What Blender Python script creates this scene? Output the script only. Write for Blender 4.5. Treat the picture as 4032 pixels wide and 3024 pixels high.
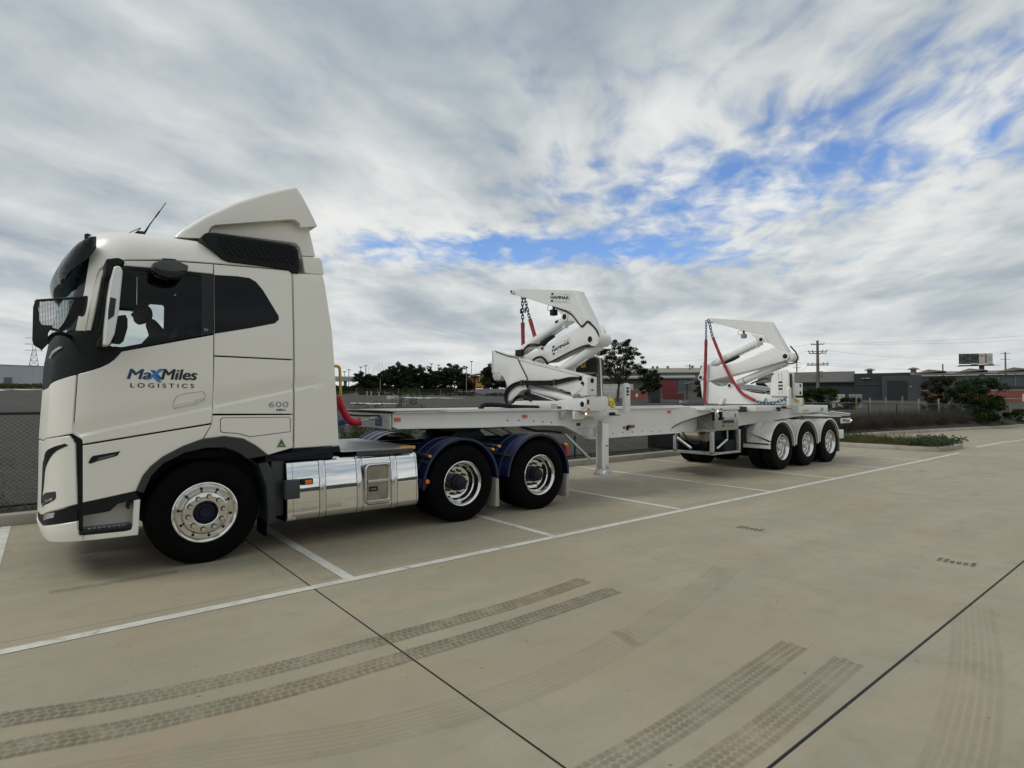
# Prime mover with a side-lifting container trailer parked on a concrete yard.
# World axes: X runs rearward along the truck, Y across it (away from the viewer), Z up. Metres.
import bpy, bmesh, math, random
from mathutils import Vector, Matrix
for o in list(bpy.data.objects): bpy.data.objects.remove(o)
SC = bpy.context.scene
COL = SC.collection
PI = math.pi

# ---------------------------------------------------------------- camera, sky, sun, exposure
cam_d = bpy.data.cameras.new('camera'); cam = bpy.data.objects.new('camera', cam_d); COL.objects.link(cam)
cam.location = (-1.24, -6.40, 1.65)
cam.rotation_euler = (math.radians(90 + 1.364), 0, math.radians(51.07 - 90))
cam_d.sensor_fit = 'HORIZONTAL'; cam_d.sensor_width = 36; cam_d.lens = 20.25
cam_d.clip_start = .05; cam_d.clip_end = 12000
SC.camera = cam
SC.view_settings.view_transform = 'Standard'; SC.view_settings.look = 'None'
SC.view_settings.exposure = 0.0; SC.view_settings.gamma = 1.0; SC.view_settings.use_curve_mapping = False
try:
    SC.cycles.use_denoising = True; SC.cycles.max_bounces = 8; SC.cycles.transparent_max_bounces = 24
    SC.cycles.caustics_reflective = False; SC.cycles.caustics_refractive = False
except Exception: pass

SUN_AZ = math.radians(158); SUN_EL = math.radians(48)      # towards the sun: mostly -X, a little +Y
sv = Vector((math.cos(SUN_AZ)*math.cos(SUN_EL), math.sin(SUN_AZ)*math.cos(SUN_EL), math.sin(SUN_EL)))
sl = bpy.data.lights.new('sun', 'SUN'); sun = bpy.data.objects.new('sun', sl); COL.objects.link(sun)
sl.energy = 1.4; sl.angle = math.radians(22); sl.color = (1.0, .965, .90)
sun.rotation_euler = (-sv).to_track_quat('-Z', 'Y').to_euler(); sun.location = (0, 0, 40)

class NT:
    """small node-tree writer"""
    def __init__(s, tree): s.t = tree; s.n = tree.nodes; s.l = tree.links
    def a(s, typ, **kw):
        n = s.n.new(typ)
        for k, v in kw.items():
            if k.startswith('i_'):
                key = k[2:]; key = int(key) if key.isdigit() else key.replace('_', ' ')
                s.put(n.inputs[key], v)
            else: setattr(n, k, v)
        return n
    def put(s, sock, v):
        if hasattr(v, 'is_linked') or isinstance(v, bpy.types.NodeSocket): s.l.new(v, sock)
        elif isinstance(v, bpy.types.Node): s.l.new(v.outputs[0], sock)
        else:
            if sock.type == 'RGBA' and len(v) == 3: v = (*v, 1)
            sock.default_value = v
    def m(s, op, a, b=0., c=None, clamp=False):
        n = s.n.new('ShaderNodeMath'); n.operation = op; n.use_clamp = clamp
        s.put(n.inputs[0], a); s.put(n.inputs[1], b)
        if c is not None: s.put(n.inputs[2], c)
        return n.outputs[0]
    def vm(s, op, a, b=(0, 0, 0)):
        n = s.n.new('ShaderNodeVectorMath'); n.operation = op
        s.put(n.inputs[0], a)
        if op == 'SCALE': s.put(n.inputs['Scale'], b)
        else: s.put(n.inputs[1], b)
        return n.outputs['Value'] if op in ('DOT_PRODUCT', 'LENGTH') else n.outputs[0]
    def ss(s, x, lo, hi, o0=0., o1=1.):
        n = s.n.new('ShaderNodeMapRange'); n.interpolation_type = 'SMOOTHSTEP'
        s.put(n.inputs['Value'], x)
        for k, v in (('From Min', lo), ('From Max', hi), ('To Min', o0), ('To Max', o1)): s.put(n.inputs[k], v)
        return n.outputs[0]
    def mix(s, f, a, b, mode='MIX'):
        n = s.n.new('ShaderNodeMix'); n.data_type = 'RGBA'; n.blend_type = mode
        s.put(n.inputs[0], f); s.put(n.inputs[6], a); s.put(n.inputs[7], b)
        return n.outputs[2]
    def noise(s, v, sc, det=4, rough=.55, dist=0., out=0):
        n = s.n.new('ShaderNodeTexNoise'); s.put(n.inputs['Vector'], v); s.put(n.inputs['Scale'], sc)
        n.inputs['Detail'].default_value = det; n.inputs['Roughness'].default_value = rough; n.inputs['Distortion'].default_value = dist
        return n.outputs[out]
    def ramp(s, f, stops):
        n = s.n.new('ShaderNodeValToRGB'); s.put(n.inputs[0], f)
        e = n.color_ramp.elements
        while len(e) < len(stops): e.new(.5)
        for q, (p, c) in zip(e, stops): q.position = p; q.color = (*c, 1)
        return n.outputs[0]

def build_world():
    w = bpy.data.worlds.new('World'); SC.world = w; w.use_nodes = True
    T = NT(w.node_tree); T.n.clear()
    sky = T.a('ShaderNodeTexSky'); sky.sky_type = 'NISHITA'; sky.sun_disc = False
    sky.sun_elevation = SUN_EL; sky.sun_rotation = PI/2 - SUN_AZ
    sky.air_density = 1.0; sky.dust_density = .6; sky.ozone_density = 2.2
    g = T.a('ShaderNodeTexCoord').outputs['Generated']
    sep = T.a('ShaderNodeSeparateXYZ', i_0=g); el = sep.outputs[2]
    dz = T.m('ADD', T.m('MAXIMUM', el, 0.0), .12)
    comb = T.a('ShaderNodeCombineXYZ', i_0=T.m('DIVIDE', sep.outputs[0], dz), i_1=T.m('DIVIDE', sep.outputs[1], dz), i_2=0.0)
    P = comb.outputs[0]
    wv = T.noise(P, .9, 3, .5, out=1)
    Pw = T.vm('ADD', P, T.vm('SCALE', T.vm('SUBTRACT', wv, (.5, .5, .5)), .50))
    rot = T.a('ShaderNodeVectorRotate', rotation_type='Z_AXIS', i_Vector=Pw, i_Angle=math.radians(-38)).outputs[0]
    big = T.noise(T.vm('ADD', Pw, (5.9, 13.1, 0)), .62, 3, .45)            # thick and thin regions of the deck
    strk = T.noise(T.vm('MULTIPLY', rot, (.55, 2.3, 1)), 1.15, 3, .45, .3)   # long rolls
    puff = T.noise(T.vm('ADD', Pw, (4.4, 4.4, 0)), 2.5, 4, .48, .25)
    cell = T.noise(T.vm('MULTIPLY', rot, (.85, 1.25, 1)), 7.5, 4, .5, .25)     # mackerel cells
    fine = T.noise(Pw, 19., 4, .55)
    # breaks in the deck: one clear slot and, beyond it, a field of broken cells
    Pg = T.vm('ADD', P, T.vm('SCALE', T.vm('SUBTRACT', wv, (.5, .5, .5)), .30))
    def slot(c, ud, L, W):
        d = T.vm('SUBTRACT', Pg, (*c, 0)); u = T.m('DIVIDE', T.vm('DOT_PRODUCT', d, (*ud, 0)), L); v = T.m('DIVIDE', T.vm('DOT_PRODUCT', d, (-ud[1], ud[0], 0)), W)
        return T.m('SQRT', T.m('ADD', T.m('MULTIPLY', u, u), T.m('MULTIPLY', v, v)))
    e1 = slot((1.80, 1.90), (.76, -.65), 1.15, .33); e2 = slot((1.80, .92), (.12, -.99), .85, .55)
    e = T.m('MINIMUM', e1, T.m('ADD', e2, .25))
    gap = T.m('MAXIMUM', T.ss(e1, 1.25, .10), T.ss(e2, 1.55, .0, 0., .66))
    near = T.ss(e, 2.6, .7)
    dens = T.m('ADD', .98, T.m('MULTIPLY', T.m('SUBTRACT', cell, .5), T.m('ADD', .25, T.m('MULTIPLY', near, 1.55))))
    dens = T.m('ADD', dens, T.m('MULTIPLY', T.m('SUBTRACT', puff, .5), 1.0))
    dens = T.m('ADD', dens, T.m('MULTIPLY', T.m('SUBTRACT', fine, .5), .28))
    dens = T.m('ADD', dens, T.m('MULTIPLY', T.m('SUBTRACT', big, .5), .5))
    dens = T.m('SUBTRACT', dens, T.m('MULTIPLY', gap, 1.0))
    cover = T.ss(dens, -.04, .90)
    tone = T.m('ADD', T.m('MULTIPLY', T.m('SUBTRACT', strk, .5), .85), T.m('MULTIPLY', T.m('SUBTRACT', big, .5), 1.15))
    tone = T.m('ADD', tone, T.m('MULTIPLY', T.m('SUBTRACT', puff, .5), .75))
    tone = T.m('ADD', tone, T.m('MULTIPLY', T.m('SUBTRACT', cell, .5), T.m('ADD', .20, T.m('MULTIPLY', near, .42))))
    tone = T.m('ADD', tone, T.m('MULTIPLY', T.m('SUBTRACT', fine, .5), .10))
    # white where the deck is thin (next to the break), grey where it is deep
    tone = T.m('ADD', tone, T.m('MULTIPLY', T.ss(e, 2.4, .8), .10))
    ccol = T.ramp(T.ss(tone, -.54, .50), [(0.0, (.31, .365, .42)), (.28, (.42, .475, .52)), (.50, (.535, .58, .605)), (.74, (.665, .695, .70)), (1.0, (.84, .85, .835))])
    far = T.ss(el, .17, .0)
    ccol = T.mix(T.m('MULTIPLY', far, .72), ccol, (.78, .79, .775))
    blue = T.mix(1.0, sky.outputs[0], (.112, .132, .165), 'MULTIPLY')
    blue = T.mix(T.ss(el, .24, .02, 0., .8), blue, (.36, .54, .76))
    col = T.mix(cover, blue, ccol)
    col = T.mix(T.ss(el, .0, -.02), col, (.16, .15, .13))
    bg = T.a('ShaderNodeBackground', i_Color=T.vm('SCALE', col, 10.0), i_Strength=.1)
    out = T.a('ShaderNodeOutputWorld'); T.l.new(bg.outputs[0], out.inputs[0])
build_world()

# ---------------------------------------------------------------- materials
MATS = {}
def pm(name, col, rough=.5, metal=0., coat=0., var=.06, scale=3., bump=0., bscale=80., spec=.5, emit=0., col2=None, dirt=0.):
    if name in MATS: return MATS[name]
    m = bpy.data.materials.new(name); m.use_nodes = True; T = NT(m.node_tree); T.n.clear()
    b = T.a('ShaderNodeBsdfPrincipled'); o = T.a('ShaderNodeOutputMaterial'); T.l.new(b.outputs[0], o.inputs[0])
    tc = T.a('ShaderNodeTexCoord').outputs['Object']
    n = T.noise(tc, scale, 5, .6)
    c2 = col2 if col2 else tuple(min(1, c*(1+var)) for c in col)
    c1 = col if col2 else tuple(c*(1-var) for c in col)
    cc = T.mix(T.ss(n, .3, .7), c1, c2)
    if dirt > 0:
        dn = T.noise(tc, scale*2.7, 6, .7, .6)
        cc = T.mix(T.ss(dn, .52, .8, 0., dirt), cc, (.13, .11, .085))
    T.put(b.inputs['Base Color'], cc)
    T.put(b.inputs['Roughness'], T.ss(T.noise(tc, scale*4, 4), .25, .75, max(.02, rough*.85), min(1, rough*1.15)))
    b.inputs['Metallic'].default_value = metal
    b.inputs['Coat Weight'].default_value = coat; b.inputs['Coat Roughness'].default_value = .06
    b.inputs['Specular IOR Level'].default_value = spec
    if emit > 0:
        b.inputs['Emission Color'].default_value = (*col, 1); b.inputs['Emission Strength'].default_value = emit
    if bump > 0:
        bn = T.a('ShaderNodeBump', i_Strength=bump, i_Distance=.01, i_Height=T.noise(tc, bscale, 4, .6))
        T.l.new(bn.outputs[0], b.inputs['Normal'])
    MATS[name] = m; return m
def glass(name, tint, refl=1.0, rough=.01):
    if name in MATS: return MATS[name]
    m = bpy.data.materials.new(name); m.use_nodes = True; T = NT(m.node_tree); T.n.clear()
    o = T.a('ShaderNodeOutputMaterial'); tr = T.a('ShaderNodeBsdfTransparent', i_Color=tint)
    gl = T.a('ShaderNodeBsdfGlossy', i_Color=(refl, refl, refl), i_Roughness=rough)
    fr = T.a('ShaderNodeFresnel', i_IOR=1.5); mx = T.a('ShaderNodeMixShader')
    geo = T.a('ShaderNodeNewGeometry'); f = T.m('MULTIPLY', fr.outputs[0], T.m('SUBTRACT', 1.0, geo.outputs['Backfacing']))
    T.put(mx.inputs[0], f); T.l.new(tr.outputs[0], mx.inputs[1]); T.l.new(gl.outputs[0], mx.inputs[2]); T.l.new(mx.outputs[0], o.inputs[0])
    MATS[name] = m; return m

WHITE = pm('cab_white_paint', (.80, .782, .718), .36, coat=.15, var=.010, scale=.8, dirt=.015)
TWHITE = pm('trailer_white_paint', (.72, .72, .70), .38, coat=.2, var=.02, scale=2.0, dirt=.10)
BLACKP = pm('black_gloss_plastic', (.006, .008, .009), .22, var=.2, spec=.35)
BLACKM = pm('black_matt_plastic', (.009, .012, .013), .62, var=.2, bump=.15, bscale=300, spec=.22)
GREYP = pm('dark_grey_plastic', (.032, .038, .040), .55, var=.12, spec=.3)
RUBBER = pm('tyre_rubber', (.0028, .0028, .003), .8, var=.25, scale=9, bump=.2, bscale=120, spec=.08)
TRUB = pm('trailer_tyre_rubber', (.007, .007, .0075), .85, var=.2, scale=9, bump=.2, bscale=120, spec=.12)
CHROME = pm('polished_alloy', (.68, .68, .665), .085, 1.0, var=.03, scale=8)
ALLOY = pm('brushed_alloy', (.62, .62, .61), .30, 1.0, var=.06, scale=10)
STEEL = pm('galvanised_steel', (.42, .45, .46), .48, .55, var=.12, scale=6)
DSTEEL = pm('dark_steel', (.05, .052, .055), .5, .3, var=.2, scale=6)
NAVY = pm('navy_blue_paint', (.007, .014, .052), .34, coat=.1, var=.15, scale=3)
NAVYD = pm('navy_chassis_paint', (.004, .006, .020), .45, var=.2, spec=.3)
REDS = pm('red_sleeve_fabric', (.29, .026, .028), .75, var=.15, scale=14, bump=.4, bscale=150)
REDH = pm('red_air_hose', (.52, .012, .028), .35, var=.1)
BLUEH = pm('blue_air_hose', (.02, .11, .42), .35, var=.1)
BLUEC = pm('blue_chain_steel', (.030, .105, .20), .42, .4, var=.25, scale=20)
DCHAIN = pm('dark_chain_steel', (.022, .045, .062), .42, .5, var=.3, scale=20)
ORANGE = pm('orange_lens', (.78, .17, .02), .25, var=.06)
ORRED = pm('orange_red_reflector', (.62, .13, .035), .35, var=.06)
YELLOW = pm('yellow_paint', (.62, .36, .03), .4, var=.08)
YELSTK = pm('yellow_sticker', (.72, .46, .04), .45, var=.05)
YHOOK = pm('yellow_hook_paint', (.66, .52, .07), .42, var=.1)
REDL = pm('red_lens', (.40, .02, .02), .2, var=.05)
LEDR = pm('lit_red_lamp', (1.0, .25, .2), .3, emit=2.5)
LEDW = pm('lit_white_lamp', (1.0, .88, .72), .3, emit=1.6)
WGLASS = glass('side_window_glass', (.80, .84, .83), .5)
SGLASS = glass('windscreen_glass', (.66, .76, .72))
VGLASS = glass('smoked_visor', (.022, .034, .037), .55)
PGLASS = pm('privacy_glass', (.003, .004, .0045), .05, var=.1, spec=.25)
MIRROR = pm('mirror_glass', (.75, .78, .78), .02, 1.0, var=.0)
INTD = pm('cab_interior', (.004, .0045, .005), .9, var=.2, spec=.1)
TEXTD = pm('dark_lettering', (.012, .014, .018), .45, var=.05)
TEXTB = pm('blue_lettering', (.015, .09, .36), .4, var=.1)
TEXTN = pm('navy_lettering', (.012, .035, .14), .4, var=.1)
TEXTG = pm('grey_lettering', (.33, .33, .32), .35, .3, var=.05)
STICK = pm('pale_sticker', (.62, .63, .63), .45, var=.04)
SILV = pm('silver_vinyl', (.60, .62, .63), .5, var=.04)

# ---------------------------------------------------------------- geometry helpers
WL = {}
def empty(name, loc=(0, 0, 0), label=None, cat=None, group=None, rz=0.):
    o = bpy.data.objects.new(name, None); COL.objects.link(o); o.location = loc; o.rotation_euler = (0, 0, rz)
    o.empty_display_size = .2; WL[o] = Vector(loc); tag(o, label, cat, group); return o
def tag(o, label=None, cat=None, group=None, kind=None):
    if label: o['label'] = label
    if cat: o['category'] = cat
    if group: o['group'] = group
    if kind: o['kind'] = kind
    return o
def mesh_of(name, bm, m=None, smooth=32):
    me = bpy.data.meshes.new(name); bm.to_mesh(me); bm.free()
    if m is not None:
        for q in (m if isinstance(m, (list, tuple)) else [m]): me.materials.append(q)
    if smooth:
        me.polygons.foreach_set('use_smooth', [True]*len(me.polygons))
        me.set_sharp_from_angle(angle=math.radians(smooth))
    return me
def link(name, me, parent=None, loc=(0, 0, 0), rot=(0, 0, 0)):
    o = bpy.data.objects.new(name, me); COL.objects.link(o)
    loc = Vector(loc); WL[o] = loc
    if parent is not None:
        o.parent = parent; o.location = loc - WL[parent]
    else: o.location = loc
    o.rotation_euler = rot
    return o
def ob(name, bm, m, parent=None, loc=(0, 0, 0), rot=(0, 0, 0), smooth=32):
    bmesh.ops.recalc_face_normals(bm, faces=bm.faces)
    return link(name, mesh_of(name, bm, m, smooth), parent, loc, rot)
def bev(bm, w, seg=2, ang=25):
    if w <= 0: return bm
    es = [e for e in bm.edges if len(e.link_faces) == 2 and e.calc_face_angle(0) > math.radians(ang)]
    try: bmesh.ops.bevel(bm, geom=es, offset=w, segments=seg, profile=.6, affect='EDGES', clamp_overlap=True)
    except Exception: pass
    return bm
def box(x0, x1, y0, y1, z0, z1, b=0., seg=2):
    bm = bmesh.new()
    vs = [bm.verts.new((x, y, z)) for x in (x0, x1) for y in (y0, y1) for z in (z0, z1)]
    for f in ((0, 1, 3, 2), (4, 6, 7, 5), (0, 4, 5, 1), (2, 3, 7, 6), (0, 2, 6, 4), (1, 5, 7, 3)): bm.faces.new([vs[i] for i in f])
    bmesh.ops.recalc_face_normals(bm, faces=bm.faces)
    return bev(bm, b, seg)
def prism(poly, axis, a, b, bv=0., seg=2):
    """poly is (X,Z) for axis 'Y', (Y,Z) for axis 'X', (X,Y) for axis 'Z'"""
    bm = bmesh.new()
    f3 = {'Y': lambda p, t: (p[0], t, p[1]), 'X': lambda p, t: (t, p[0], p[1]), 'Z': lambda p, t: (p[0], p[1], t)}[axis]
    A = [bm.verts.new(f3(p, a)) for p in poly]; B = [bm.verts.new(f3(p, b)) for p in poly]
    n = len(poly)
    bm.faces.new(A); bm.faces.new(list(reversed(B)))
    for i in range(n):
        j = (i+1) % n; bm.faces.new((A[i], B[i], B[j], A[j]))
    bmesh.ops.recalc_face_normals(bm, faces=bm.faces)
    return bev(bm, bv, seg)
def add(bm, *others):
    for o in others:
        me = bpy.data.meshes.new('tmp'); o.to_mesh(me); o.free(); bm.from_mesh(me); bpy.data.meshes.remove(me)
    return bm
def cat_pts(pts, sub=5):
    P = [Vector(p) for p in pts]
    if len(P) < 3 or sub < 2: return P
    out = []
    for i in range(len(P)-1):
        p0 = P[max(i-1, 0)]; p1 = P[i]; p2 = P[i+1]; p3 = P[min(i+2, len(P)-1)]
        for k in range(sub):
            t = k/sub
            out.append(.5*((2*p1)+(-p0+p2)*t+(2*p0-5*p1+4*p2-p3)*t*t+(-p0+3*p1-3*p2+p3)*t**3))
    out.append(P[-1]); return out
def tube(pts, r, seg=8, sub=5, caps=True):
    """r: radius or list of radii per input point"""
    P = cat_pts(pts, sub); bm = bmesh.new(); rings = []
    n = len(P); rr = r if isinstance(r, (list, tuple)) else None
    up = None
    for i, p in enumerate(P):
        t = (P[min(i+1, n-1)]-P[max(i-1, 0)])
        if t.length < 1e-9: t = Vector((0, 0, 1))
        t.normalize()
        if up is None:
            up = t.orthogonal().normalized()
        else:
            up = (up - t*up.dot(t)); up = up.normalized() if up.length > 1e-6 else t.orthogonal().normalized()
        s = t.cross(up)
        if rr:
            q = i/(n-1)*(len(rr)-1); k = min(int(q), len(rr)-2); ra = rr[k]+(rr[k+1]-rr[k])*(q-k)
        else: ra = r
        rings.append([bm.verts.new(p+ra*(math.cos(2*PI*j/seg)*up+math.sin(2*PI*j/seg)*s)) for j in range(seg)])
    for i in range(n-1):
        for j in range(seg):
            k = (j+1) % seg; bm.faces.new((rings[i][j], rings[i][k], rings[i+1][k], rings[i+1][j]))
    if caps and seg > 2:
        bm.faces.new(list(reversed(rings[0]))); bm.faces.new(rings[-1])
    return bm
def cyl(p0, p1, r, seg=20, r1=None, bv=0.):
    bm = tube([p0, p1], [r, r if r1 is None else r1], seg, 1)
    return bev(bm, bv, 2, 50)
def lathe(prof, seg=48, axis='Y', close=False, caps=False):
    """prof: list of (radius, along-axis)"""
    bm = bmesh.new(); R = []
    for r, t in prof:
        ring = []
        for k in range(seg):
            a = 2*PI*k/seg; c, s = r*math.cos(a), r*math.sin(a)
            ring.append(bm.verts.new((c, t, s) if axis == 'Y' else (c, s, t) if axis == 'Z' else (t, c, s)))
        R.append(ring)
    m = len(R)
    for i in range(m if close else m-1):
        A, B = R[i], R[(i+1) % m]
        for k in range(seg):
            j = (k+1) % seg; bm.faces.new((A[k], A[j], B[j], B[k]))
    if caps and not close:
        if prof[0][0] > 1e-4: bm.faces.new(R[0])
        if prof[-1][0] > 1e-4: bm.faces.new(list(reversed(R[-1])))
    bmesh.ops.remove_doubles(bm, verts=bm.verts, dist=1e-5)
    bmesh.ops.recalc_face_normals(bm, faces=bm.faces)
    return bm
def arcshell(cx, cz, r, a0, a1, y0, y1, th=.01, n=28, lip=0., rib=True):
    """curved mudguard sheet, angles in degrees from +X"""
    bm = bmesh.new(); ys = [y0, y0, y0+.02, y0+.03]; off = [lip*-1., lip, lip, 0]
    if lip <= 0: ys = [y0]; off = [0]
    w = y1-y0
    for f in ((.35, .36, .37, .70, .71, .72) if rib else ()): ys.append(y0+w*f)
    offr = [0, .008, 0, 0, .008, 0] if rib else []
    ys.append(y1); off = off+offr+[0]
    rows = []
    for i in range(n+1):
        a = math.radians(a0+(a1-a0)*i/n)
        rows.append([bm.verts.new((cx+(r+o)*math.cos(a), y, cz+(r+o)*math.sin(a))) for y, o in zip(ys, off)])
    fs = []
    for i in range(n):
        for j in range(len(ys)-1): fs.append(bm.faces.new((rows[i][j], rows[i+1][j], rows[i+1][j+1], rows[i][j+1])))
    bmesh.ops.recalc_face_normals(bm, faces=bm.faces)
    bmesh.ops.solidify(bm, geom=bm.faces[:], thickness=th)
    return bm
def text_mesh(txt, size, shear=0., bold=0., space=1.):
    cu = bpy.data.curves.new('t', 'FONT'); cu.body = txt; cu.size = size; cu.shear = shear; cu.offset = bold; cu.space_character = space
    cu.fill_mode = 'FRONT' if hasattr(cu, 'fill_mode') else cu.fill_mode
    o = bpy.data.objects.new('t', cu); COL.objects.link(o)
    dg = bpy.context.evaluated_depsgraph_get(); me = bpy.data.meshes.new_from_object(o.evaluated_get(dg))
    bpy.data.objects.remove(o); bpy.data.curves.remove(cu)
    bm = bmesh.new(); bm.from_mesh(me); bpy.data.meshes.remove(me); return bm
def fit_text(txt, w, h, shear=0., bold=0., space=1.):
    """flat lettering scaled to a w x h box, lower left corner at the origin of XY; bold thickens the strokes with stacked prints (z holds the print's level)"""
    bm = text_mesh(txt, .1, shear, 0., space)
    x0 = min(v.co.x for v in bm.verts); x1 = max(v.co.x for v in bm.verts)
    y0 = min(v.co.y for v in bm.verts); y1 = max(v.co.y for v in bm.verts)
    k = bold*h/.07
    for v in bm.verts: v.co = Vector(((v.co.x-x0)/(x1-x0)*(w-2*k)+k, (v.co.y-y0)/(y1-y0)*(h-k)+k*.5, 0))
    if bold > 0:
        me = bpy.data.meshes.new('t'); bm.to_mesh(me)
        for i, (dx, dy) in enumerate(((-k, 0), (k, 0), (-.5*k, .5*k), (.5*k, -.5*k))):
            n0 = len(bm.verts); bm.from_mesh(me); bm.verts.ensure_lookup_table()
            for v in bm.verts[n0:]: v.co += Vector((dx, dy, .00015*(i+1)))
        bpy.data.meshes.remove(me)
    return bm
def lay(bm, org, ux, uy):
    """place a flat XY mesh on a plane: origin plus directions of its x and y"""
    org, ux, uy = Vector(org), Vector(ux), Vector(uy)
    nn = ux.normalized().cross(uy.normalized())
    for v in bm.verts: v.co = org+ux*v.co.x+uy*v.co.y+nn*v.co.z
    return bm
def quad(p, m, name, parent=None, th=0.):
    bm = bmesh.new(); bm.faces.new([bm.verts.new(q) for q in p])
    o = link(name, mesh_of(name, bm, m, 0), parent); return o
def lerp(T, z):
    if z <= T[0][0]: return T[0][1]
    for (a, va), (b, vb) in zip(T, T[1:]):
        if z <= b: return va+(vb-va)*(z-a)/(b-a)
    return T[-1][1]
def copy_tree(o, parent=None, loc=None, rot=None):
    c = o.copy(); COL.objects.link(c); c.parent = parent
    if loc is not None: c.location = loc
    if rot is not None: c.rotation_euler = rot
    for ch in o.children: copy_tree(ch, c)
    return c
# ================================================================ ground, yard, kerbs
def concrete(name, base, alt, tint, seedv=(0, 0, 0)):
    m = bpy.data.materials.new(name); m.use_nodes = True; T = NT(m.node_tree); T.n.clear()
    b = T.a('ShaderNodeBsdfPrincipled'); o = T.a('ShaderNodeOutputMaterial'); T.l.new(b.outputs[0], o.inputs[0])
    p = T.a('ShaderNodeNewGeometry').outputs['Position']; p = T.vm('ADD', p, seedv)
    big = T.noise(p, .42, 5, .6, .5); mid = T.noise(T.vm('MULTIPLY', p, (.35, 1.6, 1)), 1.5, 6, .65, .3)
    med = T.noise(p, 3.1, 6, .68, .4)
    fine = T.noise(p, 55, 3, .6); grit = T.noise(p, 240, 2, .5)
    c = T.mix(T.ss(big, .34, .66), base, alt)
    c = T.mix(T.ss(mid, .40, .66, 0., .75), c, tint)
    c = T.mix(T.ss(med, .50, .74, 0., .42), c, tuple(x*.80 for x in base))
    c = T.mix(T.ss(med, .46, .24, 0., .22), c, tuple(min(1, x*1.16) for x in alt))
    c = T.mix(T.ss(fine, .40, .66, 0., .12), c, tuple(x*.66 for x in base))
    c = T.mix(T.ss(grit, .60, .74, 0., .20), c, tuple(x*.6 for x in base))
    blot = T.noise(p, 1.15, 2, .5, 1.4)
    c = T.mix(T.ss(blot, .66, .73, 0., .20), c, tuple(x*.72 for x in tint))
    spk = T.noise(p, 17, 1, .4)
    c = T.mix(T.ss(spk, .77, .80, 0., .55), c, (.07, .06, .05))
    broom = T.noise(T.vm('MULTIPLY', p, (.8, 70, 1)), 1.0, 3, .6)
    c = T.mix(T.ss(broom, .45, .7, 0., .10), c, tuple(x*.7 for x in base))
    vo = T.a('ShaderNodeTexVoronoi', feature='DISTANCE_TO_EDGE', i_Scale=.32); T.put(vo.inputs['Vector'], T.vm('ADD', p, T.vm('SCALE', T.noise(p, 1.6, 5, .65, out=1), .55)))
    c = T.mix(T.m('MULTIPLY', T.ss(vo.outputs['Distance'], .0035, .0008), T.ss(T.noise(p, .35, 2), .54, .62, 0., .22)), c, tuple(x*.35 for x in base))
    oil = T.noise(T.vm('ADD', p, (31, 7, 0)), 2.3, 2, .45, .6)
    c = T.mix(T.ss(oil, .735, .775, 0., .45), c, tuple(x*.52 for x in base))
    T.put(b.inputs['Base Color'], c)
    T.put(b.inputs['Roughness'], T.ss(med, .3, .7, .62, .82)); b.inputs['Specular IOR Level'].default_value = .35
    h = T.m('ADD', T.m('MULTIPLY', fine, .5), T.m('MULTIPLY', grit, .5))
    bn = T.a('ShaderNodeBump', i_Strength=.22, i_Distance=.004, i_Height=h); T.l.new(bn.outputs[0], b.inputs['Normal'])
    return m
CONC = concrete('yard_concrete', (.322, .268, .184), (.354, .314, .230), (.282, .272, .202))
KERB = concrete('kerb_concrete', (.34, .31, .25), (.40, .375, .315), (.29, .27, .22), (7, 3, 0))
DARKJ = pm('joint_sealant', (.006, .006, .007), .7, var=.2)
def ground_z(x):
    return 0. if x < 25.6 else -.0125*(x-25.6) if x < 50 else -.305

yard = ob('yard_base', box(-24, 25.62, -26, 3.46, -.30, -.005), DARKJ); tag(yard, kind='structure'); yard.name = 'ground_under_slabs'
pav = tag(link('concrete_pavement', mesh_of('concrete_pavement', box(-24, -23.99, -26, -25.99, -.05, -.03), DARKJ)), kind='structure')
xs = [-24, -19.415, -14.415, -9.415, -4.415, .585, 5.585, 10.585, 15.585, 20.585, 25.6]
ys = [-26, -20.09, -15.09, -10.09, -5.09, -1.19, 3.45]
gx = {.585: .008, 5.585: .004}; gy = {-5.09: .0085, -10.09: .007, -1.19: .004}
for i in range(len(xs)-1):
    for j in range(len(ys)-1):
        a = gx.get(xs[i], .0022); b_ = gx.get(xs[i+1], .0022); c = gy.get(ys[j], .0025); d = gy.get(ys[j+1], .0025)
        bm = box(xs[i]+a, xs[i+1]-b_, ys[j]+c, ys[j+1]-d, -.2, 0.)
        ob('slab', bev(bm, .002, 1), CONC, pav, smooth=0)
# yard falling away beyond the island
bm = bmesh.new(); cols = [25.602, 32, 38, 44, 50, 80, 160]; rows = [-60, -26, -5.09, -1.19, 3.45]
g = [[bm.verts.new((x, y + (0 if y < 3 else (-.0417*(x-24))), ground_z(x)-.002)) for y in rows] for x in cols]
for i in range(len(cols)-1):
    for j in range(len(rows)-1): bm.faces.new((g[i][j], g[i+1][j], g[i+1][j+1], g[i][j+1]))
tag(ob('far_pavement', bm, CONC, smooth=0), kind='structure')
bm = bmesh.new()
for (x0, x1, y0, y1) in ((-160, 25.6, -120, -26), (-160, -24, -26, 3.45)):
    bm.faces.new([bm.verts.new(q) for q in ((x0, y0, -.004), (x1, y0, -.004), (x1, y1, -.004), (x0, y1, -.004))])
tag(ob('outer_pavement', bm, CONC, smooth=0), kind='structure')

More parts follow.
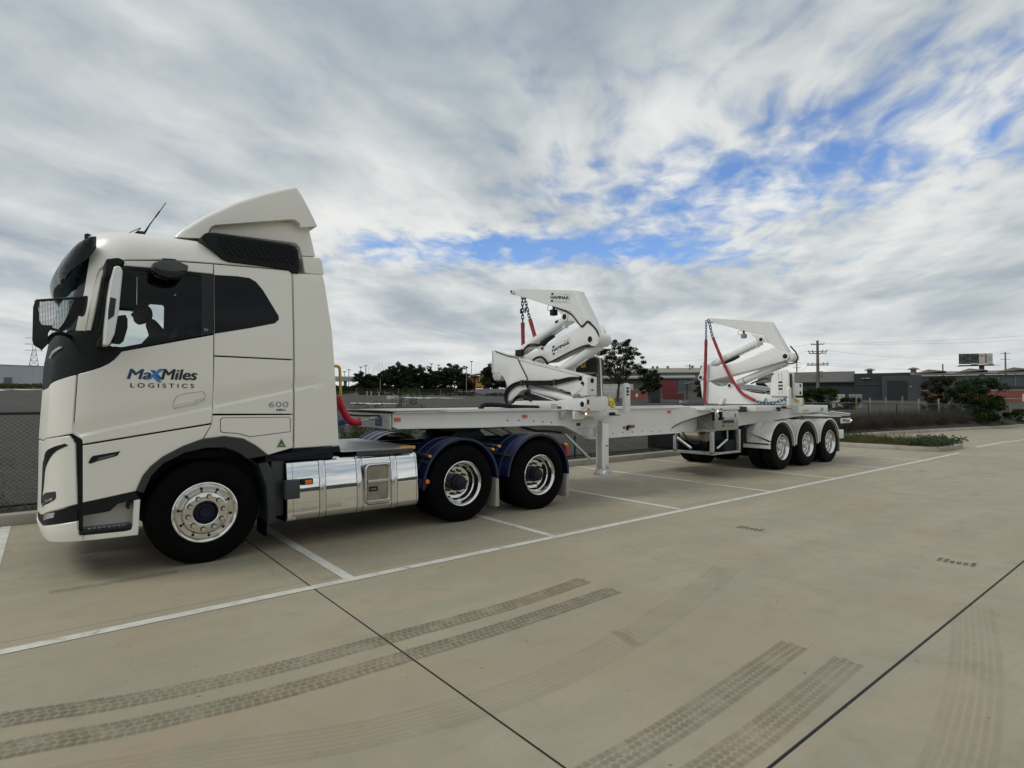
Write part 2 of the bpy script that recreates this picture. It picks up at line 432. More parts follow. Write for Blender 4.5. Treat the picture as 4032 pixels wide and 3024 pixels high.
# painted lines, thin sheets of worn paint
def paint():
    m = bpy.data.materials.new('worn_white_line_paint'); m.use_nodes = True; T = NT(m.node_tree); T.n.clear()
    b = T.a('ShaderNodeBsdfPrincipled'); o = T.a('ShaderNodeOutputMaterial'); tr = T.a('ShaderNodeBsdfTransparent'); mx = T.a('ShaderNodeMixShader')
    p = T.a('ShaderNodeNewGeometry').outputs['Position']
    n = T.noise(p, 5, 6, .7, .6); f = T.noise(p, 70, 3, .6)
    T.put(b.inputs['Base Color'], T.mix(T.ss(n, .35, .75), (.64, .625, .565), (.48, .465, .405))); b.inputs['Roughness'].default_value = .6
    w = T.m('MULTIPLY', T.ss(T.m('ADD', T.m('MULTIPLY', n, .75), T.m('MULTIPLY', f, .25)), .68, .57), .96)
    T.put(mx.inputs[0], w); T.l.new(tr.outputs[0], mx.inputs[1]); T.l.new(b.outputs[0], mx.inputs[2]); T.l.new(mx.outputs[0], o.inputs[0])
    return m
LINE = paint()
def strip(name, x0, x1, y0, y1, z=.004, m=LINE):
    bm = bmesh.new(); n = max(1, int(abs(x1-x0)/4))
    for i in range(n):
        a = x0+(x1-x0)*i/n; b = x0+(x1-x0)*(i+1)/n
        bm.faces.new([bm.verts.new(q) for q in ((a, y0, ground_z(a)+z), (b, y0, ground_z(b)+z), (b, y1, ground_z(b)+z), (a, y1, ground_z(a)+z))])
    return tag(ob(name, bm, m, smooth=0), kind='structure')
strip('painted_line_long', -18, 20.0, -1.435, -1.335)
for x in (-9.3, -6.74, -4.18, -1.62, .935, 3.475, 6.06, 8.67, 11.33, 14.0, 16.7):
    strip('painted_line_bay', x-.05, x+.05, -1.334, 3.44)
bm = bmesh.new()
for a, b in (((22.75, -1.16), (26, -1.2)), ((26, -1.2), (30, -1.27)), ((30, -1.27), (52, -1.7))):
    bm.faces.new([bm.verts.new(q) for q in ((a[0], a[1]-.06, ground_z(a[0])+.006), (b[0], b[1]-.06, ground_z(b[0])+.006), (b[0], b[1]+.06, ground_z(b[0])+.006), (a[0], a[1]+.06, ground_z(a[0])+.006))])
tag(ob('painted_line_beyond_island', bm, LINE, smooth=0), kind='structure')

# tyre prints: worn rubber and dust, the shapes of the tread blocks
def stain(name, col, k, sc=9):
    m = bpy.data.materials.new(name); m.use_nodes = True; T = NT(m.node_tree); T.n.clear()
    b = T.a('ShaderNodeBsdfDiffuse', i_Color=col); o = T.a('ShaderNodeOutputMaterial'); tr = T.a('ShaderNodeBsdfTransparent'); mx = T.a('ShaderNodeMixShader')
    p = T.a('ShaderNodeNewGeometry').outputs['Position']
    n = T.noise(p, sc, 5, .7, .3); g = T.noise(p, .9, 3, .5)
    T.put(mx.inputs[0], T.m('MULTIPLY', T.m('MULTIPLY', T.ss(n, .28, .60, .30, 1.), k), T.ss(g, .25, .55, .45, 1.)))
    T.l.new(tr.outputs[0], mx.inputs[1]); T.l.new(b.outputs[0], mx.inputs[2]); T.l.new(mx.outputs[0], o.inputs[0]); return m
ST1 = stain('tyre_print_dark', (.110, .094, .070), .40, 6); ST2 = stain('tyre_print_pale', (.125, .108, .08), .28, 6); ST3 = stain('tyre_smear', (.17, .145, .105), .09, 3)
ST4 = stain('scuff_rubber', (.07, .064, .055), .5)
def along(path, n=400):
    P = cat_pts([(x, y, 0) for x, y in path], 24); L = [0]
    for a, b in zip(P, P[1:]): L.append(L[-1]+(b-a).length)
    def f(s):
        s = max(0, min(L[-1]-1e-6, s)); k = 0
        lo, hi = 0, len(L)-1
        while hi-lo > 1:
            md = (lo+hi)//2
            if L[md] <= s: lo = md
            else: hi = md
        t = (P[hi]-P[lo]).normalized(); q = P[lo]+t*(s-L[lo]); return q, Vector((-t.y, t.x, 0))
    return f, L[-1]
def tread(name, path, width, m, z=.005, hexc=2):
    f, L = along(path); bm = bmesh.new(); h = width/3.9; rr = random.Random(3)
    def cell(s, v, pts):
        vs = []
        for ds, dv in pts:
            q, nn = f(s+ds); vs.append(bm.verts.new((q.x+nn.x*(v+dv), q.y+nn.y*(v+dv), z)))
        bm.faces.new(vs)
    pitch = h*1.02; n = int(L/pitch)
    for k in range(n):
        s = (k+.5)*pitch
        for row, v in enumerate((-.50*h, .50*h)):
            a = .50*pitch; b = .50*h; so = s+(pitch/2 if row else 0); w = .93-.04*rr.random()
            cell(so, v, [(-a*w, -b*.35), (-a*.35*w, -b*w), (a*.35*w, -b*w), (a*w, -b*.35), (a*w, b*.35), (a*.35*w, b*w), (-a*.35*w, b*w), (-a*w, b*.35)])
        for side in (-1, 1):       # shoulder blocks
            v = side*1.46*h; a = .47*pitch
            cell(s, v, [(-a, -.40*h), (a*.95, -.40*h), (a*.85, .36*h), (-a*.95, .36*h)])
    return tag(ob(name, bm, m, smooth=0), kind='stuff')
tread('tyre_mark', [(-2.4, -2.2), (-1.4, -2.44), (-.822, -2.629), (-.116, -2.735), (.659, -2.77), (1.648, -2.80), (2.6, -2.73)], .175, ST1)
tread('tyre_mark', [(-2.4, -2.52), (-1.384, -2.775), (-.854, -2.933), (-.211, -3.043), (.493, -3.085), (1.415, -3.11), (2.6, -3.075)], .18, ST1, .0055)
tread('tyre_mark', [(-.2, -4.60), (.72, -4.632), (1.426, -4.630), (2.70, -4.56)], .18, ST2)
tread('tyre_mark', [(.2, -4.91), (1.089, -4.929), (1.691, -4.930), (2.73, -4.885)], .18, ST2, .0055)
def ribs(name, path, width, m, k=5, z=.0045):
    f, L = along(path); bm = bmesh.new(); n = int(L/.06)
    for r in range(k):
        v0 = width*(r/k-.5); v1 = v0+width/k*(.62 if r not in (0, k-1) else .85)
        prev = None
        for i in range(n+1):
            q, nn = f(L*i/n); tw = 1
            cur = (bm.verts.new((q.x+nn.x*v0, q.y+nn.y*v0, z)), bm.verts.new((q.x+nn.x*v1, q.y+nn.y*v1, z)))
            if prev: bm.faces.new((prev[0], cur[0], cur[1], prev[1]))
            prev = cur
    return tag(ob(name, bm, m, smooth=0), kind='stuff')
ribs('tyre_smear', [(-1.6, -3.05), (-.648, -3.44), (.009, -3.72), (.80, -3.87), (1.58, -3.84), (2.54, -3.68), (3.3, -3.50), (3.95, -3.33)], .26, ST3, 7)
ribs('tyre_smear', [(4.5, -5.11), (4.0, -5.23), (3.4, -5.37), (2.8, -5.49), (2.1, -5.60), (1.4, -5.68)], .27, ST3, 7)
for (x0, y0, x1, y1) in ((5.59, -2.46, 5.72, -2.78), (5.78, -4.53, 5.88, -4.85)):
    bm = bmesh.new()
    for k in range(6):
        t0 = k/6; t1 = t0+.118
        a = (x0+(x1-x0)*.3*t0, y0+(y1-y0)*t0); b = (x0+(x1-x0)*.3*t1, y0+(y1-y0)*t1)
        L = .17 if k in (0, 1, 5) else .12
        bm.faces.new([bm.verts.new(q) for q in ((a[0], a[1], .005), (a[0]+L, a[1]+.015, .005), (b[0]+L, b[1]+.015, .005), (b[0], b[1], .005))])
    tag(ob('rubber_scuff', bm, ST4, smooth=0), kind='stuff')
ribs('skid_streak', [(-1.2, -.12), (-.72, -.13), (-.25, -.12)], .10, stain('soft_scuff', (.09, .08, .065), .35, 14), 6)

# kerbs
def kerb_run(name, pts, h=.14, w=.18, parent=None):
    """kerb following a polyline, face on the right-hand side of its travel"""
    bm = bmesh.new(); P = [Vector(p) for p in pts]; rings = []
    for i, p in enumerate(P):
        t = (P[min(i+1, len(P)-1)]-P[max(i-1, 0)]).normalized(); n = Vector((-t.y, t.x, 0)).normalized()
        pr = [(0, -.05), (.012, h-.03), (.028, h-.006), (.05, h), (w, h), (w, -.05)]
        rings.append([bm.verts.new(p+n*a+Vector((0, 0, b))) for a, b in pr])
    for A, B in zip(rings, rings[1:]):
        for k in range(len(A)-1): bm.faces.new((A[k], B[k], B[k+1], A[k+1]))
    bm.faces.new(rings[0]); bm.faces.new(list(reversed(rings[-1])))
    o = ob(name, bm, KERB); tag(o, kind='structure'); return o
x = -24.
while x < 24:
    kerb_run('kerb', [(x, 3.47, 0), (min(x+2.99, 24), 3.47, 0)]); x += 3.0
kp = [(24.01, 3.47, 0), (28, 3.30, ground_z(28)), (34, 3.05, ground_z(34)), (40, 2.72, ground_z(40)), (46, 2.40, ground_z(46)), (52, 2.0, ground_z(52)), (70, .6, -.305), (100, -2, -.305)]
kerb_run('kerb', kp)
# island beyond the trailer
isl = [(19.55, 3.40), (19.62, 1.2), (19.75, -.55), (19.95, -.86), (20.3, -1.0), (21.9, -1.02), (22.3, -.86), (22.5, -.5), (22.6, 1.2), (22.65, 3.40)]
bm = prism(isl, 'Z', -.05, .14, 0.)
io = ob('island_kerb', bev(bm, .03, 2, 60), KERB); tag(io, kind='structure')
SOIL = pm('garden_soil', (.06, .05, .035), .95, var=.3, scale=5, bump=.8, bscale=30)
ins = [(19.72, 3.40), (19.78, 1.2), (19.9, -.5), (20.08, -.72), (20.35, -.84), (21.8, -.86), (22.12, -.74), (22.32, -.45), (22.43, 1.2), (22.48, 3.40)]
tag(ob('island_soil', prism(ins, 'Z', .1, .155), SOIL), kind='structure')

# vacant land beyond the fence, rising gently away
def land_z(x, y):
    d = math.hypot(x+1.24, y+6.4); az = math.degrees(math.atan2(y+6.4, x+1.24))
    left = max(0., min(1., (az-35)/55.))
    right = max(0., min(1., (30-az)/18.))
    k = .0135+.0105*left-.006*right
    base = .14+min(0, ground_z(x))*1.0
    return base+max(0, d-14)*k*min(1, (d-14)/25 if d > 14 else 0)
def land_mat():
    m = bpy.data.materials.new('vacant_lot_gravel'); m.use_nodes = True; T = NT(m.node_tree); T.n.clear()
    b = T.a('ShaderNodeBsdfPrincipled'); o = T.a('ShaderNodeOutputMaterial'); T.l.new(b.outputs[0], o.inputs[0])
    p = T.a('ShaderNodeNewGeometry').outputs['Position']
    n = T.noise(p, .07, 6, .65, .8); g = T.noise(p, .45, 6, .7, .5); f = T.noise(p, 6, 4, .6); k = T.noise(p, 28, 3, .6); w = T.noise(T.vm('ADD', p, (9, 4, 0)), 1.3, 5, .7, .6)
    c = T.mix(T.ss(n, .42, .6), (.020, .019, .017), (.040, .036, .030))
    c = T.mix(T.ss(w, .45, .68, 0., .8), c, (.054, .048, .040))
    c = T.mix(T.ss(g, .46, .62, 0., .9), c, (.034, .037, .015))
    c = T.mix(T.ss(w, .52, .38, 0., .5), c, (.052, .040, .024))
    c = T.mix(T.ss(f, .4, .7, 0., .55), c, (.020, .019, .017))
    c = T.mix(T.ss(k, .58, .78, 0., .4), c, (.08, .072, .06))
    T.put(b.inputs['Base Color'], c); b.inputs['Roughness'].default_value = .9
    bn = T.a('ShaderNodeBump', i_Strength=.5, i_Distance=.05, i_Height=f); T.l.new(bn.outputs[0], b.inputs['Normal']); return m
LAND = land_mat()
bm = bmesh.new()
vx = sorted(set([-400, -250, -150, -100, -70, -50, -35, -24, -15, -8, -3, 0, 4, 8, 12, 16, 20, 25, 30, 36, 42, 48, 55, 65, 80, 100, 125, 155, 190, 240, 320, 450, 700]))
def edge_y(x): return 3.62 if x < 24 else lerp([(24, 3.62), (28, 3.46), (34, 3.21), (40, 2.88), (46, 2.56), (52, 2.16), (70, .76), (100, -1.84), (160, -7)], x)
rows = [0, .6, 1.5, 3, 5, 8, 12, 17, 24, 33, 45, 60, 80, 105, 135, 175, 220, 280, 360, 500, 800]
G = []
for x in vx:
    e = edge_y(x); G.append([bm.verts.new((x, e+r, land_z(x, e+r) if r > .1 else ground_z(x)+.12)) for r in rows])
for i in range(len(vx)-1):
    for j in range(len(rows)-1): bm.faces.new((G[i][j], G[i+1][j], G[i+1][j+1], G[i][j+1]))
tag(ob('vacant_land', bm, LAND), kind='structure')
PALE = pm('pale_slab_concrete', (.52, .51, .48), .8, var=.15, scale=.6)
def pale_slab(cx, cy, rx, ry, seed):
    rr = random.Random(seed); bm = bmesh.new(); n = 22; vs = []
    for k in range(n):
        a = 2*PI*k/n; q = 1+.30*math.sin(3*a+seed)+.15*rr.uniform(-1, 1)
        x, y = cx+rx*q*math.cos(a), cy+ry*q*math.sin(a); vs.append(bm.verts.new((x, y, land_z(x, y)+.06)))
    bm.faces.new(vs); tag(ob('pavement_remnant', bm, PALE, smooth=0), kind='structure')
pale_slab(24, 47.5, 1.6, 2.4, 1); pale_slab(26, 46, 1.2, 1.4, 4); pale_slab(53, 89, 3.6, 5.0, 2); pale_slab(58, 86, 2.2, 3.0, 3); pale_slab(-9, 120, 3.0, 6.0, 5); pale_slab(-4, 128, 2.4, 5.0, 7); pale_slab(38, 104, 3.5, 3.0, 6)

# unseen dark bank added behind the viewer for the tank and rims to mirror
bm = bmesh.new(); prev = None; rr = random.Random(4)
for k in range(61):
    x = -150+5*k; h = 4.2+rr.uniform(-.5, .5)
    cur = [bm.verts.new(q) for q in ((x, -98, -.1), (x, -101, h*.8), (x, -106, h), (x, -118, h*.6))]
    if prev:
        for j in range(3): bm.faces.new((prev[j], cur[j], cur[j+1], prev[j+1]))
    prev = cur
tag(ob('added_mirror_bank', bm, pm('mirror_bank_dark', (.045, .05, .03), .95, var=.4, scale=.4)), kind='structure')
# ================================================================ prime mover
truck = empty('prime_mover_truck', (0, 1.25, 0), 'white prime mover truck with sleeper cab and polished tank in front of trailer', 'truck')
XF = [(.3, -1.205), (.45, -1.245), (1.3, -1.245), (1.7, -1.225), (2.0, -1.205), (2.3, -1.158), (2.6, -1.10), (3.0, -1.02), (3.2, -.99)]
YI = [(.3, 0.), (1.85, 0.), (2.3, .02), (3.0, .075), (3.3, .1)]
CA, CB, CR = .38, .40, .39
ZR, RH, RW = 2.97, .27, .36
CR0, CRK = 1.564, .224        # height at s = .056 and slope of the pressed line
def crease(s): return CR0+CRK*(s-.056)
LIFT = [(-1.1, .02), (-.85, .03), (-.6, .045), (-.3, .055), (0, .06), (.9, .05)]
def cab_pt(s, v):
    """point on the near side of the cab skin: s runs along the side and round the corner to the middle of the front"""
    if v <= ZR: z = v; ins = 0.; flat = 0.
    else:
        ph = (v-ZR)/RH
        if ph < PI/2: z = ZR+RH*math.sin(ph); ins = RW*(1-math.cos(ph)); flat = 0.
        else: z = ZR+RH; ins = RW; flat = v-ZR-RH*PI/2
        z += lerp(LIFT, s)*min(1, (v-ZR)/.2)
    vv = min(v, ZR+.1)
    xf = lerp(XF, min(z, 3.1))+ins*.22; yi = lerp(YI, vv)+ins; sc = xf+CA
    k = max(.15, 1-ins/.5)
    if s >= sc: x, y = s, yi
    else:
        th = (sc-s)/CR
        if th <= PI/2: x, y = sc-CA*math.sin(th), yi+CB*(1-math.cos(th))
        else:
            y = min(1.25, yi+CB+(sc-s-CR*PI/2)); h = max(.05, 1.25-yi-CB)
            x = xf-.06*max(0, 1-((y-1.25)/h)**2)
    y = min(1.25, y+flat)
    if v < 2.2 and s > -1.062:          # pressed swage line rising to the rear
        t = z-crease(s); q = 1. if s < .9 else max(0, 1-(s-.9)/.34)
        if -.026 < t < .0: y += q*.026*(t+.026)/.026
        elif .0 <= t < .15: y += q*.026*(1-t/.15)**1.2
    return Vector((x, y, z))
def cab_n(s, v):
    e = .004; a = cab_pt(s+e, v)-cab_pt(s-e, v); b = cab_pt(s, v+e)-cab_pt(s, v-e)
    n = a.cross(b); return n.normalized() if n.length > 1e-9 else Vector((0, -1, 0))
def ring_poly(poly, w):
    """outline strip pieces just inside a polygon, as quads in s,z"""
    n = len(poly); A = [Vector((p[0], p[1])) for p in poly]
    area = sum(A[i].x*A[(i+1) % n].y-A[(i+1) % n].x*A[i].y for i in range(n)); sg = 1 if area > 0 else -1
    inn = []
    for i in range(n):
        e0 = (A[i]-A[i-1]).normalized(); e1 = (A[(i+1) % n]-A[i]).normalized()
        n0 = Vector((-e0.y, e0.x))*sg; n1 = Vector((-e1.y, e1.x))*sg; b = (n0+n1)
        b = b/max(.35, b.length_squared/2) if b.length > .1 else n0
        inn.append(A[i]+b*w)
    return A, inn
from mathutils.geometry import delaunay_2d_cdt
def in_poly(x, z, P):
    c = False
    for i in range(len(P)):
        (x0, z0), (x1, z1) = P[i-1], P[i]
        if (z0 > z) != (z1 > z) and x < (x1-x0)*(z-z0)/(z1-z0)+x0: c = not c
    return c
def resample(P, st):
    out = []
    for i in range(len(P)):
        a, b = Vector(P[i]), Vector(P[(i+1) % len(P)]); n = max(1, int(math.ceil((b-a).length/st)))
        out += [a.lerp(b, k/n) for k in range(n)]
    return out
def skin(poly, step=.05, off=0., th=.02, edge=.006, mirror=False, press=False):
    """a panel cut from the cab skin: outline in (s,z), rolled edges, shallow return flange"""
    A = resample([(p[0], p[1]) for p in poly], step); V = list(A); n = len(A); E = [(i, (i+1) % n) for i in range(n)]
    inner = [tuple(p) for p in A]
    if edge > 0:
        _, I = ring_poly([(p[0], p[1]) for p in poly], edge); B = resample([(p.x, p.y) for p in I], step)
        m0 = len(V); V += B; m = len(B); E += [(m0+i, m0+(i+1) % m) for i in range(m)]; inner = [tuple(p) for p in B]
    g = step*.30
    def ok(x, z): return all(in_poly(x+dx, z+dz, inner) for dx, dz in ((0, 0), (g, 0), (-g, 0), (0, g), (0, -g)))
    s0 = min(p[0] for p in poly); s1 = max(p[0] for p in poly); z0 = min(p[1] for p in poly); z1 = max(p[1] for p in poly)
    offs = (-.026, -.013, 0., .02, .045, .075, .11, .15) if press else ()
    ns = int((s1-s0)/step)+2; nz = int((z1-z0)/step)+2
    for i in range(ns):
        for j in range(nz):
            x = s0+(i+.37)*step; z = z0+(j+.41)*step
            if press and -.05 < z-crease(x) < .175: continue
            if ok(x, z): V.append(Vector((x, z)))
    for o_ in offs:
        prev = None
        for i in range(ns*2):
            x = s0+(i+.37)*step*.5; z = crease(x)+o_
            if all(in_poly(x+dx, z, inner) for dx in (0, .01, -.01)):
                V.append(Vector((x, z)))
                if prev is not None: E.append((prev, len(V)-1))
                prev = len(V)-1
            else: prev = None
    r = delaunay_2d_cdt([Vector((p[0], p[1])) for p in V], E, [], 1, 1e-5)
    bm = bmesh.new(); vs = [bm.verts.new((p[0], 0, p[1])) for p in r[0]]
    for f in r[2]:
        try: bm.faces.new([vs[i] for i in f])
        except Exception: pass
    for v in [v for v in bm.verts if not v.link_faces]: bm.verts.remove(v)
    bd = set(v for e in bm.edges if len(e.link_faces) == 1 for v in e.verts)
    nor = {}
    for v in bm.verts:
        s, z = v.co.x, v.co.z; nor[v] = cab_n(s, z)
        v.co = cab_pt(s, z)+nor[v]*(off-(edge*.8 if v in bd else 0))
    if th > 0:   # return flange along the edges
        es = [e for e in bm.edges if len(e.link_faces) == 1]
        new = {}
        for v in bd: new[v] = bm.verts.new(v.co-nor[v]*th)
        for e in es:
            a, b = e.verts; bm.faces.new((a, b, new[b], new[a]))
    if mirror:
        for v in bm.verts: v.co.y = 2.5-v.co.y
    bmesh.ops.remove_doubles(bm, verts=bm.verts, dist=1e-5)
    return bm
def both(name, poly, m, parent=truck, **kw):
    o = ob(name, skin(poly, **kw), m, parent, smooth=24)
    p = ob(name, skin(poly, mirror=True, **kw), m, parent, smooth=24)
    return o, p
VMAX = ZR+RH*PI/2+.95
FRONT = -2.3
P_upper = [(-1.085, 2.255), (-.992, 2.255), (-.964, 2.458), (-.93, 2.66), (-.915, 2.78), (-.900, 2.835), (-.856, 2.877), (-.772, 2.912), (-.668, 2.951), (-.38, 2.99), (.068, 3.017), (.84, 3.055), (.86, 3.055), (.86, VMAX), (FRONT, VMAX), (FRONT, 3.235), (-1.2, 3.215), (-.99, 3.17), (-1.0, 3.09), (-1.012, 2.86), (-1.03, 2.62), (-1.05, 2.5)]
both('roof_shell', P_upper, WHITE, step=.06)
P_corner = [(-1.056, 1.854), (-1.124, 1.837), (-1.2, 1.817), (-1.324, 1.79), (-1.5, 1.75), (-1.62, 1.735), (-1.95, 1.72), (-1.95, 1.245), (-1.62, 1.255), (-1.48, 1.27), (-1.216, 1.305), (-1.076, 1.331)]
both('corner_panel', P_corner, WHITE, step=.04)
P_head = [(-1.95, 1.235), (-1.62, 1.245), (-1.45, 1.268), (-1.1, 1.311), (-1.052, 1.235), (-1.028, .704), (-1.108, .683), (-1.224, .651), (-1.42, .60), (-1.62, .56), (-1.95, .55)]
hp = both('headlamp_panel', P_head, WHITE, step=.04)
both('bumper', [(FRONT, .44), (-1.62, .455), (-1.024, .551), (-1.02, .48), (-1.0, .438), (-.976, .424), (-.976, .374), (-1.236, .359), (-1.62, .34), (FRONT, .34)], WHITE, step=.04)
bb = both('bumper_grille', [(FRONT, .50), (-1.62, .545), (-1.224, .644), (-1.032, .696), (-1.024, .553), (-1.62, .462), (FRONT, .45)], BLACKM, step=.05, off=-.012)
both('front_grille', [(FRONT, .52), (-1.96, .55), (-1.96, 1.715), (FRONT, 1.74)], BLACKP, step=.08, off=-.004)
P_gap = [(-1.1, 1.315), (-1.076, 1.334), (-1.056, 1.335), (-.996, 1.264), (-.984, .712), (-.984, .425), (-1.0, .439), (-1.02, .48), (-1.028, .711), (-1.048, 1.235)]
both('corner_air_slot', P_gap, BLACKM, step=.05, off=-.030, th=0, edge=0)
hs = both('headlamp', [(-1.56, 1.05), (-1.44, 1.135), (-1.36, 1.178), (-1.24, 1.216), (-1.132, 1.243), (-1.104, 1.225), (-1.212, 1.179), (-1.272, 1.136), (-1.332, 1.078), (-1.40, 1.008), (-1.47, .879), (-1.55, .751), (-1.60, .654), (-1.62, .70)], BLACKP, step=.03, off=.004, th=.006, edge=.003)
both('fog_lamp_recess', [(-1.56, .745), (-1.368, .796), (-1.22, .817), (-1.216, .804), (-1.212, .763), (-1.228, .742), (-1.324, .70), (-1.56, .64)], GREYP, step=.03, off=.003, th=.006, edge=.003)
for i, s_ in enumerate(bb):
    ob('fog_lamp', skin([(-1.54, .565), (-1.416, .600), (-1.24, .626), (-1.25, .582), (-1.54, .52)], step=.03, off=-.006, th=.006, edge=.003, mirror=bool(i)), pm('clear_lamp_lens', (.55, .57, .57), .12, .6, var=.2, scale=25), s_)
    ob('lamp_reflector', skin([(-1.50, .705), (-1.33, .735), (-1.245, .76), (-1.25, .742), (-1.33, .715), (-1.5, .672)], step=.03, off=.009, th=.004, edge=.002, mirror=bool(i)), CHROME, hp[i])
both('side_marker_lamp', [(-.944, 1.065), (-.924, 1.115), (-.908, 1.128), (-.704, 1.159), (-.728, 1.117), (-.884, 1.075), (-.924, 1.059)], BLACKP, step=.05, off=.006, th=.01, edge=.004)
both('side_marker_lens', [(-.878, 1.084), (-.868, 1.106), (-.74, 1.136), (-.752, 1.119), (-.80, 1.106)], pm('smoked_lens', (.10, .11, .115), .15, var=.1), step=.05, off=.010, th=.004, edge=.002)
P_door = [(-1.04, 1.861), (-1.06, 1.338), (-.992, 1.274), (-.988, 1.238), (.048, 1.396), (.060, 1.483), (.064, 2.285), (-.706, 2.076), (-.724, 2.050), (-.76, 2.001), (-.808, 1.957), (-.864, 1.924), (-.932, 1.896), (-.988, 1.877)]
doors = both('door', P_door, WHITE, step=.05, press=True)
P_low = [(-.988, 1.222), (.048, 1.379), (-.024, 1.240), (-.196, 1.176), (-.364, 1.086), (-.464, .998), (-.524, .916), (-.576, .781), (-.98, .716)]
both('lower_step_panel', P_low, WHITE, step=.05)
both('side_panel_upper', [(.072, 3.005), (.84, 3.043), (.852, 3.03), (.856, 2.073), (.072, 2.079)], WHITE, step=.06)
both('side_panel', [(.072, 2.064), (.856, 2.058), (.856, 1.475), (.062, 1.489)], WHITE, step=.06, press=True)
both('side_panel_lower', [(.062, 1.470), (.856, 1.460), (.856, 1.106), (.596, 1.042), (.468, 1.152), (.348, 1.226), (.172, 1.259), (-.012, 1.241), (.052, 1.374)], WHITE, step=.06)
both('locker_flap', [(.136, 1.425), (.154, 1.443), (.808, 1.436), (.824, 1.422), (.824, 1.283), (.42, 1.245), (.3, 1.284), (.152, 1.301), (.136, 1.319)], WHITE, step=.06, off=.003, th=.0032, edge=.003)
both('locker_seal', [(.130, 1.429), (.150, 1.449), (.812, 1.442), (.830, 1.425), (.830, 1.278), (.418, 1.239), (.298, 1.278), (.148, 1.295), (.130, 1.315)], BLACKM, step=.06, off=.0008, th=0, edge=0)
both('side_fairing', [(.872, 3.018), (1.205, 3.047), (1.228, 2.93), (1.296, 2.425), (1.376, 1.134), (1.372, 1.108), (.876, 1.101)], WHITE, step=.06, press=True)
both('rear_side_window', [(.0735, 2.905), (.292, 2.920), (.412, 2.917), (.476, 2.885), (.544, 2.807), (.636, 2.654), (.705, 2.538), (.708, 2.497), (.664, 2.453), (.404, 2.379), (.0735, 2.297)], PGLASS, step=.08, off=.004, th=.006, edge=.004)
P_win = [(-.93, 2.25), (-.905, 2.46), (-.872, 2.77), (-.824, 2.848), (-.692, 2.882), (-.484, 2.895), (-.176, 2.905), (-.044, 2.905), (.062, 2.907), (.060, 2.300), (-.705, 2.088), (-.82, 2.09)]
wins = both('door_window', P_win, WGLASS, step=.1, off=-.012, th=0, edge=0)
both('door_frame', [(.064, 3.005), (-.38, 2.979), (-.668, 2.94), (-.772, 2.901), (-.848, 2.866), (-.894, 2.819), (-.912, 2.758), (-.944, 2.619), (-.984, 2.259), (-.952, 2.26), (-.928, 2.395), (-.896, 2.616), (-.874, 2.765), (-.862, 2.800), (-.828, 2.852), (-.696, 2.889), (-.484, 2.900), (-.18, 2.911), (-.08, 2.911), (.064, 2.914)], WHITE, step=.06)
def frame_strip(poly, w, off, mirror=False):
    A, I = ring_poly(poly, w); bm = bmesh.new(); n = len(A); sub = 6; rows = []
    for i in range(n):
        for k in range(sub):
            t = k/sub; a = A[i].lerp(A[(i+1) % n], t); b = I[i].lerp(I[(i+1) % n], t)
            def P(q):
                c = cab_pt(q.x, q.y)+cab_n(q.x, q.y)*off
                if mirror: c.y = 2.5-c.y
                return c
            rows.append((bm.verts.new(P(a)), bm.verts.new(P(b))))
    m = len(rows)
    for i in range(m):
        j = (i+1) % m; bm.faces.new((rows[i][0], rows[j][0], rows[j][1], rows[i][1]))
    return bm
for i in (0, 1):
    ob('window_seal', frame_strip(P_win, .030, -.004, bool(i)), BLACKM, wins[i])
    ob('pillar_trim', skin([(-.045, 2.905), (.064, 2.907), (.062, 2.300), (-.045, 2.268)], step=.1, off=-.003, th=0, edge=0, mirror=bool(i)), BLACKP, wins[i])
    ob('quarter_light_bar', skin([(-.800, 2.855), (-.765, 2.865), (-.842, 2.30), (-.872, 2.095), (-.900, 2.095), (-.880, 2.30)], step=.1, off=.002, th=.01, edge=.003, mirror=bool(i)), BLACKM, wins[i])
P_band = [(-1.056, 1.859), (-1.124, 1.842), (-1.2, 1.822), (-1.328, 1.797), (-1.5, 1.757), (-1.63, 1.735), (FRONT, 1.77), (FRONT, 2.235), (-1.576, 2.243), (-1.228, 2.239), (-1.06, 2.250), (-1.008, 2.247), (-.956, 2.250), (-.872, 2.246), (-.856, 2.118), (-.816, 2.086), (-.708, 2.084), (-.728, 2.053), (-.768, 2.004), (-.812, 1.961), (-.868, 1.929), (-.932, 1.901), (-1.04, 1.866)]
both('windscreen_lower_panel', P_band, BLACKM, step=.05, off=-.002, edge=0)
P_ws = [(-1.09, 2.262), (-1.05, 2.5), (-1.034, 2.62), (-1.016, 2.86), (-1.004, 3.085), (FRONT, 3.085), (FRONT, 2.245), (-1.576, 2.25), (-1.228, 2.247)]
ws = both('windscreen', P_ws, SGLASS, step=.08, off=-.008, th=0, edge=0)
for i in (0, 1):
    ob('windscreen_edge', skin([(-1.088, 2.262), (-1.05, 2.5), (-1.034, 2.62), (-1.016, 2.86), (-1.004, 3.085), (-1.11, 3.085), (-1.115, 2.86), (-1.12, 2.62), (-1.16, 2.262)], step=.05, off=-.004, th=.01, edge=0, mirror=bool(i)), BLACKP, ws[i])
both('wheel_arch_trim', [(-.580, .781), (-.528, .916), (-.468, .998), (-.368, 1.085), (-.2, 1.177), (-.026, 1.239), (.172, 1.258), (.348, 1.225), (.47, 1.150), (.60, 1.038), (.392, 1.015), (.296, 1.093), (.172, 1.147), (.004, 1.151), (-.184, 1.114), (-.364, 1.022), (-.46, .913), (-.52, .761)], pm('arch_black_plastic', (.020, .025, .027), .55, var=.15), step=.05, off=.022, th=.09, edge=.006)
